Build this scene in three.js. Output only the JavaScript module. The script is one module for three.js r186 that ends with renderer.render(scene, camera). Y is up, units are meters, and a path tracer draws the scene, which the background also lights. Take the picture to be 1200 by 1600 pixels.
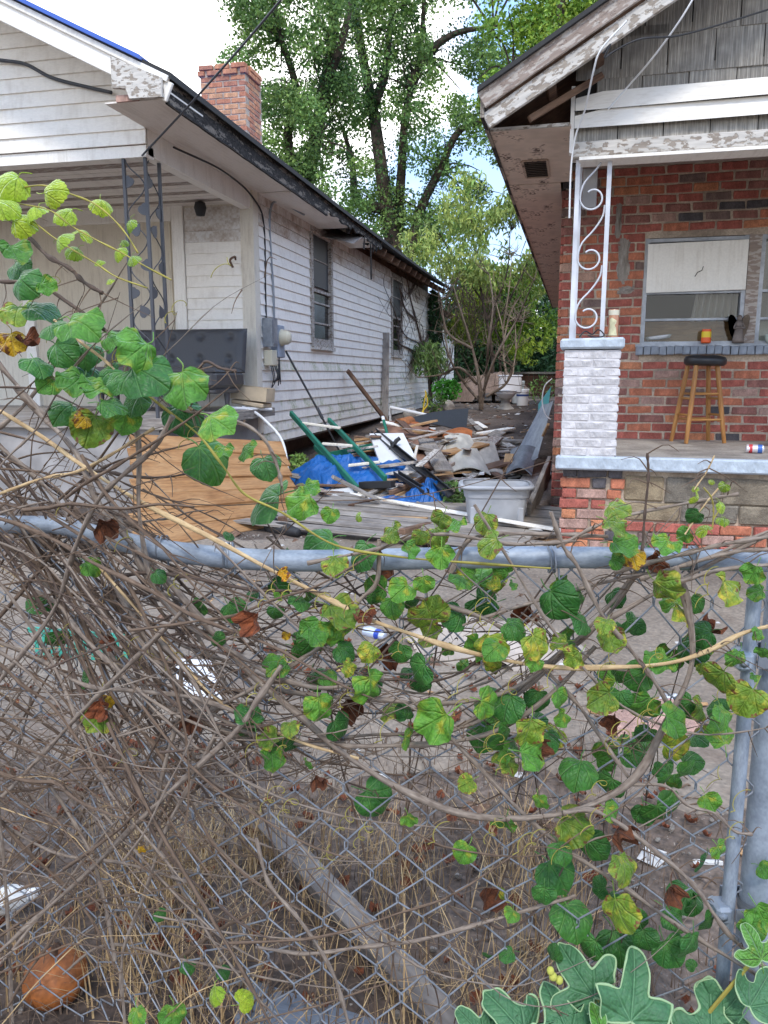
import * as THREE from 'three';
import { mergeGeometries } from 'three/addons/utils/BufferGeometryUtils.js';

// ───────── camera, sky, sun, exposure ─────────
const YAW = 0.22195, PITCH = 0.17416, EYE = 1.55;
const scene = new THREE.Scene();
const camera = new THREE.PerspectiveCamera(66.43, 0.75, 0.05, 3000);
camera.position.set(0, EYE, 0);
camera.rotation.order = 'YXZ';
camera.rotation.set(-PITCH, YAW, 0);
const renderer = new THREE.WebGLRenderer();
renderer.toneMapping = THREE.LinearToneMapping;
renderer.toneMappingExposure = 1.5;
renderer.shadowMap.enabled = true;
const sun = new THREE.DirectionalLight(new THREE.Color(1, 0.95, 0.87), 1.5);
sun.position.set(4, 26, 14); sun.target.position.set(-1, 0, -8);
sun.castShadow = true; sun.shadow.radius = 20;
sun.shadow.mapSize.set(2048, 2048);
Object.assign(sun.shadow.camera, { left: -25, right: 25, top: 25, bottom: -25, near: 1, far: 90 });
scene.add(sun, sun.target);

// ───────── helpers ─────────
function rngOf(seed) { let a = seed >>> 0; return () => { a = (a + 0x6D2B79F5) | 0; let t = Math.imul(a ^ (a >>> 15), 1 | a); t = (t + Math.imul(t ^ (t >>> 7), 61 | t)) ^ t; return ((t ^ (t >>> 14)) >>> 0) / 4294967296; }; }
let R = rngOf(7);
const rr = (a, b) => a + (b - a) * R();
const pick = a => a[Math.floor(R() * a.length) % a.length];
const clamp = (v, a = 0, b = 1) => Math.min(b, Math.max(a, v));
const lerp = (a, b, t) => a + (b - a) * t;
const sm = (a, b, x) => { const t = clamp((x - a) / (b - a)); return t * t * (3 - 2 * t); };
function h3(x, y, z) { let n = Math.imul(x | 0, 374761393) ^ Math.imul(y | 0, 668265263) ^ Math.imul(z | 0, 2147483647 ^ 0x5bd1e995); n = Math.imul(n ^ (n >>> 13), 1274126177); return ((n ^ (n >>> 16)) >>> 0) / 4294967296; }
// value noise; px, py: period in cells (0 = none)
function vn(x, y, s = 0, px = 0, py = 0) {
  const xi = Math.floor(x), yi = Math.floor(y), fx = x - xi, fy = y - yi, u = fx * fx * (3 - 2 * fx), v = fy * fy * (3 - 2 * fy);
  const X = i => px ? ((i % px) + px) % px : i, Y = i => py ? ((i % py) + py) % py : i;
  return lerp(lerp(h3(X(xi), Y(yi), s), h3(X(xi + 1), Y(yi), s), u), lerp(h3(X(xi), Y(yi + 1), s), h3(X(xi + 1), Y(yi + 1), s), u), v);
}
function fbm(x, y, s, o = 4, px = 0, py = 0) { let a = 0.5, t = 0, n = 0; for (let i = 0; i < o; i++) { t += a * vn(x, y, s + i * 17, px, py); n += a; x *= 2; y *= 2; px *= 2; py *= 2; a *= 0.5; } return t / n; }
function vn3(x, y, z, s) { const zi = Math.floor(z), f = z - zi; return lerp(vn(x, y, s + zi * 131), vn(x, y, s + (zi + 1) * 131), f * f * (3 - 2 * f)); }
function fbm3(x, y, z, s, o = 4) { let a = 0.5, t = 0, n = 0; for (let i = 0; i < o; i++) { t += a * vn3(x, y, z, s + i * 977); n += a; x *= 2; y *= 2; z *= 2; a *= 0.5; } return t / n; }

// sky: broken bright cloud with blue between, the same all round
{
  const W = 1024, Hh = 512, d = new Float32Array(W * Hh * 4);
  for (let j = 0; j < Hh; j++) for (let i = 0; i < W; i++) {
    const th = (j + 0.5) / Hh * Math.PI - Math.PI / 2, ph = (i + 0.5) / W * 2 * Math.PI;
    const x = Math.cos(th) * Math.cos(ph), y = Math.sin(th), z = Math.cos(th) * Math.sin(ph);
    const k = 3.2, n = fbm3(x * k + 9, y * k * 1.5 + 4, z * k + 7, 5, 5);
    const c = sm(0.46, 0.6, n), hz = Math.pow(1 - Math.abs(y), 3);
    const blue = [lerp(0.26, 0.8, hz), lerp(0.55, 1.0, hz), lerp(1.15, 1.25, hz)], g = 0.8 + 0.35 * fbm3(x * 7, y * 7, z * 7, 91, 3);
    const cl = [1.93 * g, 1.92 * g, 1.91 * g], o = (j * W + i) * 4;
    for (let q = 0; q < 3; q++) d[o + q] = y < -0.02 ? [0.25, 0.24, 0.22][q] : lerp(blue[q], cl[q], c);
    d[o + 3] = 1;
  }
  const t = new THREE.DataTexture(d, W, Hh, THREE.RGBAFormat, THREE.FloatType);
  t.mapping = THREE.EquirectangularReflectionMapping; t.magFilter = THREE.LinearFilter; t.needsUpdate = true;
  scene.background = t; scene.environment = t; scene.environmentIntensity = 1;
}

// textures: fn(u, v) → [r, g, b] sRGB 0..255
function tex(w, h, fn, srgb = true) {
  const d = new Uint8Array(w * h * 4);
  for (let j = 0; j < h; j++) for (let i = 0; i < w; i++) { const c = fn(i / w, j / h), o = (j * w + i) * 4; d[o] = clamp(c[0], 0, 255); d[o + 1] = clamp(c[1], 0, 255); d[o + 2] = clamp(c[2], 0, 255); d[o + 3] = 255; }
  const t = new THREE.DataTexture(d, w, h); t.wrapS = t.wrapT = THREE.RepeatWrapping; t.magFilter = THREE.LinearFilter; t.minFilter = THREE.LinearMipmapLinearFilter;
  if (srgb) t.colorSpace = THREE.SRGBColorSpace; t.needsUpdate = true; return t;
}
const mix3 = (a, b, t) => [lerp(a[0], b[0], t), lerp(a[1], b[1], t), lerp(a[2], b[2], t)];
const mul3 = (a, k) => [a[0] * k, a[1] * k, a[2] * k];
function rep(t, a, b) { const c = t.clone(); c.repeat.set(a, b); c.needsUpdate = true; return c; }
function M(o) { return new THREE.MeshStandardMaterial({ roughness: 0.85, side: THREE.DoubleSide, ...o }); }
function MP(o) { return new THREE.MeshPhysicalMaterial({ roughness: 0.85, side: THREE.DoubleSide, ...o }); }
const gray = v => [v, v, v];

// wood grain along u; cols: base colours
const woodTex = (a, b, c, seed, w = 512, h = 256) => tex(w, h, (u, v) => {
  const g = fbm(u * 6, v * 90, seed, 3, 6, 90), l = fbm(u * 5, v * 7, seed + 3, 5, 5, 7), k = fbm(u * 24, v * 120, seed + 5, 2, 24, 120);
  let q = mix3(a, b, clamp(g * 1.5 - 0.3)); q = mix3(q, c, clamp(l * 1.7 - 0.55)); return mul3(q, 0.86 + 0.22 * k);
});
const T = {};
T.greyWood = woodTex([148, 140, 132], [104, 96, 90], [176, 168, 158], 11);
T.brownWood = woodTex([122, 92, 72], [84, 62, 50], [150, 122, 100], 21);
T.pine = woodTex([190, 150, 104], [150, 110, 72], [206, 172, 130], 31);
T.stool = woodTex([176, 122, 62], [142, 92, 42], [196, 146, 84], 41, 256, 128);
T.woodBump = tex(512, 256, (u, v) => gray(255 * fbm(u * 5, v * 100, 51, 4, 5, 100)), false);
// painted siding: chalky paint, streaks, specks of dirt
const paint = (base, dirt, amt, seed) => tex(1024, 256, (u, v) => {
  const s = fbm(u * 60, v * 4, seed, 4, 60, 4), b = fbm(u * 12, v * 6, seed + 4, 5, 12, 6), sp = vn(u * 400, v * 110, seed + 9, 400, 110);
  let c = mix3(base, dirt, clamp((s - 0.52) * 1.6 * amt + (b - 0.5) * 1.3 * amt + 0.02)); if (sp > 0.975) c = mix3(c, dirt, 0.6); return mul3(c, 0.975 + 0.05 * fbm(u * 90, v * 90, seed + 12, 2, 90, 90));
});
T.siding = paint([245, 240, 231], [212, 203, 190], 0.5, 61);
T.sidingAlgae = tex(1024, 256, (u, v) => { const b = fbm(u * 14, v * 3, 71, 5, 14, 3), g = fbm(u * 110, v * 30, 75, 4, 110, 30), s = fbm(u * 60, v * 4, 61, 4, 60, 4); let c = mix3([240, 235, 226], [206, 198, 182], clamp((s - 0.5) * 1.2)); return mix3(c, [142, 152, 104], clamp((b - 0.5) * 2.4) * clamp(g * 2.4 - 0.55)); });
T.sidingMould = tex(1024, 256, (u, v) => { const b = fbm(u * 10, v * 3, 81, 5, 10, 3), g = fbm(u * 100, v * 24, 85, 4, 100, 24); let c = mix3([224, 220, 215], [196, 184, 170], clamp(g * 1.8 - 0.6)); return mix3(c, [150, 126, 106], clamp((b - 0.45) * 2.2) * clamp(0.25 + g)); });
T.peel = tex(1024, 256, (u, v) => { const b = fbm(u * 26, v * 60, 91, 5, 26, 60), g = fbm(u * 10, v * 80, 95, 3, 10, 80); return mix3(mul3([212, 206, 197], 0.86 + 0.2 * g), mix3([172, 161, 148], [132, 120, 108], g), clamp((b - 0.535) * 14)); });
T.peelBump = tex(1024, 256, (u, v) => { const b = fbm(u * 26, v * 60, 91, 5, 26, 60), g = fbm(u * 10, v * 80, 95, 3, 10, 80); return gray(b > 0.555 ? 60 * g : 200); }, false);
T.peelDark = tex(1024, 256, (u, v) => { const b = fbm(u * 18, v * 70, 97, 5, 18, 70), g = fbm(u * 10, v * 80, 98, 3, 10, 80); return mix3(mul3([192, 182, 172], 0.85 + 0.2 * g), mix3([136, 121, 112], [164, 148, 136], g), clamp((b - 0.44) * 14)); });
T.charred = tex(1024, 256, (u, v) => { const b = fbm(u * 9, v * 4, 101, 6, 9, 4), g = fbm(u * 90, v * 10, 105, 4, 90, 10); return mix3(mix3([34, 32, 32], [84, 80, 77], clamp(g * 1.4 - 0.3)), mix3([176, 166, 152], [110, 102, 94], g), clamp((b + (g - 0.5) * 0.35 - 0.6) * 9)); });
T.soffit = tex(512, 512, (u, v) => { const b = fbm(u * 8, v * 8, 111, 5, 8, 8), g = fbm(u * 60, v * 60, 115, 3, 60, 60); return mix3(mul3([212, 192, 176], 0.9 + 0.2 * b), [84, 68, 60], clamp((b - 0.56) * 7) * clamp((g - 0.42) * 4)); });
T.concrete = tex(512, 512, (u, v) => { const b = fbm(u * 6, v * 6, 121, 6, 6, 6), g = fbm(u * 90, v * 90, 125, 3, 90, 90); return mul3(mix3([168, 160, 150], [128, 120, 112], clamp(b * 2 - 0.6)), 0.85 + 0.3 * g); });
T.ground = tex(1024, 1024, (u, v) => { const b = fbm(u * 5, v * 5, 131, 6, 5, 5), g = fbm(u * 140, v * 140, 135, 3, 140, 140), p = vn(u * 300, v * 300, 138, 300, 300); let c = mix3([108, 95, 85], [72, 61, 54], clamp(b * 2.2 - 0.6)); c = mul3(c, 0.66 + 0.68 * g); if (p > 0.955) c = mix3(c, [190, 182, 170], 0.7); return c; });
T.groundBump = tex(1024, 1024, (u, v) => gray(255 * (0.5 * fbm(u * 30, v * 30, 141, 4, 30, 30) + 0.5 * fbm(u * 140, v * 140, 135, 3, 140, 140))), false);
T.pad = tex(1024, 1024, (u, v) => { const b = fbm(u * 4, v * 4, 151, 6, 4, 4), g = fbm(u * 160, v * 160, 155, 3, 160, 160), d = fbm(u * 14, v * 14, 157, 5, 14, 14); let c = mix3([148, 136, 122], [114, 103, 92], clamp(b * 2 - 0.5)); c = mix3(c, [118, 104, 92], clamp((d - 0.48) * 2.6)); return mul3(c, 0.82 + 0.34 * g); });
T.clay = tex(256, 128, (u, v) => { const b = fbm(u * 6, v * 4, 161, 5, 6, 4), g = fbm(u * 60, v * 30, 165, 3, 60, 30); return mul3([255, 252, 248], 0.58 + 0.28 * b + 0.26 * g); });
T.clayBump = tex(256, 128, (u, v) => gray(255 * fbm(u * 24, v * 12, 171, 5, 24, 12)), false);
T.shingle = tex(512, 256, (u, v) => { const s = vn(u * 110, v * 3, 181, 110, 3), b = fbm(u * 6, v * 6, 185, 4, 6, 6); return mul3([176, 170, 160], 0.58 + 0.34 * s + 0.22 * b); });
T.shingleBump = tex(512, 16, (u, v) => gray(255 * vn(u * 110, v * 2, 181, 110, 2)), false);
T.zinc = tex(256, 256, (u, v) => { const b = fbm(u * 8, v * 8, 191, 5, 8, 8), g = fbm(u * 50, v * 50, 193, 3, 50, 50); return mix3([158, 164, 171], [122, 127, 134], clamp(b * 1.6 - 0.35 + (g - 0.5) * 0.7)); });
T.bark = tex(256, 256, (u, v) => { const b = fbm(u * 14, v * 5, 201, 5, 14, 5); return mix3([92, 78, 66], [48, 40, 34], clamp(b * 2 - 0.5)); });
T.vine = tex(256, 64, (u, v) => { const b = 0.5 * fbm(u * 9, v * 12, 211, 4, 9, 12) + 0.5 * fbm(u * 26, v * 6, 213, 3, 26, 6); return mix3([156, 142, 128], [98, 84, 73], clamp(b * 2 - 0.5)); });
T.vineTan = tex(256, 64, (u, v) => { const b = 0.5 * fbm(u * 9, v * 12, 221, 4, 9, 12) + 0.5 * fbm(u * 26, v * 6, 223, 3, 26, 6); return mix3([208, 182, 138], [160, 130, 92], clamp(b * 2 - 0.5)); });
T.asphalt = tex(256, 256, (u, v) => gray(40 + 40 * fbm(u * 90, v * 90, 231, 3, 90, 90)));
T.leather = tex(256, 256, (u, v) => gray(255 * fbm(u * 50, v * 50, 241, 4, 50, 50)), false);
T.cream = paint([222, 214, 198], [186, 174, 158], 0.8, 251);
T.smear = tex(256, 256, (u, v) => { const b = fbm(u * 6, v * 6, 261, 5, 6, 6); return gray(175 + 70 * b); });

// ───────── geometry ─────────
function geo(pos, idx, uv) { const g = new THREE.BufferGeometry(); g.setAttribute('position', new THREE.Float32BufferAttribute(pos, 3)); g.setAttribute('uv', new THREE.Float32BufferAttribute(uv || new Array(pos.length / 3 * 2).fill(0), 2)); g.setIndex(idx); g.computeVertexNormals(); return g; }
// box uv in metres, u along the longest side of each face
function boxUV(g, ou = 0, ov = 0, k = 1) {
  const p = g.attributes.position, n = g.attributes.normal, uv = g.attributes.uv;
  for (let i = 0; i < p.count; i++) { const ax = Math.abs(n.getX(i)), ay = Math.abs(n.getY(i)), az = Math.abs(n.getZ(i)); const x = p.getX(i), y = p.getY(i), z = p.getZ(i);
    if (ay >= ax && ay >= az) uv.setXY(i, (x + ou) * k, (z + ov) * k); else if (ax >= az) uv.setXY(i, (z + ou) * k, (y + ov) * k); else uv.setXY(i, (x + ou) * k, (y + ov) * k); }
  return g;
}
// chamfered box, 44 triangles
function cbox(w, h, d, c = 0.004, jit = 0, k = 1, rnd = R) {
  c = Math.min(c, w * 0.3, h * 0.3, d * 0.3);
  const P = [], J = [];
  for (let s = 0; s < 8; s++) J.push([(rnd() - 0.5) * jit, (rnd() - 0.5) * jit, (rnd() - 0.5) * jit]);
  const V = (s, ax) => { const q = [s & 1 ? 1 : -1, s & 2 ? 1 : -1, s & 4 ? 1 : -1], H = [w / 2, h / 2, d / 2]; return [0, 1, 2].map(i => q[i] * (H[i] - (i === ax ? 0 : c)) + J[s][i]); };
  const tri = (a, b, cc) => { // orient outward
    const ab = [b[0] - a[0], b[1] - a[1], b[2] - a[2]], ac = [cc[0] - a[0], cc[1] - a[1], cc[2] - a[2]];
    const n = [ab[1] * ac[2] - ab[2] * ac[1], ab[2] * ac[0] - ab[0] * ac[2], ab[0] * ac[1] - ab[1] * ac[0]];
    const m = [a[0] + b[0] + cc[0], a[1] + b[1] + cc[1], a[2] + b[2] + cc[2]];
    if (n[0] * m[0] + n[1] * m[1] + n[2] * m[2] >= 0) P.push(...a, ...b, ...cc); else P.push(...a, ...cc, ...b);
  };
  const quad = (a, b, cc, e) => { tri(a, b, cc); tri(a, cc, e); };
  for (let ax = 0; ax < 3; ax++) { const b1 = 1 << ((ax + 1) % 3), b2 = 1 << ((ax + 2) % 3), b0 = 1 << ax;
    for (const s of [0, b0]) quad(V(s, ax), V(s | b1, ax), V(s | b1 | b2, ax), V(s | b2, ax));
    for (const s of [0, b1, b2, b1 | b2]) { const a1 = (ax + 1) % 3, a2 = (ax + 2) % 3; quad(V(s, a1), V(s, a2), V(s | b0, a2), V(s | b0, a1)); } }
  for (let s = 0; s < 8; s++) tri(V(s, 0), V(s, 1), V(s, 2));
  const g = new THREE.BufferGeometry(); g.setAttribute('position', new THREE.Float32BufferAttribute(P, 3)); g.setAttribute('uv', new THREE.Float32BufferAttribute(new Array(P.length / 3 * 2).fill(0), 2));
  g.computeVertexNormals(); return boxUV(g, rnd() * 5, rnd() * 5, k);
}
function bx(w, h, d, x = 0, y = 0, z = 0, k = 1) { const g = new THREE.BoxGeometry(w, h, d).toNonIndexed(); g.translate(x, y, z); return boxUV(g, 0, 0, k); }
const merge = a => mergeGeometries(a.map(g => g.index ? g.toNonIndexed() : g));
// tapered tube through points; radii number or array or fn(t); n sides
function tube(pts, rad, n = 6, smooth = 0, uvk = 1, caps = true) {
  let p = pts.map(q => q.isVector3 ? q : new THREE.Vector3(...q));
  if (smooth) p = new THREE.CatmullRomCurve3(p).getPoints(smooth);
  const m = p.length, pos = [], uv = [], idx = [], r = t => typeof rad === 'number' ? rad : Array.isArray(rad) ? lerp(rad[Math.floor(t * (rad.length - 1))], rad[Math.min(rad.length - 1, Math.floor(t * (rad.length - 1)) + 1)], (t * (rad.length - 1)) % 1) : rad(t);
  let N = null, len = 0; const tan = new THREE.Vector3(), B = new THREE.Vector3();
  for (let i = 0; i < m; i++) {
    tan.copy(p[Math.min(m - 1, i + 1)]).sub(p[Math.max(0, i - 1)]).normalize();
    if (!N) { N = new THREE.Vector3(Math.abs(tan.y) > 0.9 ? 1 : 0, Math.abs(tan.y) > 0.9 ? 0 : 1, 0); }
    N.addScaledVector(tan, -N.dot(tan)).normalize(); B.crossVectors(tan, N);
    if (i) len += p[i].distanceTo(p[i - 1]);
    const rad_ = r(i / (m - 1));
    for (let j = 0; j <= n; j++) { const a = j / n * Math.PI * 2, c = Math.cos(a) * rad_, s = Math.sin(a) * rad_; pos.push(p[i].x + N.x * c + B.x * s, p[i].y + N.y * c + B.y * s, p[i].z + N.z * c + B.z * s); uv.push(len * uvk, j / n); }
    if (i) for (let j = 0; j < n; j++) { const a = (i - 1) * (n + 1) + j, b = a + n + 1; idx.push(a, a + 1, b, b, a + 1, b + 1); }
  }
  if (caps) for (const [i, f] of [[0, 1], [m - 1, 0]]) { const c = pos.length / 3; pos.push(p[i].x, p[i].y, p[i].z); uv.push(0, 0); for (let j = 0; j < n; j++) { const a = i * (n + 1) + j; f ? idx.push(c, a + 1, a) : idx.push(c, a, a + 1); } }
  return geo(pos, idx, uv);
}
function lathe(profile, n = 24) { return new THREE.LatheGeometry(profile.map(([a, b]) => new THREE.Vector2(Math.max(a, 0.0005), b)), n); }
// bumpy sheet from a grid function
function sheet(nu, nv, fn, uvk = 1) { const pos = [], uv = [], idx = []; for (let j = 0; j <= nv; j++) for (let i = 0; i <= nu; i++) { const q = fn(i / nu, j / nv); pos.push(q[0], q[1], q[2]); uv.push(i / nu * uvk, j / nv * uvk); } for (let j = 0; j < nv; j++) for (let i = 0; i < nu; i++) { const a = j * (nu + 1) + i, b = a + nu + 1; idx.push(a, a + 1, b, b, a + 1, b + 1); } return geo(pos, idx, uv); }
// sheet with thickness
function slabSheet(nu, nv, fn, th, uvk = 1) { const a = sheet(nu, nv, fn, uvk), b = sheet(nu, nv, (u, v) => { const q = fn(u, v); return [q[0], q[1] - th, q[2]]; }, uvk); const e = []; const edge = (f) => e.push(sheet(Math.max(nu, nv), 1, f, uvk));
  edge((u, v) => { const q = fn(u, 0); return [q[0], q[1] - th * v, q[2]]; }); edge((u, v) => { const q = fn(u, 1); return [q[0], q[1] - th * v, q[2]]; }); edge((u, v) => { const q = fn(0, u); return [q[0], q[1] - th * v, q[2]]; }); edge((u, v) => { const q = fn(1, u); return [q[0], q[1] - th * v, q[2]]; }); return merge([a, b, ...e]); }

// ───────── naming ─────────
const used = {}, baseOf = new WeakMap();
function numbered(n) { const k = used[n] = (used[n] ?? -1) + 1; return k ? n + '_' + String(k).padStart(3, '0') : n; }
function thing(name, label, category, base = [0, 0, 0], group, kind, turn = 0) {
  const o = new THREE.Group(); o.name = numbered(name); o.position.set(...base); o.rotation.y = turn; scene.add(o); baseOf.set(o, base);
  o.userData = { label, category }; if (group) o.userData.group = group; if (kind) o.userData.kind = kind; return o;
}
function grp(parent, name, extra) { const o = new THREE.Group(); o.name = name; parent.add(o); baseOf.set(o, baseOf.get(parent)); if (extra) Object.assign(o.userData, extra); return o; }
// part whose geometry is written in place coordinates of its thing (world before the thing's own turn)
function part(parent, name, g, m, extra) { const b = baseOf.get(parent); const me = new THREE.Mesh(g, m); me.position.set(-b[0], -b[1], -b[2]); me.name = name; me.castShadow = me.receiveShadow = true; parent.add(me); baseOf.set(me, [0, 0, 0]); if (extra) Object.assign(me.userData, extra); return me; }
// part with shared geometry, set at a place
function at(parent, name, g, m, p, rot) { const b = baseOf.get(parent); const me = new THREE.Mesh(g, m); me.position.set(p[0] - b[0], p[1] - b[1], p[2] - b[2]); if (rot) me.rotation.set(...rot); me.name = name; me.castShadow = me.receiveShadow = true; parent.add(me); return me; }
// one-mesh thing, origin at base
function solo(name, label, category, g, m, base, group, kind, turn = 0) { const me = new THREE.Mesh(g, m); me.name = numbered(name); me.position.set(...base); me.rotation.y = turn; me.castShadow = me.receiveShadow = true; scene.add(me); me.userData = { label, category }; if (group) me.userData.group = group; if (kind) me.userData.kind = kind; return me; }
function soloW(name, label, category, g, m, group, kind) { g.computeBoundingBox(); const c = new THREE.Vector3(); g.boundingBox.getCenter(c); c.y = g.boundingBox.min.y; g.translate(-c.x, -c.y, -c.z); return solo(name, label, category, g, m, [c.x, c.y, c.z], group, kind); }

// ───────── ground ─────────
const GZ = [[20, 0], [0, 0], [-4, 0.05], [-6, 0.2], [-8, 0.3], [-12, 0.48], [-18, 0.77], [-25, 0.85], [-60, 1.0], [-400, 1.0]];
function gh(x, z) { let y = 1; for (let i = 1; i < GZ.length; i++) if (z >= GZ[i][0]) { const t = (z - GZ[i - 1][0]) / (GZ[i][0] - GZ[i - 1][0]); y = lerp(GZ[i - 1][1], GZ[i][1], clamp(t)); break; }
  if (z < -8 && x < -2.6) y -= 0.16 * sm(-2.6, -3.6, x) * sm(-8, -10, z);
  if (z > -30 && z < 10) y += 0.03 * (fbm(x * 1.7 + 50, z * 1.7 + 50, 301, 3) - 0.5); return y; }
{
  const g = sheet(240, 240, (u, v) => { const a = u * 2 - 1, x = a * 9 + Math.sign(a) * Math.pow(Math.abs(a), 6) * 240, z = v < 0.8 ? lerp(9, -30, v / 0.8) : -30 - Math.pow((v - 0.8) / 0.2, 3) * 500; return [x, gh(x, z), z]; });
  const p = g.attributes.position, uv = g.attributes.uv; for (let i = 0; i < p.count; i++) uv.setXY(i, p.getX(i) / 2.6, p.getZ(i) / 2.6);
  const m = soloW('ground', 'bare grey brown dirt yard strewn with litter between two houses', 'ground', g, M({ map: T.ground, bumpMap: T.groundBump, bumpScale: 0.02, roughness: 1 }), null, 'structure');
  const pad = sheet(150, 60, (u, v) => { const wob = 0.25 * (fbm(u * 9, v * 9, 305, 4) - 0.5); let x = lerp(-4.2, 4.5, u) + wob, z = lerp(-2.5, -6.1, v) + 1.1 * (fbm(u * 13 + 3, v * 2, 309, 5) - 0.5); const e = Math.min(u, v, 1 - u, 1 - v); return [x, gh(x, z) + (e < 0.001 ? -0.02 : 0.012 + 0.004 * fbm(x * 9, z * 9, 311, 3)), z]; });
  const q = pad.attributes.position, w = pad.attributes.uv; for (let i = 0; i < q.count; i++) w.setXY(i, q.getX(i) / 2.3, q.getZ(i) / 2.3);
  soloW('concrete_pad', 'worn pale concrete slab with dirt patches in the front yard', 'paving', pad, M({ map: T.pad, bumpMap: T.groundBump, bumpScale: 0.008, roughness: 1 }), null, 'structure');
}

// ───────── materials of the houses ─────────
const mt = {
  siding: M({ map: T.siding, roughness: 0.7 }), algae: M({ map: T.sidingAlgae, roughness: 0.8 }), mould: M({ map: T.sidingMould, roughness: 0.85 }),
  cream: M({ map: rep(T.cream, 1, 1), roughness: 0.8 }), peel: M({ map: T.peel, bumpMap: T.peelBump, bumpScale: 0.004 }), peelDark: M({ map: T.peelDark, bumpMap: T.peelBump, bumpScale: 0.004 }),
  white: M({ map: T.siding, roughness: 0.6 }), charred: M({ map: T.charred, bumpMap: T.peelBump, bumpScale: 0.005, roughness: 0.95 }), soffit: M({ map: T.soffit }), soffitPale: M({ map: T.siding, color: new THREE.Color(0.9, 0.87, 0.86) }),
  asphalt: M({ map: T.asphalt, roughness: 1 }), tarp: M({ color: new THREE.Color(0.05, 0.13, 0.5), roughness: 0.45 }), brownWood: M({ map: T.brownWood, bumpMap: T.woodBump, bumpScale: 0.003 }), greyWood: M({ map: T.greyWood, bumpMap: T.woodBump, bumpScale: 0.004 }),
  pine: M({ map: T.pine, bumpMap: T.woodBump, bumpScale: 0.002, roughness: 0.75 }), glass: MP({ color: new THREE.Color(0.018, 0.02, 0.022), roughness: 0.12, specularIntensity: 0.9 }), screen: M({ color: new THREE.Color(0.07, 0.075, 0.075), roughness: 0.6 }), pane: MP({ color: new THREE.Color(0.8, 0.82, 0.82), transmission: 1, thickness: 0, roughness: 0.04, specularIntensity: 0.5 }),
  alu: M({ map: T.zinc, color: new THREE.Color(1.5, 1.45, 1.4), metalness: 0.25, roughness: 0.5 }), zinc: M({ map: T.zinc, metalness: 0.4, roughness: 0.5 }), black: M({ color: new THREE.Color(0.022, 0.022, 0.024), roughness: 0.55 }), iron: M({ color: new THREE.Color(0.055, 0.058, 0.068), roughness: 0.5 }),
  concrete: M({ map: T.concrete, bumpMap: T.groundBump, bumpScale: 0.004 }), mortar: M({ map: T.concrete, color: new THREE.Color(1.35, 1.22, 1.08), roughness: 1 }), greyPaint: M({ map: T.smear, color: new THREE.Color(0.5, 0.47, 0.45) }),
  painted: M({ map: T.smear, color: new THREE.Color(0.9, 0.86, 0.86), bumpMap: T.clayBump, bumpScale: 0.006, roughness: 0.75 }), paintedBlue: M({ map: T.smear, color: new THREE.Color(0.74, 0.83, 0.92), bumpMap: T.clayBump, bumpScale: 0.006, roughness: 0.7 }), paintedGrey: M({ map: T.smear, color: new THREE.Color(0.4, 0.44, 0.5), roughness: 0.75 }),
  shingle: M({ map: T.shingle, bumpMap: T.shingleBump, bumpScale: 0.003 }), dark: M({ color: new THREE.Color(0.03, 0.027, 0.025), roughness: 1 }), room: M({ color: new THREE.Color(0.06, 0.055, 0.05), roughness: 1 }), whitePlastic: M({ color: new THREE.Color(0.78, 0.78, 0.78), roughness: 0.4 }), ivory: M({ color: new THREE.Color(0.62, 0.58, 0.45), roughness: 0.5 }),
};
const clay = (r, g, b) => M({ map: T.clay, color: new THREE.Color(r, g, b), bumpMap: T.clayBump, bumpScale: 0.008, roughness: 0.95 });
const BR = [clay(0.56, 0.17, 0.13), clay(0.5, 0.15, 0.115), clay(0.66, 0.24, 0.14), clay(0.72, 0.3, 0.16), clay(0.4, 0.18, 0.15), clay(0.27, 0.19, 0.17), clay(0.58, 0.37, 0.31), clay(0.13, 0.12, 0.13), clay(0.6, 0.38, 0.29)];
const pickBrick = () => { const q = R(); return BR[q < 0.28 ? 0 : q < 0.5 ? 1 : q < 0.7 ? 2 : q < 0.8 ? 3 : q < 0.9 ? 4 : q < 0.93 ? 5 : q < 0.98 ? 6 : q < 0.985 ? 7 : 8]; };
const brickG = (w, h, d, n) => Array.from({ length: n }, () => cbox(w, h, d, 0.006, 0.008, 4));

// one lapped board: x 0..len, y 0..h, its thick lower edge proud in z
function lap(len, h, ends = [0, 0]) { // ends: slope shift of the top corners
  const b = 0.023 + rr(0, 0.004), t = 0.005, H = h + 0.012, pos = [], uv = [], ou = rr(0, 8), ov = rr(0, 3), s = rr(-0.003, 0.003);
  const V = [[0, s, 0], [len, -s, 0], [len - ends[1], H - s, 0], [ends[0], H + s, 0], [0, s, b], [len, -s, b], [len - ends[1], H - s, t], [ends[0], H + s, t]];
  const F = (a, c, e, f) => { for (const i of [a, c, e, a, e, f]) { pos.push(...V[i]); uv.push((V[i][0] + ou) / 2.4, (V[i][1] + ov) / 0.6); } };
  F(4, 5, 6, 7); F(1, 0, 3, 2); F(0, 1, 5, 4); F(0, 4, 7, 3); F(1, 2, 6, 5); F(3, 7, 6, 2);
  const g = new THREE.BufferGeometry(); g.setAttribute('position', new THREE.Float32BufferAttribute(pos, 3)); g.setAttribute('uv', new THREE.Float32BufferAttribute(uv, 2)); g.computeVertexNormals(); return g;
}

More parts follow.
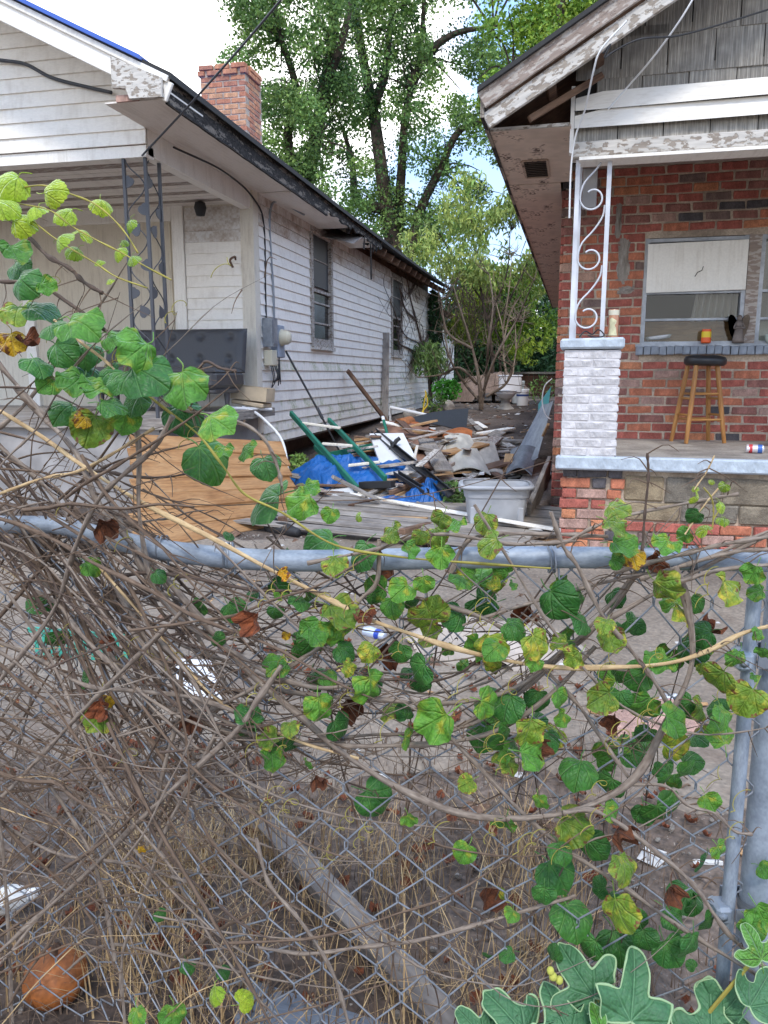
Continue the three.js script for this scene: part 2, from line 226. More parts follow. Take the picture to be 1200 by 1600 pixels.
// ───────── white clapboard house ─────────
R = rngOf(101);
const wh = thing('white_house', 'white clapboard house with rotten black eaves, brick chimney and front porch', 'house', [-6, 0.4, -14]);
{
  const WX = -3.8, Z0 = -9.5, Z1 = -25, EXP = 0.137, Y0 = 0.65;
  part(wh, 'inner_wall', merge([bx(7.6, 3.2, 15.4, -7.64, 2.2, -17.25), bx(7.2, 2.5, 4.6, -7.7, 1.95, -27.3)]), mt.greyPaint);
  part(wh, 'attic_wall', bx(0.2, 0.56, 13.8, -4.02, 3.98, -16.3), mt.brownWood);
  part(wh, 'foundation', merge([bx(7, 1.0, 15, -7.75, 0.2, -17.2), bx(7, 1.1, 4.4, -7.8, 0.2, -27.3)]), clay(0.2, 0.13, 0.1));
  const wins = [[-11.66, -12.8, 1.98, 3.78], [-17.42, -18.66, 1.98, 3.76]];
  for (let i = 0; i < 23; i++) {
    const y = Y0 + i * EXP; let cuts = [[Z0 - 0.11, Z1]];
    for (const [a, b, lo, hi] of wins) if (y + EXP > lo + 0.06 && y < hi) cuts = cuts.flatMap(([p, q]) => p > a && q < b ? [[p, a], [b, q]] : [[p, q]]);
    cuts = cuts.flatMap(([p, q]) => p - q > 5 ? (() => { const m = p - rr(2.2, p - q - 2.2); return [[p, m + 0.002], [m - 0.002, q]]; })() : [[p, q]]);
    for (const [p, q] of cuts) at(wh, 'siding_board', lap(p - q, EXP), i < 4 || (i < 8 && q < -15 && R() < 0.7) ? (R() < 0.75 ? mt.algae : mt.siding) : i > 19 ? mt.mould : mt.siding, [WX + 0.01, y, p], [0, Math.PI / 2 + rr(-0.0006, 0.0006), 0]);
  }
  for (let i = 0; i < 18; i++) at(wh, 'siding_board', lap(4.4, EXP), i < 5 ? mt.algae : mt.siding, [WX - 0.2, 0.75 + i * EXP, Z1 - 0.05], [0, Math.PI / 2, 0]);
  // corner post
  part(wh, 'corner_post', bx(0.17, 3.0, 0.17, -3.855, 2.3, Z0 - 0.02), mt.cream);
  // side windows
  for (const [a, b, lo, hi] of wins) {
    const w = grp(wh, 'window'), zc = (a + b) / 2, W = a - b, yc = (lo + hi) / 2, Hh = hi - lo, x = WX + 0.025;
    part(w, 'frame', merge([bx(0.06, Hh, 0.1, x, yc, a - 0.05), bx(0.06, Hh, 0.1, x, yc, b + 0.05), bx(0.06, 0.09, W - 0.2, x, hi - 0.045, zc), bx(0.055, 0.12, W - 0.2, x, lo + 0.06, zc), bx(0.05, 0.045, W - 0.2, x - 0.01, lo + Hh * 0.47, zc), bx(0.03, 0.025, W - 0.2, x - 0.012, lo + Hh * 0.37, zc), bx(0.03, 0.025, W - 0.2, x - 0.012, lo + Hh * 0.2, zc), bx(0.02, 0.016, W - 0.2, x - 0.02, lo + Hh * 0.73, zc)]), M({ map: T.peel, color: new THREE.Color(0.75, 0.74, 0.74) }));
    part(w, 'sill', bx(0.09, 0.05, W + 0.04, x + 0.015, lo - 0.026, zc), mt.peel);
    part(w, 'screen', bx(0.008, Hh * 0.42, W - 0.21, x - 0.03, lo + Hh * 0.72, zc), mt.screen);
    part(w, 'pane', bx(0.008, Hh * 0.095, W - 0.21, x - 0.034, lo + Hh * 0.42, zc), mt.glass);
    part(w, 'pane', bx(0.008, Hh * 0.155, W - 0.21, x - 0.034, lo + Hh * 0.285, zc), mt.glass);
    part(w, 'pane', bx(0.008, Hh * 0.115, W - 0.21, x - 0.034, lo + Hh * 0.13, zc), mt.glass);
  }
  // roof: slabs each side of the ridge, overhangs
  const SL = 0.496, EX = -3.2, EY = 3.93, RX = -7.8, RY = EY + SL * (EX - RX);
  const roofSlab = (z0, z1, lift, th, over, zs = 24) => { const side = (sg) => slabSheet(10, zs, (u, v) => { const x = lerp(EX + over, RX, u), xx = sg > 0 ? x : 2 * RX - x; const z = lerp(z0, z1, v); return [xx, EY - over * SL + SL * (EX + over - x) + lift - 0.05 * Math.sin(Math.PI * clamp((z0 - z) / 17)) * (1 - u) + 0.012 * fbm(z * 3, x, 401, 2), z]; }, th, 8); return merge([side(1), side(-1)]); };
  part(wh, 'roof', roofSlab(-6.26, -23.2, 0.02, 0.05, 0.03), mt.asphalt);
  part(wh, 'roof', (() => { const g = slabSheet(6, 6, (u, v) => [lerp(-3.35, -7.8, u), lerp(3.35, 4.9, u), lerp(-23.2, -30, v)], 0.06, 4); return g; })(), mt.brownWood);
  part(wh, 'roof_tarp', roofSlab(-6.215, -15.2, 0.038, 0.034, -0.22, 60), mt.tarp, { label: 'blue tarpaulin stretched over the front of the roof' });
  // eave: rotten fascia in lengths, soffit, rafter tails
  const sag = z => -0.05 * Math.sin(Math.PI * clamp((-6.26 - z) / 17));
  let z = -6.3; const fl = [2.9, 1.6, 1.1, 0.8, 0.55, 0.9];
  fl.forEach((L, i) => { const n = Math.ceil(L / 0.12), z0 = z; const hang = i < 2 ? 0.19 : 0.15;
    part(wh, 'fascia_board', (() => { const f = (th) => sheet(n, 2, (u, v) => { const zz = z0 - u * (L - 0.01), e = i < 2 ? 0.006 * vn(zz * 12, 3, 411) : 0.07 * Math.max(0, fbm(zz * 6, 3, 415, 4) - 0.35) * 2; return [-3.225 + th, EY - 0.02 + sag(zz) - v * (hang - e), zz]; }, 1.5); const a = f(0), b = f(-0.025), c = sheet(n, 1, (u, v) => { const q = a.attributes.position, k = 2 * (n + 1) + Math.round(u * n); return [q.getX(k) - v * 0.025, q.getY(k), q.getZ(k)]; }); return merge([a, b, c]); })(), mt.charred);
    z -= L; });
  for (const [a, b] of [[-6.3, -9.6], [-9.605, -12.05], [-12.95, -13.9]]) part(wh, 'soffit_panel', bx(0.56, 0.012, a - b, -3.515, 3.775 + sag((a + b) / 2) * 0.6, (a + b) / 2), mt.soffitPale);
  { const g = bx(0.52, 0.012, 0.62, 0, 0, 0); const m = at(wh, 'soffit_panel', g, mt.peelDark, [-3.5, 3.7, -12.5], [0.32, 0, -0.25]); m.userData.label = 'stained soffit flap hanging down above the window'; }
  for (let i = 0; i < 17; i++) { const zz = -12.2 - i * 0.62; at(wh, 'rafter_tail', cbox(0.62, 0.13, 0.05, 0.005, 0.01), i > 3 ? mt.brownWood : mt.charred, [-3.56, 3.93 + sag(zz) + rr(-0.01, 0.01), zz], [rr(-0.05, 0.05), 0, -0.46]); }
  for (let i = 0; i < 5; i++) { const zz = [-13.35, -13.5, -12.9, -13.75, -13.62][i], L = [0.62, 0.16, 0.2, 0.12, 0.1][i]; at(wh, 'splinter', cbox(0.022, L, 0.03, 0.004, 0.015), mt.charred, [-3.24, 3.76 - L / 2, zz], [rr(-0.15, 0.15), rr(-1, 1), rr(-0.1, 0.1)]); }
  part(wh, 'frieze_board', bx(0.03, 0.12, 15.2, WX + 0.03, 3.71, -17.2), mt.mould);
  // front gable
  const under = x => EY - 0.1 + SL * (EX - x);
  for (let i = 0; i < 19; i++) { const y = 3.62 + i * 0.13, xr = Math.min(-3.79, EX - (y - EY + 0.1) / SL), xl = 2 * RX - xr; if (xr - xl < 0.4) break;
    at(wh, 'gable_board', lap(xr - xl, 0.13, y > 4.0 ? [0.142 / SL, 0.142 / SL] : [0, 0]), mt.siding, [xl, y, -6.95]); }
  part(wh, 'gable_backing', (() => { const s = new THREE.Shape(); s.moveTo(-3.82, 3.6); s.lineTo(-3.82, 3.9); s.lineTo(RX, RY - 0.15); s.lineTo(2 * RX + 3.82, 3.9); s.lineTo(2 * RX + 3.82, 3.6); const g = new THREE.ExtrudeGeometry(s, { depth: 0.03, bevelEnabled: false }); g.translate(0, 0, -6.985); return g; })(), mt.brownWood);
  part(wh, 'porch_beam', merge([bx(8, 0.1, 0.14, -7.8, 3.565, -7.02), bx(0.12, 0.24, 2.5, -3.86, 3.66, -8.24)]), mt.white);
  // rake boards on both slopes with the broken return at the foot
  const ang = Math.atan(SL);
  for (const sg of [1, -1]) { const L = (EX - RX) / Math.cos(ang), place = (w, th, off, name, m, z) => { const xm = (EX + RX) / 2, ym = (EY + RY) / 2; at(wh, name, cbox(L, w, th, 0.005, 0, 1), m, [(sg > 0 ? xm : 2 * RX - xm) + Math.sin(ang) * sg * off * 0, ym + off, z], [0, 0, -ang * sg]); };
    place(0.15, 0.03, -0.13, 'rake_board', mt.white, -6.29); place(0.05, 0.045, -0.035, 'rake_trim', mt.white, -6.275); }
  part(wh, 'rake_soffit', (() => { const f = sg => slabSheet(1, 1, (u, v) => { const x = lerp(EX - 0.02, RX, u); return [sg > 0 ? x : 2 * RX - x, EY - 0.115 + SL * (EX - x), lerp(-6.3, -6.94, v)]; }, 0.015, 4); return merge([f(1), f(-1)]); })(), mt.white);
  part(wh, 'eave_return', (() => { const s = new THREE.Shape(); s.moveTo(-3.245, 3.76); s.lineTo(-3.245, 3.9); s.lineTo(-3.68, 4.09); s.lineTo(-3.68, 3.86); s.lineTo(-3.56, 3.845); s.lineTo(-3.53, 3.765); const g = new THREE.ExtrudeGeometry(s, { depth: 0.035, bevelEnabled: true, bevelSize: 0.004, bevelThickness: 0.004 }); g.translate(0, 0, -6.268); return g; })(), mt.peel);
  part(wh, 'eave_block', bx(0.2, 0.05, 0.05, -3.58, 3.785, -6.3), BR[6]);
  // porch: ceiling planks, back wall, floor
  for (let i = 0; i < 18; i++) at(wh, 'ceiling_plank', bx(7.8, 0.02, 0.134, 0, 0, 0), i % 3 ? mt.soffitPale : mt.peelDark, [-7.8, 3.625 + rr(-0.004, 0.004), -7.15 - i * 0.137]);
  part(wh, 'porch_back_wall', bx(8, 2.6, 0.05, -7.85, 2.4, -9.49), mt.cream);
  for (let i = 0; i < 18; i++) at(wh, 'siding_board', lap(0.76, 0.135), i > 14 ? mt.mould : mt.siding, [-4.69, 1.15 + i * 0.135, -9.46]);
  const dr = grp(wh, 'boarded_doorway');
  part(dr, 'panel', bx(1.98, 2.32, 0.02, -5.88, 2.28, -9.455), M({ map: T.cream, color: new THREE.Color(0.9, 0.87, 0.83) }));
  part(dr, 'casing', merge([bx(0.15, 2.7, 0.05, -4.775, 2.48, -9.44), bx(0.15, 2.7, 0.05, -6.98, 2.48, -9.44), bx(2.05, 0.26, 0.045, -5.88, 3.58, -9.44), bx(2.05, 0.03, 0.06, -5.88, 3.455, -9.435)]), mt.white);
  part(wh, 'porch_floor', bx(8.46, 0.1, 2.75, -7.83, 1.08, -8.2), mt.greyWood);
  part(wh, 'porch_skirt', merge([bx(8.2, 1.0, 0.1, -7.88, 0.53, -6.95), bx(0.1, 1.0, 2.5, -3.83, 0.53, -8.24)]), mt.greyPaint);
  // corner column of black bars with leaf scrolls
  const col = (name, xs, label) => { const c = grp(wh, name, { label }); for (const [x, zz] of xs) part(c, 'bar', bx(0.028, 2.4, 0.028, x, 2.33, zz), mt.iron);
    const shp = new THREE.Shape(); shp.moveTo(0, 0); shp.bezierCurveTo(0.05, -0.02, 0.07, 0.03, 0.045, 0.06); shp.bezierCurveTo(0.04, 0.08, 0.02, 0.09, 0, 0.12); shp.bezierCurveTo(-0.02, 0.09, -0.04, 0.08, -0.045, 0.06); shp.bezierCurveTo(-0.07, 0.03, -0.05, -0.02, 0, 0);
    const lg = new THREE.ExtrudeGeometry(shp, { depth: 0.006, bevelEnabled: false });
    for (let s = 0; s < xs.length - 1; s++) { const [xa, za] = xs[s], [xb, zb] = xs[s + 1], f = (t, y) => [lerp(xa, xb, t), y, lerp(za, zb, t)], pts = []; for (let k = 0; k <= 48; k++) pts.push(f(0.5 + 0.42 * Math.sin(k * 0.62 + s), 1.2 + k * 0.048)); part(c, 'scroll', tube(pts, 0.006, 5, 96), mt.iron);
      for (let k = 0; k < 9; k++) { const sd = k % 2 ? 1 : -1; at(c, 'leaf', lg, mt.iron, f(0.5 + sd * 0.22, 1.35 + k * 0.25), [0, Math.atan2(-(zb - za), xb - xa), sd * (0.6 + rr(-0.2, 0.2)) + (k % 3 ? Math.PI : 0)]); } } };
  col('porch_column', [[-4.05, -6.98], [-3.83, -6.98], [-3.83, -7.24]], 'black wrought iron porch column with leaf scrolls');
  col('porch_column', [[-8.0, -6.98], [-7.78, -6.98]], 'black wrought iron porch column left of the view');
  part(wh, 'porch_lamp', lathe([[0, 0], [0.05, 0.01], [0.075, 0.1], [0.06, 0.16], [0.03, 0.17], [0, 0.175]], 16).translate(-4.35, 3.43, -9.2), mt.black);
  part(wh, 'house_bracket', tube([[-4.0, 2.95, -9.4], [-3.98, 2.97, -9.33], [-4.03, 2.93, -9.3], [-4.0, 2.84, -9.31]], 0.014, 6, 12), mt.brownWood);
  part(wh, 'conduit', tube([[-5.6, 4.62, -6.9], [-5.3, 4.45, -6.9], [-4.95, 4.37, -6.9], [-4.7, 4.24, -6.9], [-4.3, 4.12, -6.9], [-4.08, 4.06, -6.89]], 0.016, 8, 40), mt.iron);
}
// chimney, bricks laid one by one
{
  const ch = grp(wh, 'chimney'), cx = -4.98, cz = -11.75, W = 0.7, D = 0.62; R = rngOf(131);
  part(ch, 'core', bx(W - 0.006, 1.9, D - 0.006, cx, 5.0, cz), mt.mortar);
  const gs = brickG(0.215, 0.066, 0.1, 3), hs = brickG(0.1, 0.066, 0.1, 2), OR = [clay(0.72, 0.33, 0.18), clay(0.66, 0.28, 0.16), clay(0.78, 0.42, 0.23), clay(0.56, 0.25, 0.16)];
  for (let r = 0; r < 20; r++) { const y = 5.93 - r * 0.077, ex = r < 2 ? 0.03 : 0, n = 3, st = (W + 2 * ex) / 3;
    for (let k = 0; k < n; k++) { const sh = r % 2 ? st / 2 : 0; let x = cx - W / 2 - ex + st / 2 + k * st + sh, g = pick(gs); if (r % 2 && k === n - 1) { x = cx - W / 2 - ex + 0.055; g = pick(hs); } at(ch, 'brick', g, pick(OR), [x, y, cz + D / 2 - 0.045 + ex], [0, 0, 0]); if (r % 2 && k === n - 1) at(ch, 'brick', pick(hs), pick(OR), [cx + W / 2 + ex - 0.05, y, cz + D / 2 - 0.047 + ex], [0, 0, 0]); }
    for (let k = 0; k < 2; k++) at(ch, 'brick', pick(gs), pick(OR), [cx + W / 2 - 0.045 + ex, y, cz + D / 2 - 0.24 - k * 0.235 + (r % 2 ? 0.05 : 0)], [0, Math.PI / 2, 0]); }
}

// ───────── red brick house ─────────
R = rngOf(201);
const bh = thing('brick_house', 'red brick house with a raised porch, peeling gable and grey soffit', 'house', [0.9, 0.2, -5.8], null, null, -0.0165);
{
  const WZ = -7.6, XL = -0.1, XR = 5.6, CO = 0.08, BL = 0.222;
  // walls behind the bricks with an opening for each window
  const wy0 = 1.8, wy1 = 2.74, w1 = [0.64, 1.5], w2 = [1.6, 2.46];
  part(bh, 'backing_wall', merge([bx(w1[0] - XL - 0.03, 3.5, 0.1, (XL + w1[0]) / 2 + 0.015, 1.65, WZ - 0.052), bx(XR - w2[1], 3.5, 0.1, (XR + w2[1]) / 2, 1.65, WZ - 0.052), bx(w2[1] - w1[0], 1.9, 0.1, (w1[0] + w2[1]) / 2, 0.85, WZ - 0.052), bx(w2[1] - w1[0], 0.66, 0.1, (w1[0] + w2[1]) / 2, wy1 + 0.33, WZ - 0.052), bx(0.1, 3.5, 12.6, XL + 0.055, 1.65, -13.95), bx(0.1, 3.5, 12.6, XR - 0.05, 1.65, -13.95), bx(5.6, 3.5, 0.1, 2.75, 1.65, -20.3)]), mt.mortar);
  part(bh, 'room', merge([bx(5.4, 0.05, 3, 2.75, 3.35, -9.2), bx(5.4, 0.05, 3, 2.75, 1.1, -9.2), bx(5.4, 2.3, 0.05, 2.75, 2.2, -10.7), bx(0.05, 2.3, 3, 0.12, 2.2, -9.2)]), mt.room);
  const gs = brickG(0.208, 0.066, 0.1, 6), hs = brickG(0.098, 0.066, 0.1, 3);
  let nb = 0; const rest = [];
  for (let r = 0; r < 39; r++) { const y = 0.27 + r * CO; if (y > 3.35) break;
    const inWin = y + 0.04 > wy0 - 0.06 && y - 0.035 < wy1, segs = y < 0.93 ? [[XL, 0.2]] : inWin ? [[XL, w1[0] - 0.004], [w2[1] + 0.004, 3.6]] : [[XL, 3.6]];
    for (const [sa, sb] of segs) { let x = sa, first = r % 2; while (x < sb - 0.035) { let len = first ? 0.098 : 0.208; first = 0; if (sb - x - len < 0.05) len = sb - x; len = Math.min(len, sb - x); const xc = x + len / 2; x += len + 0.013 + rr(-0.002, 0.003);
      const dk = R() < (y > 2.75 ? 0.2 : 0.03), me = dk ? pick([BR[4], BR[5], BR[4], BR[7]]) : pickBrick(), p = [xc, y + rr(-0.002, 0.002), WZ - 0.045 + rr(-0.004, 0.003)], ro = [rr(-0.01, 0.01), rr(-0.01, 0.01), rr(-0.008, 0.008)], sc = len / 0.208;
      if (xc < 2.2 && nb < 300) { const q = at(bh, 'brick', pick(gs), me, p, ro); q.scale.x = sc; nb++; } else rest.push([p, me, sc]); } } }
  const by = new Map(); for (const [p, me, sc] of rest) { if (!by.has(me)) by.set(me, []); by.get(me).push(pick(gs).clone().scale(sc, 1, 1).translate(...p)); }
  for (let r = 0; r < 39; r++) for (let k = 0; k < 56; k++) { const me = pickBrick(); if (!by.has(me)) by.set(me, []); by.get(me).push(bx(0.1, 0.066, 0.208, XL + 0.048 + rr(-0.003, 0.003), 0.27 + r * CO, WZ - 0.11 - k * BL - (r % 2 ? 0.215 : 0.105), 4)); }
  for (const [me, a] of by) part(bh, 'brickwork', merge(a), me, { kind: 'stuff' });
  // mortar smears and patches on the wall
  for (const [x, y, w, h] of [[0.46, 2.55, 0.1, 0.4], [0.5, 2.3, 0.14, 0.08], [0.4, 2.9, 0.05, 0.3]]) part(bh, 'mortar_patch', sheet(12, 12, (u, v) => { const a = u * 2 - 1, b = v * 2 - 1, e = Math.hypot(a, b); return [x + a * w / 2 * (0.8 + 0.5 * vn(b * 4 + 9, 2, 421)), y + b * h / 2, WZ + 0.006 + 0.02 * (1 - e) + 0.01 * (fbm(u * 6, v * 6, 425, 3) - 0.5)]; }), mt.concrete);
  // porch slab and edge
  part(bh, 'porch_slab', bx(5.5, 0.1, 1.72, 2.75, 0.913, -6.74), mt.concrete);
  part(bh, 'slab_edge', cbox(5.6, 0.1, 0.09, 0.012, 0, 3).translate(2.77, 0.918, -5.835), mt.paintedBlue);
  // pier
  const pier = grp(bh, 'porch_pier'); part(pier, 'core', bx(0.374, 0.76, 0.374, 0.193, 1.34, -6.0), mt.painted);
  const ps = brickG(0.19, 0.054, 0.09, 3), ph = brickG(0.096, 0.054, 0.09, 2);
  for (let r = 0; r < 12; r++) { const y = 1.0 + r * 0.0625; const row = r % 2 ? [[0.05, ph], [0.195, ps], [0.342, ph]] : [[0.096, ps], [0.294, ps]];
    for (const [x, g] of row) at(pier, 'brick', pick(g), mt.painted, [x, y, -5.853], [0, rr(-0.01, 0.01), rr(-0.008, 0.008)]);
    for (const s of [0, 1]) for (const zz of r % 2 ? [-5.95, -6.15] : [-6.05]) at(pier, 'brick', pick(ps), mt.painted, [s ? 0.345 : 0.045, y, zz], [0, Math.PI / 2, 0]); }
  part(pier, 'cap', cbox(0.44, 0.075, 0.44, 0.014, 0.008, 3).translate(0.193, 1.765, -6.0), mt.paintedBlue);
  // iron column with scrolls
  const ic = grp(bh, 'iron_column', { label: 'white painted iron porch column with scrolls' }), wi = M({ map: T.smear, color: new THREE.Color(0.92, 0.94, 1), roughness: 0.5 });
  for (const [x, zz] of [[0.045, -5.86], [0.255, -5.86], [0.06, -6.07], [0.255, -6.07]].slice(0, 3)) part(ic, 'bar', bx(0.03, 1.2, 0.03, x, 2.403, zz), wi);
  for (let k = 0; k < 3; k++) { const y0 = 1.83 + k * 0.4, s = 1, pts = []; const cx = 0.15, cy = y0 + 0.12;
    for (let i = 0; i <= 22; i++) { const a = -0.9 - i / 22 * 5.6, r = 0.05 + i / 22 * 0.035; pts.push([cx + s * Math.cos(a + Math.PI) * r, cy + Math.sin(a + Math.PI) * r, -5.86]); }
    pts.push([0.09, y0 + 0.22, -5.86], [0.17, y0 + 0.31, -5.86], [0.225, y0 + 0.4, -5.86], [0.235, y0 + 0.47, -5.86]); part(ic, 'scroll', tube(pts, 0.0065, 6, 80), wi); }
  // foundation: bricks at the corner, stone blocks beyond
  const fo = grp(bh, 'foundation'); part(fo, 'core', bx(5.45, 0.9, 1.5, 2.78, 0.42, -6.645), mt.mortar);
  for (let r = 0; r < 9; r++) { const y = 0.84 - r * 0.077; for (const [x, h] of r % 2 ? [[0.1, 0], [0.27, 1], [0.4, 1]] : [[0.06, 1], [0.22, 0], [0.38, 1]]) at(fo, 'brick', pick(h ? hs : gs), r === 0 || R() < 0.15 ? BR[7] : pick([BR[2], BR[3], BR[0], BR[6]]), [x + 0.015, y, -5.92 + rr(-0.008, 0.005)], [0, rr(-0.02, 0.02), rr(-0.02, 0.02)]); }
  const st = [M({ map: T.concrete, color: new THREE.Color(1, 0.86, 0.62), bumpMap: T.groundBump, bumpScale: 0.012 }), M({ map: T.concrete, color: new THREE.Color(0.8, 0.74, 0.62), bumpMap: T.groundBump, bumpScale: 0.012 }), M({ map: T.concrete, color: new THREE.Color(0.7, 0.68, 0.62), bumpMap: T.groundBump, bumpScale: 0.012 })];
  for (const [xs, ya, yb] of [[[0.46, 0.745, 1.135, 1.55, 1.95, 2.35], 0.64, 0.825], [[0.46, 0.86, 1.25, 1.66, 2.06, 2.4], 0.5, 0.63]]) for (let i = 0; i < xs.length - 1; i++) at(fo, 'stone_block', cbox(xs[i + 1] - xs[i] - 0.012, yb - ya, 0.14, 0.012, 0.012, 2), st[i === 0 ? 0 : 1 + (i % 2)], [(xs[i] + xs[i + 1]) / 2, (ya + yb) / 2, -5.935 + rr(-0.01, 0.005)]);
  for (let r = 0; r < 4; r++) for (let k = 0; k < 9; k++) at(fo, 'brick', pick(gs), pick([BR[0], BR[2], BR[6], BR[5]]), [0.58 + k * 0.22 + (r % 2) * 0.1, 0.455 - r * 0.077, -5.9 - rr(0, 0.02)], [0, rr(-0.02, 0.02), 0]);
  // windows behind the porch
  const room = [[w1, 1], [w2, 0]];
  for (const [[a, b], first] of room) { const w = grp(bh, 'window'), xc = (a + b) / 2, W = b - a, z = WZ - 0.05;
    part(w, 'frame', merge([bx(0.035, 0.94, 0.08, a + 0.018, 2.27, z), bx(0.035, 0.94, 0.08, b - 0.018, 2.27, z), bx(W - 0.07, 0.03, 0.08, xc, 2.72, z), bx(W - 0.07, 0.035, 0.085, xc, 1.825, z), bx(W - 0.07, 0.022, 0.06, xc, 2.27, z), bx(W - 0.07, 0.02, 0.06, xc, 2.035, z)]), mt.alu);
    for (const [y0, y1] of [[1.845, 2.025], [2.047, 2.257], [2.283, 2.705]]) part(w, 'pane', bx(W - 0.08, y1 - y0, 0.004, xc, (y0 + y1) / 2, z - 0.015), mt.pane);
    if (first) { const b2 = at(w, 'board', cbox(0.83, 0.42, 0.012, 0.002, 0.006, 1), M({ map: T.siding, color: new THREE.Color(0.98, 0.99, 0.98), roughness: 0.6 }), [xc + 0.01, 2.485, WZ + 0.012], [0.02, 0, 0.012]); b2.userData.label = 'white board leaning over the upper pane';
      at(w, 'crack', tube([[0.0, 0, 0], [0.02, 0.035, 0.001], [0.055, 0.05, 0.001], [0.065, 0.085, 0]], 0.003, 4), mt.dark, [xc + 0.0, 2.4, WZ + 0.0195]); }
    part(w, 'inner_panel', bx(W - 0.1, 0.2, 0.02, xc, 1.94, z - 0.16), first ? M({ map: T.pine, color: new THREE.Color(0.75, 0.68, 0.62) }) : mt.ivory);
    part(w, 'curtain', sheet(60, 4, (u, v) => [lerp(first ? xc + 0.06 : a, b - 0.03, u) + (v - 0.5) * 0.1 * (1 - u), lerp(2.02, 2.7, v), z - 0.13 + 0.03 * Math.sin(u * 40)]), M({ color: new THREE.Color(0.5, 0.45, 0.38), roughness: 1 })); }
  part(bh, 'mullion', bx(0.1, 0.94, 0.09, 1.55, 2.27, WZ - 0.04), M({ map: T.peelDark }));
  const sill = grp(bh, 'window_sill'), sg = brickG(0.062, 0.075, 0.14, 4); for (let k = 0; k < 29; k++) at(sill, 'brick', pick(sg), mt.paintedGrey, [0.635 + k * 0.0665, 1.762 + rr(-0.003, 0.003), WZ + 0.015 + rr(-0.006, 0.006)], [rr(-0.03, 0.03), rr(-0.03, 0.03), rr(-0.02, 0.02)]);
  part(sill, 'ledge', bx(1.9, 0.025, 0.12, 1.55, 1.808, WZ - 0.03), mt.alu);
  // porch ceiling and beam
  for (let i = 0; i < 13; i++) at(bh, 'ceiling_plank', bx(5.5, 0.02, 0.134, 0, 0, 0), mt.peelDark, [2.77, 3.36, -5.98 - i * 0.137]);
  part(bh, 'porch_beam', cbox(5.6, 0.1, 0.16, 0.006, 0.004, 1).translate(2.8, 3.052, -5.86), mt.peel);
  part(bh, 'beam_soffit', bx(5.5, 0.02, 0.2, 2.8, 2.99, -5.87), mt.white);
  part(bh, 'beam_hanger', cbox(0.1, 0.27, 0.06, 0.006).translate(0.13, 2.85, -6.05), mt.greyPaint);
  // gable: shingles, loose siding, rake boards, roof
  const SL = 0.585, EX = -0.56, EY = 3.2, RX = 2.75, RY = EY + SL * (RX - EX), ang = Math.atan(SL);
  part(bh, 'gable_backing', (() => { const s = new THREE.Shape(); s.moveTo(0.02, 3.1); s.lineTo(0.02, EY + SL * (0.02 - EX) - 0.08); s.lineTo(RX, RY - 0.08); s.lineTo(2 * RX - 0.02, EY + SL * (0.02 - EX) - 0.08); s.lineTo(2 * RX - 0.02, 3.1); const g = new THREE.ExtrudeGeometry(s, { depth: 0.04, bevelEnabled: false }); g.translate(0, 0, -5.9); return g; })(), mt.dark);
  const sh = Array.from({ length: 4 }, () => cbox(0.285, 0.3, 0.01, 0.002, 0.004, 3));
  for (let r = 0; r < 7; r++) { const y = 3.02 + r * 0.245; for (let k = 0; k < 19; k++) { const x = 0.15 + k * 0.292 + (r % 2) * 0.14; const lim = q => EY + SL * (Math.min(q, 2 * RX - q) - EX) + 0.06; if (x > 5.3 || lim(x + 0.142) < y + 0.02) continue; if (lim(x - 0.142) < y + 0.29 || lim(x + 0.142) < y + 0.29) { const s = new THREE.Shape(), xs = [-0.142, -0.07, 0, 0.07, 0.142]; s.moveTo(-0.142, -0.15); s.lineTo(0.142, -0.15); for (const q of xs.slice().reverse()) s.lineTo(q, clamp(lim(x + q) - y - 0.14, -0.149, 0.15)); at(bh, 'shingle', boxUV(new THREE.ExtrudeGeometry(s, { depth: 0.008, bevelEnabled: false }), x, y, 3), mt.shingle, [x, y + 0.14, -5.84]); continue; } if (r > 0 && R() < 0.05) continue;
    at(bh, 'shingle', pick(sh), mt.shingle, [x, y + 0.14, -5.838 + rr(-0.002, 0.002)], [-0.03, 0, rr(-0.006, 0.006)]); } }
  const sb = (y, h, x0, dr, z) => { const m = sheet(30, 8, (u, v) => { const x = x0 + u * 5.3; return [x, y + v * h + dr * (x - 0.02) - 0.02 * Math.max(0, x - 1.2) * (1 - v) * 0 + (u < 0.02 && v > 0.6 ? -0.03 : 0), z + 0.03 * (1 - v) + 0.012 * Math.sin(x * 2.2 + y * 9) * (1 - v)]; }, 2); return m; };
  part(bh, 'loose_siding', merge([sb(3.185, 0.115, 0.01, 0.004, -5.8), sb(3.297, 0.115, 0.012, 0.006, -5.802)]), mt.white, { label: 'loose white siding boards sagging across the gable foot' });
  part(bh, 'siding_end_cap', bx(0.025, 0.42, 0.07, -0.005, 3.24, -5.81), mt.white);
  const L = (RX - EX) / Math.cos(ang);
  for (const s of [1, -1]) { const xm = (EX + RX) / 2, ym = (EY + RY) / 2, X = s > 0 ? xm : 2 * RX - xm; const pl = (nm, w, th, off, m, z, dx = 0) => at(bh, nm, cbox(L + 0.02, w, th, 0.005, 0.004, 1), m, [X + dx * s, ym + off, z], [0, 0, ang * s]);
    pl('rake_board', 0.115, 0.03, 0.075, mt.peelDark, -5.34); pl('rake_board', 0.1, 0.03, -0.045, mt.peel, -5.375, 0.03); }
  const roofG = (lift, th, over, z0, z1) => { const f = s => slabSheet(6, 10, (u, v) => { const x = lerp(EX - over, RX, u); return [s > 0 ? x : 2 * RX - x, EY + 0.135 + lift + SL * (x - EX), lerp(z0, z1, v)]; }, th, 6); return merge([f(1), f(-1)]); };
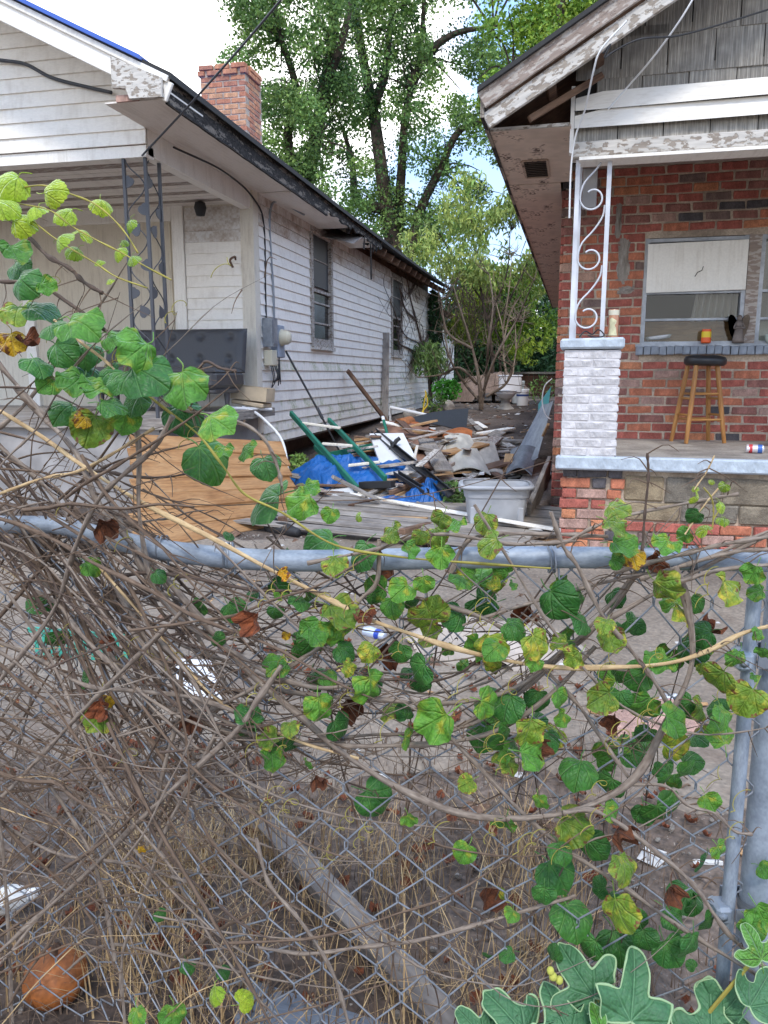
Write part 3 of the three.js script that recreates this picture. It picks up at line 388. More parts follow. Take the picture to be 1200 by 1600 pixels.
  part(bh, 'roof', roofG(0.02, 0.03, 0.03, -5.29, -20.6), mt.asphalt); part(bh, 'roof_deck', roofG(-0.014, 0.03, 0.005, -5.33, -20.5), mt.brownWood);
  for (let i = 0; i < 6; i++) { const x = 0.1 + i * 0.62; if (i < 2) at(bh, 'lookout', cbox(0.06, 0.05, 0.5, 0.004), mt.brownWood, [-0.15 + i * 0.3, EY + SL * (-0.15 + i * 0.3 - EX) - 0.02, -5.62], [0, 0, ang]); }
  at(bh, 'brace', cbox(0.55, 0.04, 0.04, 0.004), mt.brownWood, [-0.05, 3.33, -5.6], [0, 0.3, ang]);
  // boxed side soffit in panels, vent, fascia
  for (const [a, b, y] of [[-5.72, -7.28, 3.19], [-7.285, -8.9, 3.183], [-8.905, -11.3, 3.19], [-11.305, -20.4, 3.187]]) part(bh, 'soffit_panel', merge([bx(0.44, 0.012, a - b, -0.33, y, (a + b) / 2), ...(a > -7 ? [bx(0.1, 0.012, a - b, -0.06, y, (a + b) / 2)] : [])]), mt.soffit);
  part(bh, 'side_fascia', bx(0.025, 0.15, 15.1, -0.562, 3.245, -12.9), mt.charred);
  part(bh, 'soffit_edge', bx(0.53, 0.02, 0.018, -0.285, 3.193, -5.705), mt.peel);
  const vt = grp(bh, 'soffit_vent'); part(vt, 'frame', merge([bx(0.19, 0.012, 0.018, -0.29, 3.178, -6.5), bx(0.19, 0.012, 0.018, -0.29, 3.178, -7.04), bx(0.018, 0.012, 0.52, -0.385, 3.178, -6.77), bx(0.018, 0.012, 0.52, -0.195, 3.178, -6.77)]), M({ map: T.soffit, color: new THREE.Color(0.7, 0.66, 0.62) }));
  for (let i = 0; i < 9; i++) at(vt, 'slat', bx(0.17, 0.004, 0.04, 0, 0, 0), M({ color: new THREE.Color(0.1, 0.085, 0.075) }), [-0.29, 3.178, -6.55 - i * 0.055], [0.5, 0, 0]);
}

// wires
R = rngOf(221);
soloW('service_cable', 'grey overhead cable from the white house eave up across the trees', 'cable', tube([[-3.83, 3.52, -6.93], [-2.9, 3.78, -6.25], [-1.9, 4.09, -5.5], [-0.63, 4.56, -4.5], [1.2, 5.3, -3.05]], 0.009, 6, 60), mt.iron);
soloW('loose_cable', 'white loose cable looping from the brick house rake to the beam', 'cable', tube([[0.29, 3.63, -5.3], [0.14, 3.47, -5.3], [0.11, 3.38, -5.35], [0.07, 3.22, -5.55], [0.02, 3.1, -5.65], [0.0, 2.95, -5.7], [0.0, 2.6, -5.74]], 0.006, 6, 60), mt.whitePlastic);
soloW('hanging_cable', 'white cable sagging from high on the brick gable to the siding', 'cable', tube([[0.78, 3.95, -5.3], [0.62, 3.66, -5.35], [0.48, 3.5, -5.5], [0.35, 3.4, -5.68], [0.22, 3.27, -5.73]], 0.006, 6, 50), mt.whitePlastic);
soloW('black_cable', 'black cable running along the brick house rake to its gable', 'cable', tube([[0.16, 3.46, -5.3], [0.2, 3.5, -5.28], [0.17, 3.43, -5.28], [0.21, 3.46, -5.3], [0.36, 3.52, -5.3], [0.6, 3.56, -5.4], [1.2, 3.75, -5.6]], 0.006, 6, 60), mt.black);
soloW('eave_cable', 'black cable stapled along the white house eave then down its corner', 'cable', tube([[-3.7, 3.68, -7.3], [-3.68, 3.72, -8.4], [-3.75, 3.66, -9.4], [-3.765, 3.5, -9.75], [-3.765, 2.6, -9.78], [-3.765, 2.24, -9.78]], 0.011, 6, 60), mt.black);
soloW('meter_cable', 'thick grey conduit running from the soffit down to the electric meter', 'cable', tube([[-3.6, 3.74, -10.9], [-3.72, 3.74, -10.05], [-3.76, 3.6, -10.0], [-3.76, 2.6, -10.05], [-3.76, 2.1, -10.05]], 0.016, 6, 50), mt.zinc);
{
  const mb = thing('electric_meter', 'blue grey electric meter box with round glass dial by cream corner post', 'meter', [-3.74, 1.8, -10.05]);
  part(mb, 'box', cbox(0.11, 0.42, 0.26, 0.01).translate(-3.72, 1.98, -10.06), M({ map: T.zinc, color: new THREE.Color(1.2, 1.3, 1.45), metalness: 0.2, roughness: 0.5 }));
  part(mb, 'dial', lathe([[0.0, 0.13], [0.07, 0.12], [0.09, 0.09], [0.095, 0.03], [0.11, 0.02], [0.11, 0]], 24).rotateZ(-Math.PI / 2).translate(-3.665, 2.03, -10.06), mt.ivory);
  part(mb, 'fuse_panel', merge([bx(0.13, 0.36, 0.2, -3.7, 2.08, -9.74), bx(0.008, 0.3, 0.14, -3.632, 2.08, -9.74)]), mt.zinc);
  part(mb, 'junction_box', cbox(0.11, 0.2, 0.2, 0.01).translate(-3.71, 1.76, -9.76), mt.ivory);
  for (let k = 0; k < 5; k++) part(mb, 'wire', tube([[-3.7, 1.68, -9.72 - k * 0.07], [-3.66 + rr(0, 0.03), 1.5, -9.7 - k * 0.06], [-3.7, 1.38 + rr(0, 0.1), -9.75 - k * 0.08], [-3.68, 1.52, -9.9 - k * 0.03], [-3.7, 1.8, -10.05]], 0.007, 5, 24), mt.black);
}
const PLANKS=[['timber','long white painted trim strip lying across the front of the rubble',[-2.065,0.360,-7.538],[0.047,0.330,-6.248],0.05,0.02,'white'],
['timber','grey weathered plank slanting over the blue tarp',[-2.037,0.620,-6.880],[-1.649,0.380,-7.087],0.11,0.025,'greyWood'],
['timber','white wooden lath crossing the near end of the grey plank',[-1.892,0.420,-7.258],[-1.334,0.360,-6.981],0.03,0.015,'cream'],
['plank','broad grey plank lying up the heap beside the white panel',[-1.726,0.720,-10.074],[-1.189,0.550,-8.161],0.2,0.025,'greyWood'],
['plank','short white board lying across the broad grey plank',[-1.322,0.680,-7.402],[-1.340,0.720,-8.632],0.07,0.02,'peel'],
['plank','raw wood offcut standing up behind the grey tote',[-0.607,0.420,-9.198],[-0.588,0.620,-9.386],0.1,0.02,'pine'],
['plank','pale board lying behind the tote\'s left corner',[-0.851,0.450,-8.716],[-0.855,0.500,-10.049],0.06,0.02,'white'],
['plank','white board lying flat on the dirt of the alley',[-1.271,0.620,-12.460],[-0.832,0.630,-13.791],0.16,0.03,'white'],
['plank','narrow white batten on the dirt below the toilet',[-1.586,0.660,-15.015],[-1.304,0.630,-13.855],0.09,0.02,'white'],
['plank','grey split board beside the narrow white batten',[-1.917,0.670,-16.372],[-1.353,0.600,-13.466],0.1,0.03,'greyWood'],
['plank','grey board with white edge near the metal chute',[-1.105,0.550,-12.885],[-0.683,0.500,-11.449],0.11,0.05,'peel'],
['plank','grey broken board end lying by the metal chute',[-0.748,0.460,-11.080],[-0.510,0.460,-10.773],0.12,0.06,'greyWood'],
['plank','thin brown lath lying left of the white flat board',[-1.548,0.600,-12.394],[-1.150,0.620,-13.379],0.04,0.02,'brownWood'],
['plank','brown lath in front of the white flat board',[-1.370,0.580,-12.170],[-1.034,0.550,-11.435],0.1,0.02,'brownWood'],
['plank','brown stick lying left of the flat white board',[-1.919,0.640,-13.563],[-1.311,0.640,-14.803],0.04,0.02,'brownWood'],
['plank','dark brown plank sticking out below the white panel',[-1.618,0.400,-7.456],[-1.328,0.500,-8.094],0.05,0.04,'brownWood'],
['plank','tawny plank lying under the black channel',[-1.643,0.340,-7.225],[-1.518,0.400,-7.937],0.12,0.03,'pine'],
['plank','tawny lath under the dark brown plank',[-1.443,0.360,-7.549],[-1.360,0.450,-8.002],0.06,0.02,'pine'],
['plank','tan plank in front of the tarp on the grey decking',[-1.528,0.300,-6.669],[-1.113,0.300,-6.667],0.05,0.03,'pine'],
['plank','long brown plank edge showing under the right end of the decking',[-0.429,0.240,-6.250],[-0.110,0.260,-6.713],0.14,0.03,'brownWood'],
['plank','orange brown plank end beside the brick corner',[-0.346,0.220,-6.164],[0.052,0.220,-6.353],0.16,0.03,'pine'],
['plank','weathered board on edge leaning right of the tote',[-0.250,0.320,-6.910],[-0.108,0.600,-8.384],0.04,0.22,'greyWood'],
['plank','brown board lying flat right of the tote',[-0.291,0.360,-8.502],[-0.205,0.420,-10.560],0.3,0.03,'greyWood'],
['plank','tan stick propped against the metal chute',[-0.364,0.420,-11.027],[-0.152,0.950,-9.792],0.03,0.03,'pine'],
['plank','grey flat sheet lying on dirt near the chute',[-0.455,0.400,-9.272],[-0.134,0.400,-9.470],0.4,0.02,'greyWood'],
['plank','dark stick poking from the heap by the siding',[-4.496,0.550,-14.365],[-3.627,0.500,-13.267],0.03,0.03,'brownWood'],
['plank','brown stick lying along the foot of the siding',[-4.369,0.420,-12.709],[-4.209,0.500,-13.442],0.04,0.04,'brownWood'],
['plank','long brown stick on the heap left of the black sheet',[-2.889,0.660,-10.917],[-2.011,0.620,-10.500],0.05,0.03,'brownWood'],
['plank','white lath in the heap behind the white panel',[-2.401,0.720,-10.247],[-1.875,0.700,-9.495],0.03,0.02,'white'],
['plank','pale wood strip at the right edge of the white panel',[-1.435,0.720,-7.772],[-1.582,0.750,-8.724],0.03,0.02,'cream'],
['plank','white strip lying in front of the toilet',[-1.832,0.780,-22.575],[-1.189,0.790,-22.965],0.2,0.03,'white'],
['plank','grey tile board lying right of the buckets',[-1.076,0.800,-24.459],[-0.702,0.760,-21.407],0.35,0.02,'cream'],
['plank','brown plank under the green ladder foot',[-1.927,0.330,-7.031],[-1.664,0.360,-7.373],0.1,0.03,'brownWood']];

// ───────── rubble between the houses ─────────
R = rngOf(301);
const V3 = a => new THREE.Vector3(...a);
function orient(me, A, B, roll = 0) { const a = V3(A), b = V3(B), d = b.clone().sub(a).normalize(), up = new THREE.Vector3(0, 1, 0); const zz = new THREE.Vector3().crossVectors(d, up).normalize(), yy = new THREE.Vector3().crossVectors(zz, d); const m = new THREE.Matrix4().makeBasis(d, yy, zz); me.quaternion.setFromRotationMatrix(m); if (roll) me.rotateX(roll); me.position.copy(a).add(b).multiplyScalar(0.5); return me; }
function plank(name, label, A, B, w, t, m, group, cat) { const L = V3(A).distanceTo(V3(B)); const me = solo(name, label, cat || 'board', cbox(L, t, w, 0.003, Math.min(0.012, t * 0.4, w * 0.2), 1), m, [0, 0, 0], group); return orient(me, A, B, rr(-0.12, 0.12)); }
for (const [n, l, A, B, w, t, m] of PLANKS) plank(n, l, A, B, w, t, mt[m], 'boards strewn over the rubble');
// grey decking flat on the ground
{
  const d = thing('fallen_decking', 'grey weathered decking panel lying flat in front of the rubble', 'decking', [-1.4, 0.25, -7.0]);
  const A = [-2.75, -6.55], B = [-0.1, -5.95], C = [-2.3, -8.1]; const bm = Array.from({ length: 2 }, () => cbox(2.7, 0.03, 0.14, 0.004, 0.01, 1));
  for (let i = 0; i < 9; i++) { const t = i / 8, x0 = lerp(-2.85, -2.45, t), z0 = lerp(-6.35, -7.75, t), dx = rr(-0.1, 0.1); at(d, 'deck_board', pick(bm), mt.greyWood, [x0 + 1.32 + dx, 0.275 + t * 0.07 + rr(-0.006, 0.006), z0 + 0.26], [0.02, -0.2 + rr(-0.03, 0.03), -0.012]); }
  for (const q of [0.2, 0.8]) at(d, 'joist', cbox(0.06, 0.05, 1.6, 0.004), mt.brownWood, [lerp(-2.5, -0.6, q), 0.235 + 0.03, lerp(-7.2, -6.7, q)], [-0.05, -0.3, 0]);
}
// tawny panel of boards leaning by the porch
{
  const d = thing('leaning_wood_panel', 'tawny panel of horizontal boards leaning by the white house porch', 'wood panel', [-2.9, 0.2, -6.3]);
  const BL = V3([-3.18, 0.2, -5.35]), BR_ = V3([-2.3, 0.24, -6.75]), TL = V3([-3.95, 1.0, -6.62]), TR = V3([-2.72, 0.86, -7.45]);
  const panelM = M({ map: T.pine, color: new THREE.Color(0.7, 0.61, 0.52), bumpMap: T.woodBump, bumpScale: 0.004, roughness: 0.85 }); const n = 7; for (let i = 0; i < n; i++) { const t = (i + 0.5) / n, A = BL.clone().lerp(TL, t), B = BR_.clone().lerp(TR, t); const L = A.distanceTo(B), w = BL.distanceTo(TL) / n; const me = at(d, 'board', cbox(L + rr(-0.03, 0.03), 0.022, w - 0.012, 0.003, 0.006, 1), panelM, [0, 0, 0]); const dir = B.clone().sub(A).normalize(), upv = TL.clone().sub(BL).normalize(), nn = new THREE.Vector3().crossVectors(dir, upv).normalize(), zz = new THREE.Vector3().crossVectors(dir, nn); me.quaternion.setFromRotationMatrix(new THREE.Matrix4().makeBasis(dir, nn, zz)); me.position.copy(A.add(B).multiplyScalar(0.5)).sub(d.position).addScaledVector(nn, rr(-0.004, 0.004)); }
}
// leaning sticks at the wall
plank('leaning_board', 'brown double board leaning on the white siding', [-3.7, 1.62, -13.5], [-2.95, 0.5, -14.0], 0.12, 0.06, mt.brownWood);
plank('leaning_post', 'grey metal post leaning on the siding beside the second window', [-3.72, 2.42, -16.7], [-3.66, 0.35, -16.3], 0.14, 0.1, mt.greyWood);
{ const b = thing('broom', 'thin black pole leaning on siding below the electric meter', 'pole', [-2.95, 0.5, -10.4]); part(b, 'handle', tube([[-3.66, 1.86, -10.2], [-3.2, 0.95, -10.35], [-2.95, 0.45, -10.4]], 0.014, 8), mt.black); part(b, 'collar', tube([[-3.27, 1.1, -10.33], [-3.2, 0.95, -10.35]], 0.022, 8), mt.iron); }
// green frame
{
  const gm = M({ map: T.smear, color: new THREE.Color(0.02, 0.24, 0.15), roughness: 0.55 }), tan = mt.cream;
  const l = thing('green_ladder', 'green wooden ladder tipped over the crumpled blue tarp', 'ladder', [-1.95, 0.35, -7.6]);
  const bar = (A, B, w, t, m, nm) => { const me = at(l, nm, cbox(V3(A).distanceTo(V3(B)), t, w, 0.006), m, [0, 0, 0]); orient(me, A, B); me.position.sub(l.position); };
  bar([-3.25, 1.08, -9.2], [-1.98, 0.42, -7.55], 0.04, 0.065, gm, 'rail'); bar([-2.78, 1.0, -9.25], [-1.7, 0.52, -7.6], 0.04, 0.06, gm, 'rail');
  bar([-3.0, 0.98, -8.9], [-2.52, 0.93, -8.85], 0.05, 0.03, tan, 'rung'); bar([-2.62, 0.78, -8.45], [-2.2, 0.76, -8.45], 0.06, 0.03, tan, 'rung'); bar([-2.18, 0.6, -7.95], [-1.85, 0.64, -8.0], 0.06, 0.03, tan, 'rung');
  bar([-2.85, 0.7, -8.9], [-2.05, 0.38, -7.8], 0.04, 0.06, gm, 'brace'); bar([-2.9, 0.55, -9.1], [-2.15, 0.72, -8.9], 0.05, 0.07, gm, 'brace'); bar([-1.98, 0.43, -7.72], [-1.6, 0.48, -7.5], 0.09, 0.07, mt.black, 'foot');
  const gp = thing('green_pole', 'short green pole with white tip stuck in the heap', 'pole', [-2.1, 0.6, -9.4]); part(gp, 'shaft', tube([[-2.17, 0.98, -9.6], [-1.95, 0.62, -9.1]], 0.02, 8), gm); part(gp, 'tip', tube([[-2.195, 1.02, -9.66], [-2.17, 0.98, -9.6]], 0.022, 8), mt.whitePlastic);
}
// blue tarps
const blue = M({ color: new THREE.Color(0.016, 0.17, 0.58), map: T.smear, roughness: 0.45, bumpMap: T.clayBump, bumpScale: 0.03 });
const heapG = (cx, cy, cz, rx, ry, rz, seed, n = 34) => sheet(n, n, (u, v) => { const a = u * 2 - 1, b = v * 2 - 1, e = Math.max(0, 1 - a * a * 0.9 - b * b * 0.9), f = fbm(u * 5 + seed, v * 5, seed, 4), rdg = Math.abs(fbm(u * 9 + seed, v * 7, seed + 5, 3) - 0.5) * 2; return [cx + a * rx * (0.8 + 0.5 * vn(b * 3, 1, seed)), cy + ry * (Math.sqrt(e) * (0.6 + 0.7 * f) - 0.35 * rdg * e), cz + b * rz * (0.8 + 0.5 * vn(a * 3, 2, seed))]; });
soloW('blue_tarp', 'crumpled bright blue tarp under the green frame', 'tarp', heapG(-2.2, 0.28, -8.4, 0.66, 0.44, 0.6, 511, 80), blue);
soloW('blue_tarp', 'small bundle of blue tarp left of the grey tote', 'tarp', heapG(-1.27, 0.28, -7.5, 0.2, 0.26, 0.2, 521, 26), blue);
soloW('blue_tarp', 'flat strip of blue tarp peeping from under the black channel', 'tarp', heapG(-1.55, 0.3, -7.35, 0.3, 0.09, 0.14, 531, 20), blue);
// white panels, sheets
const quadSlab = (a, b, c, d, th, nx = 6, bend = 0, seed = 1) => slabSheet(nx, nx, (u, v) => [0, 1, 2].map(i => lerp(lerp(a[i], b[i], u), lerp(d[i], c[i], u), v) + (i === 1 ? bend * Math.sin(u * Math.PI) * (0.6 + 0.6 * v) + 0.02 * Math.abs(bend) * fbm(u * 5, v * 5, seed, 3) : 0)), th, 1);
soloW('discarded_board', 'white door sized board lying slanted on the heap', 'board', quadSlab([-2.28, 0.84, -9.3], [-1.84, 0.86, -9.2], [-1.36, 0.5, -8.0], [-1.78, 0.46, -7.95], 0.035), mt.whitePlastic);
soloW('white_sheet', 'white broken sheet lying in front of the blue tarp', 'panel', quadSlab([-2.62, 0.4, -8.05], [-2.1, 0.4, -7.75], [-1.95, 0.34, -7.45], [-2.45, 0.36, -7.5], 0.015), mt.whitePlastic);
soloW('white_sheet', 'white sheet lying under the left side of the tote', 'panel', quadSlab([-1.5, 0.34, -7.3], [-0.75, 0.34, -7.25], [-0.7, 0.3, -6.85], [-1.3, 0.31, -6.9], 0.015), mt.whitePlastic);
soloW('plywood_sheet', 'brown plywood sheet behind the white door panel', 'plywood', quadSlab([-2.6, 0.78, -11.0], [-1.9, 0.84, -10.8], [-1.25, 0.5, -8.6], [-1.9, 0.5, -8.8], 0.02, 6, 0.03, 3), M({ map: T.brownWood, color: new THREE.Color(1.3, 1.15, 1.1) }));
soloW('plywood_sheet', 'dark brown plywood sheet under the blue tarp and green frame', 'plywood', quadSlab([-2.7, 0.55, -9.6], [-1.9, 0.66, -9.6], [-1.5, 0.46, -8.4], [-2.3, 0.42, -8.6], 0.02, 6, 0.02, 5), mt.brownWood);
soloW('plywood_sheet', 'reddish plywood sheet at the front of the black roofing sheet', 'plywood', quadSlab([-2.55, 0.86, -11.6], [-1.85, 0.84, -11.2], [-1.75, 0.74, -10.3], [-2.4, 0.72, -10.6], 0.02, 6, 0.03, 7), clay(0.3, 0.16, 0.12));
soloW('linoleum_sheet', 'cream curled linoleum sheet right of the heap', 'sheet', quadSlab([-1.55, 0.72, -10.6], [-1.2, 0.74, -10.6], [-0.75, 0.44, -8.8], [-1.22, 0.44, -8.9], 0.012, 16, 0.06, 9), M({ color: new THREE.Color(0.86, 0.81, 0.69), roughness: 0.7, map: T.smear }));
soloW('linoleum_sheet', 'second pale linoleum sheet, right of the curled one', 'sheet', quadSlab([-1.15, 0.66, -10.5], [-0.85, 0.66, -10.4], [-0.62, 0.42, -9.0], [-0.85, 0.42, -9.0], 0.012, 12, 0.03, 10), M({ color: new THREE.Color(0.76, 0.68, 0.57), roughness: 0.8, map: T.smear }));
soloW('linoleum_sheet', 'grey bent sheet curling under the cream linoleum', 'sheet', quadSlab([-1.62, 0.5, -9.6], [-1.3, 0.46, -9.2], [-1.0, 0.34, -8.3], [-1.35, 0.4, -8.5], 0.012, 12, -0.05, 13), mt.greyWood);
soloW('roofing_sheet', 'black bent roofing sheet on top of the heap', 'roofing', quadSlab([-2.62, 0.78, -12.3], [-1.5, 1.0, -13.0], [-1.35, 0.72, -11.4], [-2.4, 0.78, -11.2], 0.015, 20, 0.08, 15), M({ map: T.asphalt, color: new THREE.Color(0.5, 0.52, 0.6), roughness: 0.7 }));
soloW('rusty_sheet', 'orange brown torn strip along the black roofing sheet', 'roofing', sheet(24, 5, (u, v) => [lerp(-2.25, -1.2, u), 0.84 + 0.05 * Math.sin(u * 9) - v * 0.1 * (0.7 + 0.6 * vn(u * 8, 1, 541)) - 0.08 * u, lerp(-11.3, -10.9, u) + v * 0.12], 1), clay(0.5, 0.17, 0.06));
soloW('cut_log', 'round sawn orange log end beside the black roofing sheet', 'log', tube([[-2.25, 0.84, -11.0], [-2.2, 0.85, -11.5]], 0.09, 14), clay(0.56, 0.22, 0.08));
soloW('black_channel', 'long black gutter channel lying across the rubble', 'gutter', (() => { const g = merge([bx(2.6, 0.01, 0.075, 0, 0, 0), bx(2.6, 0.05, 0.01, 0, 0.025, 0.033), bx(2.6, 0.05, 0.01, 0, 0.025, -0.033)]); const q = new THREE.Mesh(g); orient(q, [-2.25, 0.84, -9.45], [-0.98, 0.43, -7.2], 0.5); q.updateMatrix(); g.applyMatrix4(q.matrix); return g; })(), mt.black);
soloW('black_channel', 'shorter black gutter channel beside the long one', 'gutter', (() => { const g = merge([bx(0.7, 0.01, 0.06, 0, 0, 0), bx(0.7, 0.04, 0.01, 0, 0.02, 0.026), bx(0.7, 0.04, 0.01, 0, 0.02, -0.026)]); const q = new THREE.Mesh(g); orient(q, [-1.75, 0.56, -8.0], [-1.12, 0.4, -7.15], 0.2); q.updateMatrix(); g.applyMatrix4(q.matrix); return g; })(), mt.black);
soloW('black_bracket', 'black metal bracket sticking up from the white panel', 'bracket', tube([[-1.95, 0.62, -8.75], [-1.84, 0.8, -8.8], [-1.8, 0.83, -8.8]], 0.025, 6), mt.black);
// metal chute and green sheet against the brick house
soloW('metal_chute', 'dull grey metal chute leaning along the brick wall', 'duct', quadSlab([-0.3, 1.1, -12.3], [-0.13, 1.16, -12.2], [-0.25, 0.62, -9.3], [-0.56, 0.52, -9.4], 0.03, 8, -0.03, 17), M({ map: T.zinc, metalness: 0.3, roughness: 0.6 }));
soloW('metal_chute', 'bent grey metal chute mouth lying at the foot of the brick wall', 'duct', quadSlab([-0.6, 0.62, -9.9], [-0.28, 0.66, -9.8], [-0.3, 0.44, -8.9], [-0.6, 0.42, -9.0], 0.02, 8, 0.08, 19), M({ map: T.zinc, color: new THREE.Color(0.7, 0.7, 0.7), metalness: 0.3, roughness: 0.6 }));
soloW('teal_sheet', 'thin teal sheet leaning on the brick wall above the chute', 'sheet', quadSlab([-0.42, 1.02, -14.6], [-0.2, 1.34, -14.4], [-0.2, 1.12, -12.4], [-0.36, 0.92, -12.5], 0.02), M({ color: new THREE.Color(0.05, 0.3, 0.3), roughness: 0.6 }));
soloW('wire_loop', 'white wire loop hanging at the brick wall edge', 'wire', tube([[-0.13, 1.5, -10], [-0.21, 1.42, -10], [-0.24, 1.22, -10], [-0.19, 1.05, -10], [-0.13, 1.0, -10]], 0.008, 5, 24), mt.whitePlastic);
// tote
{
  const tp = M({ color: new THREE.Color(0.64, 0.66, 0.7), roughness: 0.5, map: T.smear }), t = thing('storage_tote', 'grey plastic storage tote standing open among the rubble', 'storage tote', [-0.53, 0.26, -6.75], null, null, 0.16);
  const ring = (w, d, y, n = 40) => { const o = []; for (let i = 0; i < n; i++) { const a = i / n * Math.PI * 2, c = Math.cos(a), s = Math.sin(a), k = 1 / Math.pow(Math.pow(Math.abs(c), 5.5) + Math.pow(Math.abs(s), 5.5), 1 / 5.5); o.push([c * k * w, y, s * k * d]); } return o; };
  const loft = rs => { const n = rs[0].length, pos = [], idx = [], uv = []; rs.forEach((r, j) => { for (let i = 0; i <= n; i++) { pos.push(...r[i % n]); uv.push(i / n * 2, j / 4); } }); for (let j = 0; j < rs.length - 1; j++) for (let i = 0; i < n; i++) { const a = j * (n + 1) + i, b = a + n + 1; idx.push(a, b, a + 1, b, b + 1, a + 1); } return geo(pos, idx, uv); };
  const o = [-0.53, 0.26, -6.75], mv = g => g.translate(...o);
  part(t, 'body', mv(loft([ring(0.001, 0.001, 0.01), ring(0.22, 0.15, 0.01), ring(0.235, 0.165, 0.02), ring(0.262, 0.19, 0.26), ring(0.275, 0.2, 0.262), ring(0.285, 0.21, 0.36), ring(0.279, 0.204, 0.36), ring(0.258, 0.184, 0.25), ring(0.228, 0.158, 0.03), ring(0.001, 0.001, 0.025)])), tp);
  part(t, 'rim', mv(loft([ring(0.286, 0.211, 0.335), ring(0.315, 0.24, 0.335), ring(0.32, 0.245, 0.352), ring(0.312, 0.237, 0.366), ring(0.284, 0.208, 0.366)])), tp);
  for (const s of [-1, 1]) part(t, 'handle', mv(cbox(0.02, 0.05, 0.2, 0.006).translate(s * 0.312, 0.325, 0)), tp);
  for (const s of [-1, 1]) part(t, 'rib', mv(cbox(0.05, 0.16, 0.02, 0.006).translate(s * 0.2, 0.1, 0.174)), tp);
}
soloW('blue_bottle', 'small pale bottle lying at the right foot of the tote', 'bottle', tube([[-0.22, 0.26, -6.55], [-0.14, 0.26, -6.5], [-0.11, 0.26, -6.48]], [0.03, 0.03, 0.012], 10), mt.whitePlastic);
// toilet
{
  const ce = MP({ color: new THREE.Color(0.72, 0.72, 0.74), roughness: 0.2, clearcoat: 0.5 }), x = -1.27, z = -18.2, y = 0.75, t = thing('toilet', 'dirty white toilet standing on bare dirt between the houses', 'toilet', [x, y, z], null, null, 0.2);
  part(t, 'pedestal', lathe([[0.2, 0], [0.2, 0.04], [0.12, 0.1], [0.1, 0.22], [0.16, 0.3], [0.14, 0.3]], 20).translate(x, y, z + 0.05), M({ map: T.smear, color: new THREE.Color(0.52, 0.5, 0.47), roughness: 0.5 }));
  part(t, 'bowl', lathe([[0.08, 0.25], [0.17, 0.29], [0.23, 0.37], [0.24, 0.42], [0.19, 0.42], [0.16, 0.34], [0, 0.3]], 24).scale(1, 1, 1.25).translate(x, y, z + 0.06), ce);
  part(t, 'seat', lathe([[0.15, 0.42], [0.25, 0.42], [0.25, 0.445], [0.15, 0.445]], 24).scale(1, 1, 1.25).translate(x, y, z + 0.06), ce);
  part(t, 'tank', cbox(0.52, 0.38, 0.2, 0.03).translate(x + 0.14, y + 0.56, z - 0.3), ce); part(t, 'tank_lid', cbox(0.55, 0.035, 0.23, 0.012).translate(x + 0.14, y + 0.77, z - 0.3), ce);
}
const bucket = (name, label, x, y, z, r, h, m, band) => { const b = thing(name, label, 'bucket', [x, y, z], 'buckets behind the toilet'); part(b, 'pail', lathe([[0, 0.01], [r * 0.86, 0.01], [r * 0.88, 0], [r, h], [r * 1.05, h], [r * 1.05, h - 0.06], [r * 1.02, h - 0.06]], 24).translate(x, y, z), m); part(b, 'lid', lathe([[r * 1.06, h - 0.02], [r * 1.06, h + 0.015], [r * 0.95, h + 0.02], [0, h + 0.018]], 24).translate(x, y, z), m); if (band) part(b, 'band', lathe([[r * 0.96 + 0.004, h * 0.6], [r * 0.98 + 0.004, h * 0.72]], 24).translate(x, y, z), band); };
bucket('bucket', 'white plastic bucket with blue band standing behind the toilet', -0.95, 0.8, -19.6, 0.15, 0.38, mt.whitePlastic, M({ color: new THREE.Color(0.03, 0.07, 0.25) }));
bucket('bucket', 'cloudy grey bucket behind the blue banded one', -1.12, 0.82, -20.6, 0.16, 0.55, M({ color: new THREE.Color(0.4, 0.42, 0.42), roughness: 0.4 }), null);
soloW('yellow_rope', 'yellow rope hanging in loops beside the bare shrub', 'rope', tube([[-2.95, 1.2, -17.2], [-2.9, 0.9, -17.2], [-3.0, 0.72, -17.1], [-2.85, 0.62, -17.0], [-2.95, 0.66, -17.05], [-2.98, 0.8, -17.15], [-2.93, 1.15, -17.2]], 0.016, 5, 60), M({ color: new THREE.Color(0.6, 0.42, 0.04) }));
soloW('dirt_mound', 'pinkish heap of old carpet behind the bare shrub', 'heap', heapG(-1.9, 0.85, -21.5, 1.0, 0.75, 0.8, 551), M({ map: T.concrete, color: new THREE.Color(0.75, 0.6, 0.55) }));
for (const [x, z, s, l] of [[-3.1, -16.2, 0.16, 'pale concrete lump lying by the house foundation'], [-2.75, -15.5, 0.1, 'small pale rock in front of the concrete lump'], [-2.5, -17.6, 0.14, 'white rock at the foot of the bare shrub']]) soloW('rock', l, 'rock', (() => { const g = new THREE.IcosahedronGeometry(s, 3); const p = g.attributes.position; for (let i = 0; i < p.count; i++) { const k = 0.75 + 0.5 * fbm3(p.getX(i) * 7 + 5, p.getY(i) * 7 + 5, p.getZ(i) * 7 + 5, 561, 3); p.setXYZ(i, p.getX(i) * k, p.getY(i) * k * 1.1, p.getZ(i) * k); } g.computeVertexNormals(); g.translate(x, gh(x, z) + s * 0.6, z); return g; })(), mt.concrete);
soloW('window_sash', 'white empty frame lying at the foot of the siding', 'frame', merge([tube([[-2.95, 0.62, -13.6], [-2.95, 0.98, -13.6], [-2.05, 0.82, -13.3]], 0.03, 6), tube([[-2.95, 0.64, -13.6], [-2.1, 0.62, -13.3]], 0.03, 6)]), mt.whitePlastic);
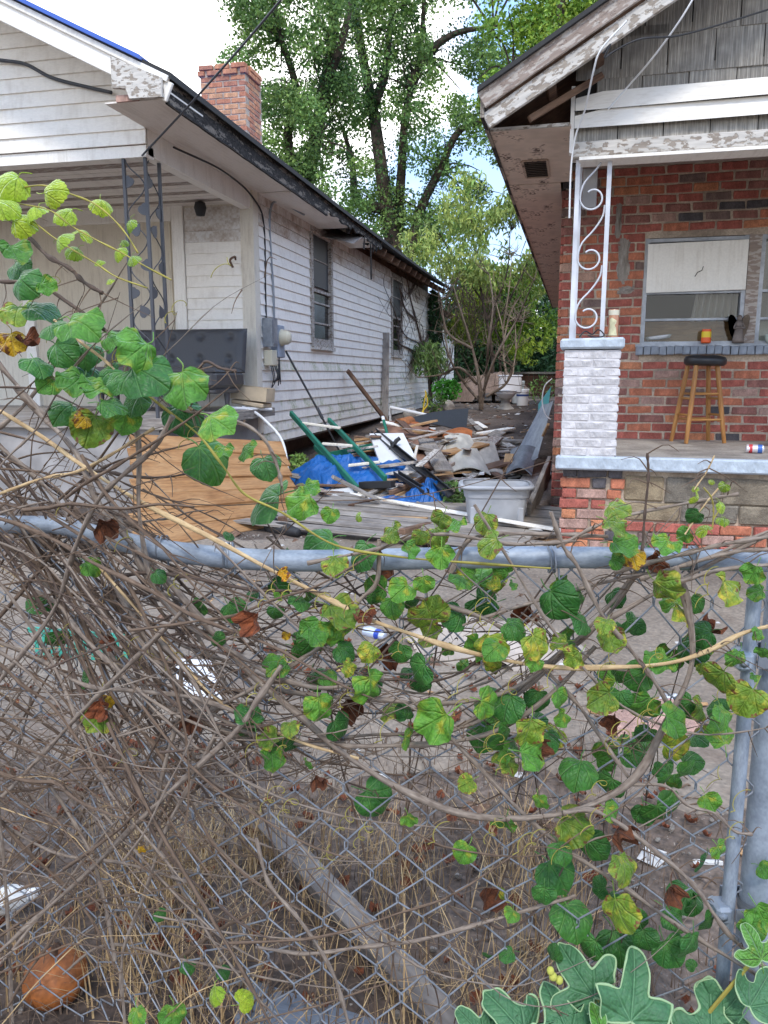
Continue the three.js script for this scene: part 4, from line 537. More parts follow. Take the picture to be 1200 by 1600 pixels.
// low dark fence of boards at the very back
{ const f = thing('back_fence', 'low dark red board fence beyond the buckets', 'fence', [-0.5, 0.9, -26]); const g = cbox(0.14, 0.75, 0.03, 0.004, 0.01, 1); const dm = M({ map: T.brownWood, color: new THREE.Color(0.5, 0.38, 0.36) }); for (let i = 0; i < 22; i++) at(f, 'board', g, dm, [-2.2 + i * 0.15, 1.2 + rr(-0.02, 0.02), -26]); part(f, 'rail', bx(3.4, 0.06, 0.05, -0.6, 1.6, -25.95), mt.greyWood); }
// jumbled offcuts in the heap
for (let i = 0; i < 120; i++) { const x = rr(-2.75, -0.6), z = rr(-7.6, -12.6), L = rr(0.25, 1.0), a = rr(0, 6.28), y = gh(x, z) + rr(0.08, 0.42) * sm(1.5, 0.3, Math.hypot((x + 1.9) / 1.1, (z + 10) / 2.4)) + 0.03, t = rr(-0.25, 0.25) * L * 0.5; const om = Math.min(5, Math.floor(R() * 5.25)); plank('offcut_board', (L > 0.6 ? 'long ' : 'short ') + ['grey', 'brown', 'flaking white', 'flaking brown', 'tawny', 'clean white'][om] + ' offcut board ' + (z > -9.1 ? 'at the near edge' : z > -10.9 ? 'in the middle' : 'at the far edge') + ' of the rubble heap', [x - Math.cos(a) * L / 2, y - t * 0.6, z - Math.sin(a) * L / 2], [x + Math.cos(a) * L / 2, y + t, z + Math.sin(a) * L / 2], rr(0.05, 0.2), rr(0.012, 0.035), [mt.greyWood, mt.brownWood, mt.peel, mt.peelDark, mt.pine, mt.white][om], 'jumbled offcut boards'); }
// scraps nobody could count
{
  const geos = [cbox(1, 0.12, 0.3, 0.02, 0.1), cbox(1, 0.06, 0.8, 0.02, 0.15)], mats = [mt.greyWood, mt.brownWood, mt.pine, mt.peel, M({ color: new THREE.Color(0.55, 0.54, 0.52) }), M({ map: T.brownWood, color: new THREE.Color(0.55, 0.5, 0.46) })];
  const cells = mats.map(() => []); for (let i = 0; i < 900; i++) { const a = R(); let x, z; if (a < 0.45) { x = rr(-3.2, -0.5); z = rr(-7.4, -12.5); } else if (a < 0.75) { x = rr(-3, -0.2); z = rr(-12, -22); } else { x = rr(-3.2, 1.2); z = rr(-2.4, -6.5); } const s = a < 0.45 ? rr(0.04, 0.26) : rr(0.02, 0.12); cells[a >= 0.75 ? pick([2, 4, 5, 1]) : Math.floor(R() * 6)].push([x, z, s]); }
  const tmp = new THREE.Object3D(); mats.forEach((m, k) => { const gsx = cells[k].map(([x, z, s]) => { tmp.position.set(x, gh(x, z) + s * 0.06 + (z < -7.4 && z > -12.5 && x < -1 ? rr(0, 0.12) : 0), z); tmp.rotation.set(rr(-0.3, 0.3), rr(0, 6), rr(-0.25, 0.25)); tmp.scale.setScalar(s); tmp.updateMatrix(); return pick(geos).clone().applyMatrix4(tmp.matrix); }); soloW('scrap', ['grey wood scraps strewn over the dirt and rubble', 'brown wood scraps strewn over the dirt and rubble', 'tawny wood chips strewn over the dirt and slab', 'flaked painted splinters strewn over the dirt and rubble', 'pale plaster crumbs strewn over the dirt and slab', 'dark bark and board scraps strewn over dirt'][k], 'debris', merge(gsx), m, null, 'stuff'); });
}

// ───────── porch things ─────────
R = rngOf(331);
{ // tufted futon
  const lm = M({ color: new THREE.Color(0.06, 0.058, 0.06), roughness: 0.42, bumpMap: T.leather, bumpScale: 0.002 }), x0 = -5.6, x1 = -3.73, W = x1 - x0, y = 1.13, s = thing('futon_sofa', 'black tufted faux leather futon sofa on the white house porch', 'sofa', [-4.66, y, -8.7]);
  const cush = (nx, ny, f) => sheet(nx, ny, f, 3);
  const tuft = (u, v, cols, rows) => { let d = 0; for (let i = 0; i < cols; i++) for (let j = 0; j < rows; j++) d = Math.max(d, Math.exp(-(Math.pow((u - (i + 0.5) / cols) * W, 2) + Math.pow((v - (j + 0.6) / rows) * 0.5, 2)) / 0.0016)); return d; };
  const pillow = (cx, cy, cz, w, h, d, tilt, cols, rows) => { const g = merge([1, -1].map(sd => sheet(90, 30, (u, v) => { const a = u * 2 - 1, b = v * 2 - 1, e = Math.pow(Math.max(0, 1 - Math.pow(a, 10)), 0.5) * Math.pow(Math.max(0, 1 - Math.pow(b, 8)), 0.5); return [a * w / 2, b * h / 2, sd * (d / 2 * e - (sd > 0 ? 0.035 * tuft(u, v, cols, rows) : 0))]; }, 3))); g.rotateX(tilt); g.translate(cx, cy, cz); return g; };
  part(s, 'backrest', pillow((x0 + x1) / 2, y + 0.7, -9.0, W, 0.54, 0.17, -0.2, 5, 2), lm); part(s, 'seat', merge([cbox(W, 0.2, 0.84, 0.045).translate((x0 + x1) / 2, y + 0.36, -8.52), pillow((x0 + x1) / 2, y + 0.45, -8.52, W - 0.02, 0.82, 0.12, -1.57, 5, 2)]), lm);
  part(s, 'base', cbox(W - 0.06, 0.06, 0.7, 0.02).translate((x0 + x1) / 2, y + 0.235, -8.5), lm);
  for (const [x, z] of [[x1 - 0.38, -8.35], [x0 + 0.3, -8.35], [x1 - 0.2, -8.85], [x0 + 0.2, -8.85]]) part(s, 'leg', lathe([[0.02, 0], [0.045, 0.26], [0, 0.26]], 12).translate(x, y, z), M({ color: new THREE.Color(0.16, 0.16, 0.18), metalness: 0.5, roughness: 0.4 }));
}
{ const tanP = M({ map: T.smear, color: new THREE.Color(0.88, 0.7, 0.48), roughness: 0.6 }); const c = thing('planter_box', 'cream plastic planter box tilted at the white house corner post', 'planter', [-3.62, 1.1, -9.2]); part(c, 'box', (() => { const g = merge([bx(0.46, 0.16, 0.012, 0, 0, 0.14), bx(0.46, 0.16, 0.012, 0, 0, -0.14), bx(0.012, 0.16, 0.28, 0.225, 0, 0), bx(0.012, 0.16, 0.28, -0.225, 0, 0), bx(0.44, 0.012, 0.27, 0, -0.075, 0)]); g.rotateZ(-0.1); g.translate(-3.72, 1.32, -9.15); return g; })(), tanP); part(c, 'tray', cbox(0.42, 0.05, 0.3, 0.01).rotateZ(-0.14).translate(-3.74, 1.2, -9.15), tanP); }
soloW('white_pipe', 'white plastic pipe curving off the porch corner to the ground', 'pipe', tube([[-3.78, 1.16, -8.95], [-3.6, 1.1, -8.9], [-3.4, 0.98, -8.8], [-3.2, 0.8, -8.7], [-3.1, 0.55, -8.6], [-3.09, 0.3, -8.6]], 0.018, 8, 40), mt.whitePlastic);
soloW('white_strip', 'short white strip lying on the porch edge under the planter', 'strip', tube([[-3.9, 1.16, -8.7], [-3.5, 1.12, -9.2]], 0.02, 6), mt.whitePlastic);
{ // stool
  const sw = M({ map: T.stool, roughness: 0.5 }), cx = 1.17, cz = -7.3, y = 0.965, s = thing('bar_stool', 'round wooden bar stool with black padded seat on the brick porch', 'stool', [cx, y, cz], null, null, 0.35);
  part(s, 'seat', lathe([[0, 0.66], [0.15, 0.66], [0.172, 0.675], [0.175, 0.71], [0.16, 0.735], [0.1, 0.748], [0, 0.752]], 32).rotateZ(-0.03).translate(cx, y, cz), M({ color: new THREE.Color(0.02, 0.02, 0.022), roughness: 0.4 }));
  const top = 0.095, bot = 0.175; for (const [a, b] of [[-1, -1], [1, -1], [-1, 1], [1, 1]]) { part(s, 'leg', tube([[cx + a * bot, y, cz + b * bot * 0.75], [cx + a * top, y + 0.66, cz + b * top * 0.75]], [0.017, 0.021, 0.019], 10, 6), sw); }
  const ri = (h, ax) => { const t = h / 0.66, k = lerp(bot, top, t); for (const q of [-1, 1]) part(s, 'rung', tube(ax ? [[cx - k, y + h, cz + q * k * 0.75], [cx + k, y + h, cz + q * k * 0.75]] : [[cx + q * k, y + h, cz - k * 0.75], [cx + q * k, y + h, cz + k * 0.75]], 0.01, 8), sw); };
  ri(0.42, 1); ri(0.2, 1); ri(0.38, 0); ri(0.24, 0);
}
{ // candle jar with figure on the pier
  const x = 0.335, y = 1.803, z = -5.93, j = thing('votive_candle', 'tall glass votive candle with painted figure on the white pier', 'candle', [x, y, z]);
  part(j, 'jar', lathe([[0, 0], [0.034, 0], [0.036, 0.01], [0.036, 0.19], [0.034, 0.2], [0.03, 0.2]], 24).translate(x, y, z), MP({ color: new THREE.Color(0.45, 0.2, 0.1), roughness: 0.15, clearcoat: 0.6 })); part(j, 'wax', lathe([[0.0365, 0.16], [0.037, 0.162], [0.037, 0.19], [0.0365, 0.195]], 24).translate(x, y, z), mt.ivory);
  part(j, 'picture', lathe([[0.03, 0.02], [0.026, 0.045], [0.022, 0.09], [0.026, 0.12], [0.014, 0.15], [0, 0.16]], 12).scale(1, 1, 0.5).translate(x - 0.004, y, z + 0.026), M({ map: T.smear, color: new THREE.Color(0.85, 0.8, 0.5) }));
  soloW('cable_coil', 'small tangle of dark wire at the foot of the iron column', 'wire', tube([[0.1, 1.81, -5.82], [0.14, 1.85, -5.83], [0.19, 1.83, -5.86], [0.23, 1.86, -5.83], [0.27, 1.82, -5.82], [0.22, 1.81, -5.86], [0.16, 1.82, -5.83]], 0.005, 5, 40), mt.black);
  const cx = 1.222, cy = 1.822, cz = -7.54, c = thing('candle_cup', 'small red and yellow candle cup on the brick window sill', 'candle', [cx, cy, cz]);
  part(c, 'cup', lathe([[0, 0], [0.038, 0], [0.042, 0.012], [0.04, 0.07], [0.038, 0.12], [0.034, 0.12], [0.034, 0.03], [0, 0.03]], 20).translate(cx, cy, cz), M({ color: new THREE.Color(0.85, 0.12, 0.02), roughness: 0.4 })); part(c, 'yellow_label', lathe([[0.0415, 0.05], [0.0405, 0.1]], 20).translate(cx, cy, cz), M({ color: new THREE.Color(0.85, 0.6, 0.03), roughness: 0.5 }));
  // winged figurine
  const fx = 1.485, fy = 1.822, fz = -7.53, f = thing('angel_figurine', 'grey winged angel figurine on the window sill', 'figurine', [fx, fy, fz]), fm = M({ map: T.concrete, color: new THREE.Color(0.6, 0.55, 0.55) });
  part(f, 'robe', lathe([[0, 0], [0.05, 0], [0.048, 0.03], [0.036, 0.09], [0.03, 0.14], [0.034, 0.17], [0.022, 0.19], [0, 0.19]], 16).translate(fx, fy, fz), fm); part(f, 'head', new THREE.SphereGeometry(0.025, 16, 12).scale(0.9, 1.15, 1).translate(fx, fy + 0.212, fz), fm);
  for (const s of [-1, 1]) part(f, 'wing', (() => { const sh = new THREE.Shape(); sh.moveTo(0, 0.12); sh.bezierCurveTo(0.03, 0.25, 0.07, 0.26, 0.085, 0.22); sh.bezierCurveTo(0.085, 0.14, 0.06, 0.08, 0.045, 0.05); sh.bezierCurveTo(0.03, 0.08, 0.01, 0.1, 0, 0.12); const g = new THREE.ExtrudeGeometry(sh, { depth: 0.008, bevelSize: 0.003, bevelThickness: 0.003, bevelSegments: 1 }); g.scale(s, 1, 1); g.translate(fx, fy, fz - 0.03); return g; })(), M({ map: T.concrete, color: new THREE.Color(0.55, 0.46, 0.38) }));
  for (const s of [-1, 1]) part(f, 'arm', tube([[fx + s * 0.028, fy + 0.165, fz], [fx + s * 0.04, fy + 0.125, fz + 0.02], [fx, fy + 0.135, fz + 0.036]], 0.009, 6, 8), fm);
  soloW('soap_dish', 'white dish lying behind the lower window pane', 'dish', lathe([[0, 0], [0.1, 0.005], [0.115, 0.03], [0.1, 0.035], [0.085, 0.012], [0, 0.01]], 24).scale(1, 1, 0.45).rotateZ(0.12).translate(0.84, 1.865, -7.7), mt.whitePlastic);
  soloW('sill_cup', 'pale green cup at the right end of the window sill', 'cup', lathe([[0, 0], [0.03, 0], [0.045, 0.03], [0.05, 0.07], [0.046, 0.07], [0.04, 0.03], [0, 0.01]], 20).translate(1.75, 1.822, -7.52), M({ color: new THREE.Color(0.5, 0.58, 0.5) }));
  const r = thing('red_canister', 'red plastic canister with white lid at the porch edge of view', 'canister', [1.86, 0.965, -7.0]); part(r, 'body', cbox(0.28, 0.2, 0.24, 0.03).translate(1.86, 1.065, -7.0), M({ color: new THREE.Color(0.6, 0.07, 0.02), roughness: 0.45 })); part(r, 'lid', cbox(0.33, 0.03, 0.28, 0.012).rotateZ(0.2).translate(1.85, 1.195, -7.0), mt.whitePlastic);
  const k = thing('drink_can', 'red white and blue drink can lying on the porch floor', 'can', [1.43, 0.97, -6.35]); part(k, 'can_body', tube([[1.37, 0.998, -6.37], [1.375, 0.998, -6.37], [1.485, 0.998, -6.35], [1.49, 0.998, -6.35]], [0.024, 0.032, 0.032, 0.024], 16), M({ color: new THREE.Color(0.7, 0.66, 0.68), metalness: 0.4, roughness: 0.35 })); part(k, 'blue_print', tube([[1.45, 0.998, -6.356], [1.48, 0.998, -6.351]], 0.0326, 16, 0, 1, false), M({ color: new THREE.Color(0.05, 0.14, 0.45), roughness: 0.35 })); part(k, 'red_print', tube([[1.39, 0.998, -6.368], [1.415, 0.998, -6.363]], 0.0326, 16, 0, 1, false), M({ color: new THREE.Color(0.55, 0.05, 0.06), roughness: 0.35 }));
}
// ───────── things on the yard behind the fence ─────────
R = rngOf(351);
soloW('stuffed_sack', 'dirty cream cushion lying on the concrete behind the fence', 'cushion', heapG(-0.32, 0.05, -4.1, 0.46, 0.2, 0.22, 571), M({ map: T.smear, color: new THREE.Color(0.62, 0.53, 0.45) }));
{ const c = thing('crushed_can', 'crushed blue and white can on the concrete behind the vines', 'can', [-1.0, 0.06, -4.15]); part(c, 'can_body', tube([[-1.06, 0.1, -4.17], [-1.02, 0.1, -4.16], [-0.95, 0.1, -4.12], [-0.92, 0.1, -4.11]], [0.026, 0.034, 0.028, 0.022], 14, 14), M({ color: new THREE.Color(0.6, 0.66, 0.8), metalness: 0.4, roughness: 0.3 })); part(c, 'blue_print', tube([[-0.975, 0.1, -4.135], [-0.945, 0.1, -4.118]], 0.0315, 14, 0, 1, false), M({ color: new THREE.Color(0.02, 0.06, 0.4), roughness: 0.3 })); }
{ const c = thing('teal_basket', 'teal plastic laundry basket lying behind the dry vines', 'basket', [-2.45, 0.04, -3.6]), tm = M({ color: new THREE.Color(0.05, 0.36, 0.27), roughness: 0.5 }); for (let i = 0; i < 12; i++) at(c, 'slat', bx(0.02, 0.16, 0.008, 0, 0, 0), tm, [-2.7 + i * 0.048, 0.12, -3.5]); part(c, 'rim', bx(0.6, 0.025, 0.025, -2.44, 0.205, -3.5), tm); part(c, 'bottom', bx(0.58, 0.012, 0.32, -2.44, 0.04, -3.66), tm);  }
soloW('white_board', 'white board lying on the concrete behind the vines', 'board', quadSlab([-1.95, 0.07, -3.6], [-1.75, 0.07, -3.62], [-1.5, 0.07, -3.2], [-1.72, 0.07, -3.2], 0.02), mt.whitePlastic);
const darkW = M({ map: T.greyWood, color: new THREE.Color(0.62, 0.62, 0.64), bumpMap: T.woodBump, bumpScale: 0.004 });
plank('timber', 'grey weathered timber with rusty end lying behind the chain link', [-0.86, 0.13, -2.15], [-0.12, 0.06, -1.5], 0.075, 0.05, darkW, null, 'timber');
soloW('metal_plate', 'dull grey metal plate lying at the foot of the fence', 'plate', quadSlab([-0.72, 0.03, -1.64], [-0.2, 0.03, -1.56], [-0.18, 0.05, -1.42], [-0.7, 0.05, -1.46], 0.02), M({ map: T.zinc, color: new THREE.Color(0.55, 0.58, 0.62), metalness: 0.3, roughness: 0.6 }));
{ const c = thing('pumpkin', 'small orange pumpkin rotting in the dry grass by the fence', 'pumpkin', [-1.18, 0.0, -1.5]); part(c, 'rind', (() => { const g = new THREE.SphereGeometry(0.078, 40, 24); const p = g.attributes.position; for (let i = 0; i < p.count; i++) { const a = Math.atan2(p.getZ(i), p.getX(i)), k = 1 - 0.07 * Math.pow(Math.abs(Math.cos(a * 5)), 6); p.setXYZ(i, p.getX(i) * k, p.getY(i) * 0.85, p.getZ(i) * k); } g.computeVertexNormals(); g.translate(-1.18, 0.066, -1.5); return g; })(), M({ map: T.clay, color: new THREE.Color(0.4, 0.13, 0.03), roughness: 0.6 })); part(c, 'stalk', tube([[-1.18, 0.125, -1.5], [-1.175, 0.15, -1.5], [-1.16, 0.165, -1.49]], 0.01, 6), mt.brownWood); }
{ const c = thing('white_bottle', 'crumpled white bottle lying in the dry vines', 'bottle', [-1.45, 0.05, -1.7]); part(c, 'bottle_body', tube([[-1.58, 0.08, -1.68], [-1.55, 0.08, -1.68], [-1.45, 0.1, -1.7], [-1.41, 0.11, -1.71]], [0.03, 0.04, 0.038, 0.02], 14, 14), M({ color: new THREE.Color(0.66, 0.66, 0.64), roughness: 0.4, bumpMap: T.clayBump, bumpScale: 0.01 })); part(c, 'cap', tube([[-1.41, 0.11, -1.71], [-1.385, 0.115, -1.715]], 0.016, 12), mt.whitePlastic); }
soloW('brick_slab', 'pinkish brick paver lying behind the right vines', 'paver', cbox(0.42, 0.05, 0.3, 0.01, 0.02, 4).rotateY(0.3).translate(0.42, 0.06, -3.4), BR[6]);
soloW('crumpled_foil', 'crumpled silver foil packet on the ground by the paver', 'packet', heapG(0.55, 0.05, -3.6, 0.06, 0.06, 0.05, 581, 14), M({ color: new THREE.Color(0.7, 0.72, 0.76), metalness: 0.6, roughness: 0.3 }));
soloW('black_boot', 'black boot lying on its side in front of the tawny panel', 'boot', merge([tube([[-2.42, 0.24, -6.25], [-2.28, 0.25, -6.2], [-2.16, 0.25, -6.12], [-2.1, 0.25, -6.08]], [0.05, 0.06, 0.045, 0.03], 12, 16), tube([[-2.42, 0.24, -6.25], [-2.46, 0.26, -6.38], [-2.46, 0.27, -6.46]], [0.052, 0.06, 0.062], 12, 8)]), mt.black);
const CROWNS={
B:[[-11.15,14.30,-30.00,1.52,1.26],[-9.68,13.09,-30.00,1.52,1.52],[-11.70,12.81,-30.00,1.01,1.01],[-8.69,14.08,-30.00,1.52,1.52],[-10.47,11.38,-30.00,1.26,1.26],[-11.01,10.29,-30.00,1.01,1.01],[-9.22,10.63,-30.00,1.01,1.52],[-9.75,9.07,-30.00,1.26,0.89],[-8.46,12.34,-30.00,1.01,1.26],[-10.87,15.68,-30.00,2.02,1.26],[-8.66,15.77,-30.00,1.77,1.26],[-11.79,11.70,-30.00,0.56,1.01],[-8.76,8.11,-30.00,1.01,0.66],[-7.87,9.09,-30.00,0.76,0.76],[-11.65,14.56,-30.00,0.89,0.63],[-10.41,8.41,-30.00,0.66,0.56]],
A:[[-7.67,15.08,-34.00,1.58,1.58],[-7.13,13.35,-34.00,1.15,1.15],[-8.49,12.21,-34.00,1.03,1.32],[-6.59,11.59,-34.00,1.26,1.03],[-5.27,13.21,-34.00,1.20,1.03],[-3.47,13.78,-34.00,1.58,1.29],[-5.50,10.28,-34.00,1.32,1.03],[-7.67,9.13,-34.00,1.32,1.32],[-6.57,8.06,-34.00,1.58,1.32],[-7.11,6.65,-34.00,1.58,1.32],[-5.20,7.87,-34.00,1.32,1.32],[-3.42,11.51,-34.00,1.32,1.32],[-2.36,10.35,-34.00,1.03,0.97],[-7.94,16.30,-34.00,1.58,1.29],[-6.36,17.09,-34.00,2.87,1.15],[-3.54,17.04,-34.00,2.58,0.86],[-8.79,8.41,-34.00,0.86,0.86],[-4.43,9.48,-34.00,1.03,0.86],[-9.20,10.74,-34.00,0.63,0.86],[-6.08,14.47,-34.00,0.75,1.03]],
C:[[-1.34,10.38,-23.00,1.16,0.97],[-0.49,9.84,-23.00,1.16,0.97],[-1.65,9.29,-23.00,0.97,0.78],[-0.78,8.67,-23.00,0.97,0.58],[0.47,10.37,-23.00,1.16,0.97],[-0.05,11.19,-23.00,1.36,0.78],[1.08,11.08,-23.00,1.16,0.58],[-1.97,8.59,-23.00,0.70,0.50],[1.73,10.72,-23.00,0.97,0.58],[-0.30,9.27,-23.00,0.97,0.78],[-1.02,10.97,-23.00,0.78,0.58],[-1.35,7.90,-23.00,0.58,0.50],[-0.55,7.04,-23.00,0.58,0.78],[-1.05,6.48,-23.00,0.47,0.58]],
D:[[-3.05,5.68,-21.00,0.78,0.60],[-3.38,4.91,-21.00,0.64,0.64],[-2.39,5.34,-21.00,0.81,0.64],[-1.57,5.24,-21.00,0.81,0.81],[-1.07,5.60,-21.00,0.53,0.60],[-2.04,4.31,-21.00,0.99,0.64],[-2.94,4.09,-21.00,0.64,0.46],[-1.03,4.20,-21.00,0.64,0.64],[-3.71,4.68,-21.00,0.46,0.42],[-2.48,6.13,-21.00,0.53,0.35],[-1.43,5.92,-21.00,0.60,0.42],[-0.75,4.66,-21.00,0.42,0.64]],
F:[[-2.40,3.79,-25.00,0.97,0.76],[-1.42,3.77,-25.00,0.89,0.89],[-0.83,4.51,-25.00,0.59,0.84],[-2.98,2.83,-25.00,0.84,0.76],[-1.78,2.72,-25.00,0.84,0.76],[-0.96,2.62,-25.00,0.72,0.84],[-2.12,4.35,-25.00,0.84,0.55],[-0.64,3.19,-25.00,0.46,0.84]],
E:[[-1.60,3.72,-33.00,1.67,1.95],[-3.15,3.49,-33.00,1.67,1.67],[-0.79,2.19,-33.00,1.11,1.67],[-2.40,4.74,-33.00,1.67,1.28],[-4.21,4.27,-33.00,1.11,1.67],[-0.61,4.45,-33.00,0.83,1.67],[-4.72,2.73,-33.00,1.11,1.11],[-2.58,1.94,-33.00,1.39,0.95],[-1.14,1.16,-33.00,1.11,0.72],[-3.64,2.20,-33.00,1.39,1.11]],
};const TRUNKS={
B:[[[-10.07,5.58,-30.00],[-9.89,8.39,-30.00],[-9.48,10.19,-30.00],[-9.08,11.95,-30.00],[-8.81,13.66,-30.00],[-8.54,16.18,-30.00]],[[-9.89,8.39,-30.00],[-10.37,10.25,-30.00],[-10.15,12.03,-30.00],[-10.66,13.82,-30.00],[-10.86,15.99,-30.00]],[[-9.08,11.95,-30.00],[-8.21,13.40,-30.00],[-7.71,15.26,-30.00]]],
A:[[[-6.96,2.24,-34.00],[-7.06,6.00,-34.00],[-7.45,8.35,-34.00],[-7.67,10.40,-34.00],[-8.16,12.68,-34.00],[-8.76,14.69,-34.00],[-9.06,17.59,-34.00]],[[-7.25,7.31,-34.00],[-6.99,9.86,-34.00],[-6.64,12.33,-34.00],[-6.21,14.24,-34.00],[-5.89,17.27,-34.00]],[[-6.42,6.50,-34.00],[-6.02,8.29,-34.00],[-5.23,9.77,-34.00],[-4.33,11.32,-34.00],[-2.65,11.70,-34.00],[-1.67,12.46,-34.00]],[[-6.60,13.06,-34.00],[-5.81,14.21,-34.00],[-4.78,14.84,-34.00],[-3.25,15.05,-34.00]],[[-7.53,8.36,-34.00],[-8.79,8.67,-34.00],[-9.20,10.49,-34.00],[-9.47,11.77,-34.00]],[[-8.16,12.68,-34.00],[-7.67,13.87,-34.00],[-7.35,15.53,-34.00],[-7.14,17.17,-34.00]]],
C:[[[0.78,3.55,-23.00],[0.15,6.42,-23.00],[-0.27,8.39,-23.00],[-0.49,9.84,-23.00],[-0.38,11.37,-23.00]],[[-0.17,8.07,-23.00],[-0.96,9.08,-23.00],[-1.65,9.45,-23.00]],[[-0.27,8.39,-23.00],[0.51,9.60,-23.00],[1.10,10.78,-23.00]]],
D:[[[-1.80,1.30,-21.00],[-1.86,2.29,-21.00],[-2.10,3.43,-21.00],[-2.37,4.56,-21.00],[-2.56,5.66,-21.00]],[[-1.97,2.94,-21.00],[-1.54,4.06,-21.00],[-1.41,5.15,-21.00]],[[-2.10,3.43,-21.00],[-2.78,4.25,-21.00],[-3.21,5.06,-21.00]],[[-1.86,2.62,-21.00],[-1.13,3.89,-21.00],[-0.84,4.82,-21.00]]],
F:[[[-1.84,1.06,-25.00],[-1.84,2.04,-25.00],[-1.80,3.20,-25.00],[-1.63,4.15,-25.00]],[[-1.82,2.43,-25.00],[-2.39,3.40,-25.00],[-2.70,3.79,-25.00]],[[-1.81,2.82,-25.00],[-1.13,3.76,-25.00],[-0.87,4.51,-25.00]]],
E:[[[-2.03,0.64,-33.00],[-1.97,3.22,-33.00],[-1.77,4.98,-33.00]],[[-1.99,2.19,-33.00],[-3.15,3.74,-33.00],[-3.69,4.77,-33.00]]],
};
const BARE=[[[-1.740,0.782,-17.500],[-1.780,1.342,-17.500],[-1.965,2.103,-17.500],[-2.203,2.856,-17.500],[-2.409,3.468,-17.500]],[[-1.740,0.782,-17.500],[-1.671,1.481,-17.500],[-1.589,2.168,-17.500],[-1.512,2.980,-17.500],[-1.624,3.649,-17.500]],[[-1.693,1.203,-17.500],[-1.444,1.894,-17.500],[-1.053,2.704,-17.500],[-0.672,3.492,-17.500]],[[-1.801,0.992,-17.500],[-2.134,1.341,-17.500],[-2.427,1.898,-17.500],[-2.652,2.727,-17.500]],[[-1.634,1.063,-17.500],[-1.221,1.343,-17.500],[-1.093,1.687,-17.500],[-1.374,1.894,-17.500]],[[-1.851,1.341,-17.500],[-2.211,1.689,-17.500],[-2.637,1.550,-17.500],[-3.141,1.479,-17.500]],[[-1.965,2.103,-17.500],[-2.506,2.451,-17.500],[-2.657,3.136,-17.500]]];
const BARE2=[[[-1.383,1.302,-21.000],[-1.533,1.962,-21.000],[-1.569,2.696,-21.000],[-1.769,3.425,-21.000],[-1.870,4.225,-21.000]],[[-1.546,2.452,-21.000],[-1.354,3.257,-21.000],[-0.887,3.883,-21.000],[-0.575,4.110,-21.000]],[[-1.569,2.696,-21.000],[-1.417,3.737,-21.000],[-1.390,4.526,-21.000]],[[-1.304,1.468,-21.000],[-1.226,2.205,-21.000],[-1.051,2.931,-21.000],[-1.029,3.251,-21.000]],[[-1.226,2.205,-21.000],[-1.264,2.934,-21.000]]];
const WALLV=[[[-3.740,0.444,-24.918],[-3.740,1.835,-23.765],[-3.740,2.316,-21.286],[-3.740,2.522,-18.642],[-3.740,3.132,-17.208]],[[-3.740,2.002,-22.574],[-3.740,2.175,-19.457],[-3.740,2.348,-18.046],[-3.740,2.807,-18.483]],[[-3.740,2.316,-21.286],[-3.740,2.926,-20.306],[-3.740,3.477,-19.418],[-3.740,3.955,-18.999]],[[-3.740,2.926,-20.306],[-3.740,3.123,-18.784],[-3.740,3.501,-18.173]],[[-3.740,2.011,-23.031],[-3.740,2.051,-20.809],[-3.740,1.785,-19.469]],[[-3.740,1.263,-23.808],[-3.740,2.072,-26.197],[-3.740,2.825,-24.714],[-3.740,3.866,-25.584]],[[-3.740,3.477,-19.418],[-3.740,3.873,-20.268],[-3.740,4.163,-20.715]],[[-3.740,2.316,-21.286],[-3.740,3.008,-22.964],[-3.740,3.594,-22.475]],[[-3.740,1.251,-24.849],[-3.740,2.086,-26.965],[-3.740,3.423,-27.959]]];

// ───────── trees ─────────
R = rngOf(401);
const leafMat = MP({ vertexColors: true, color: 0xffffff, roughness: 0.75, transmission: 0.3, thickness: 0, ior: 1.3 });
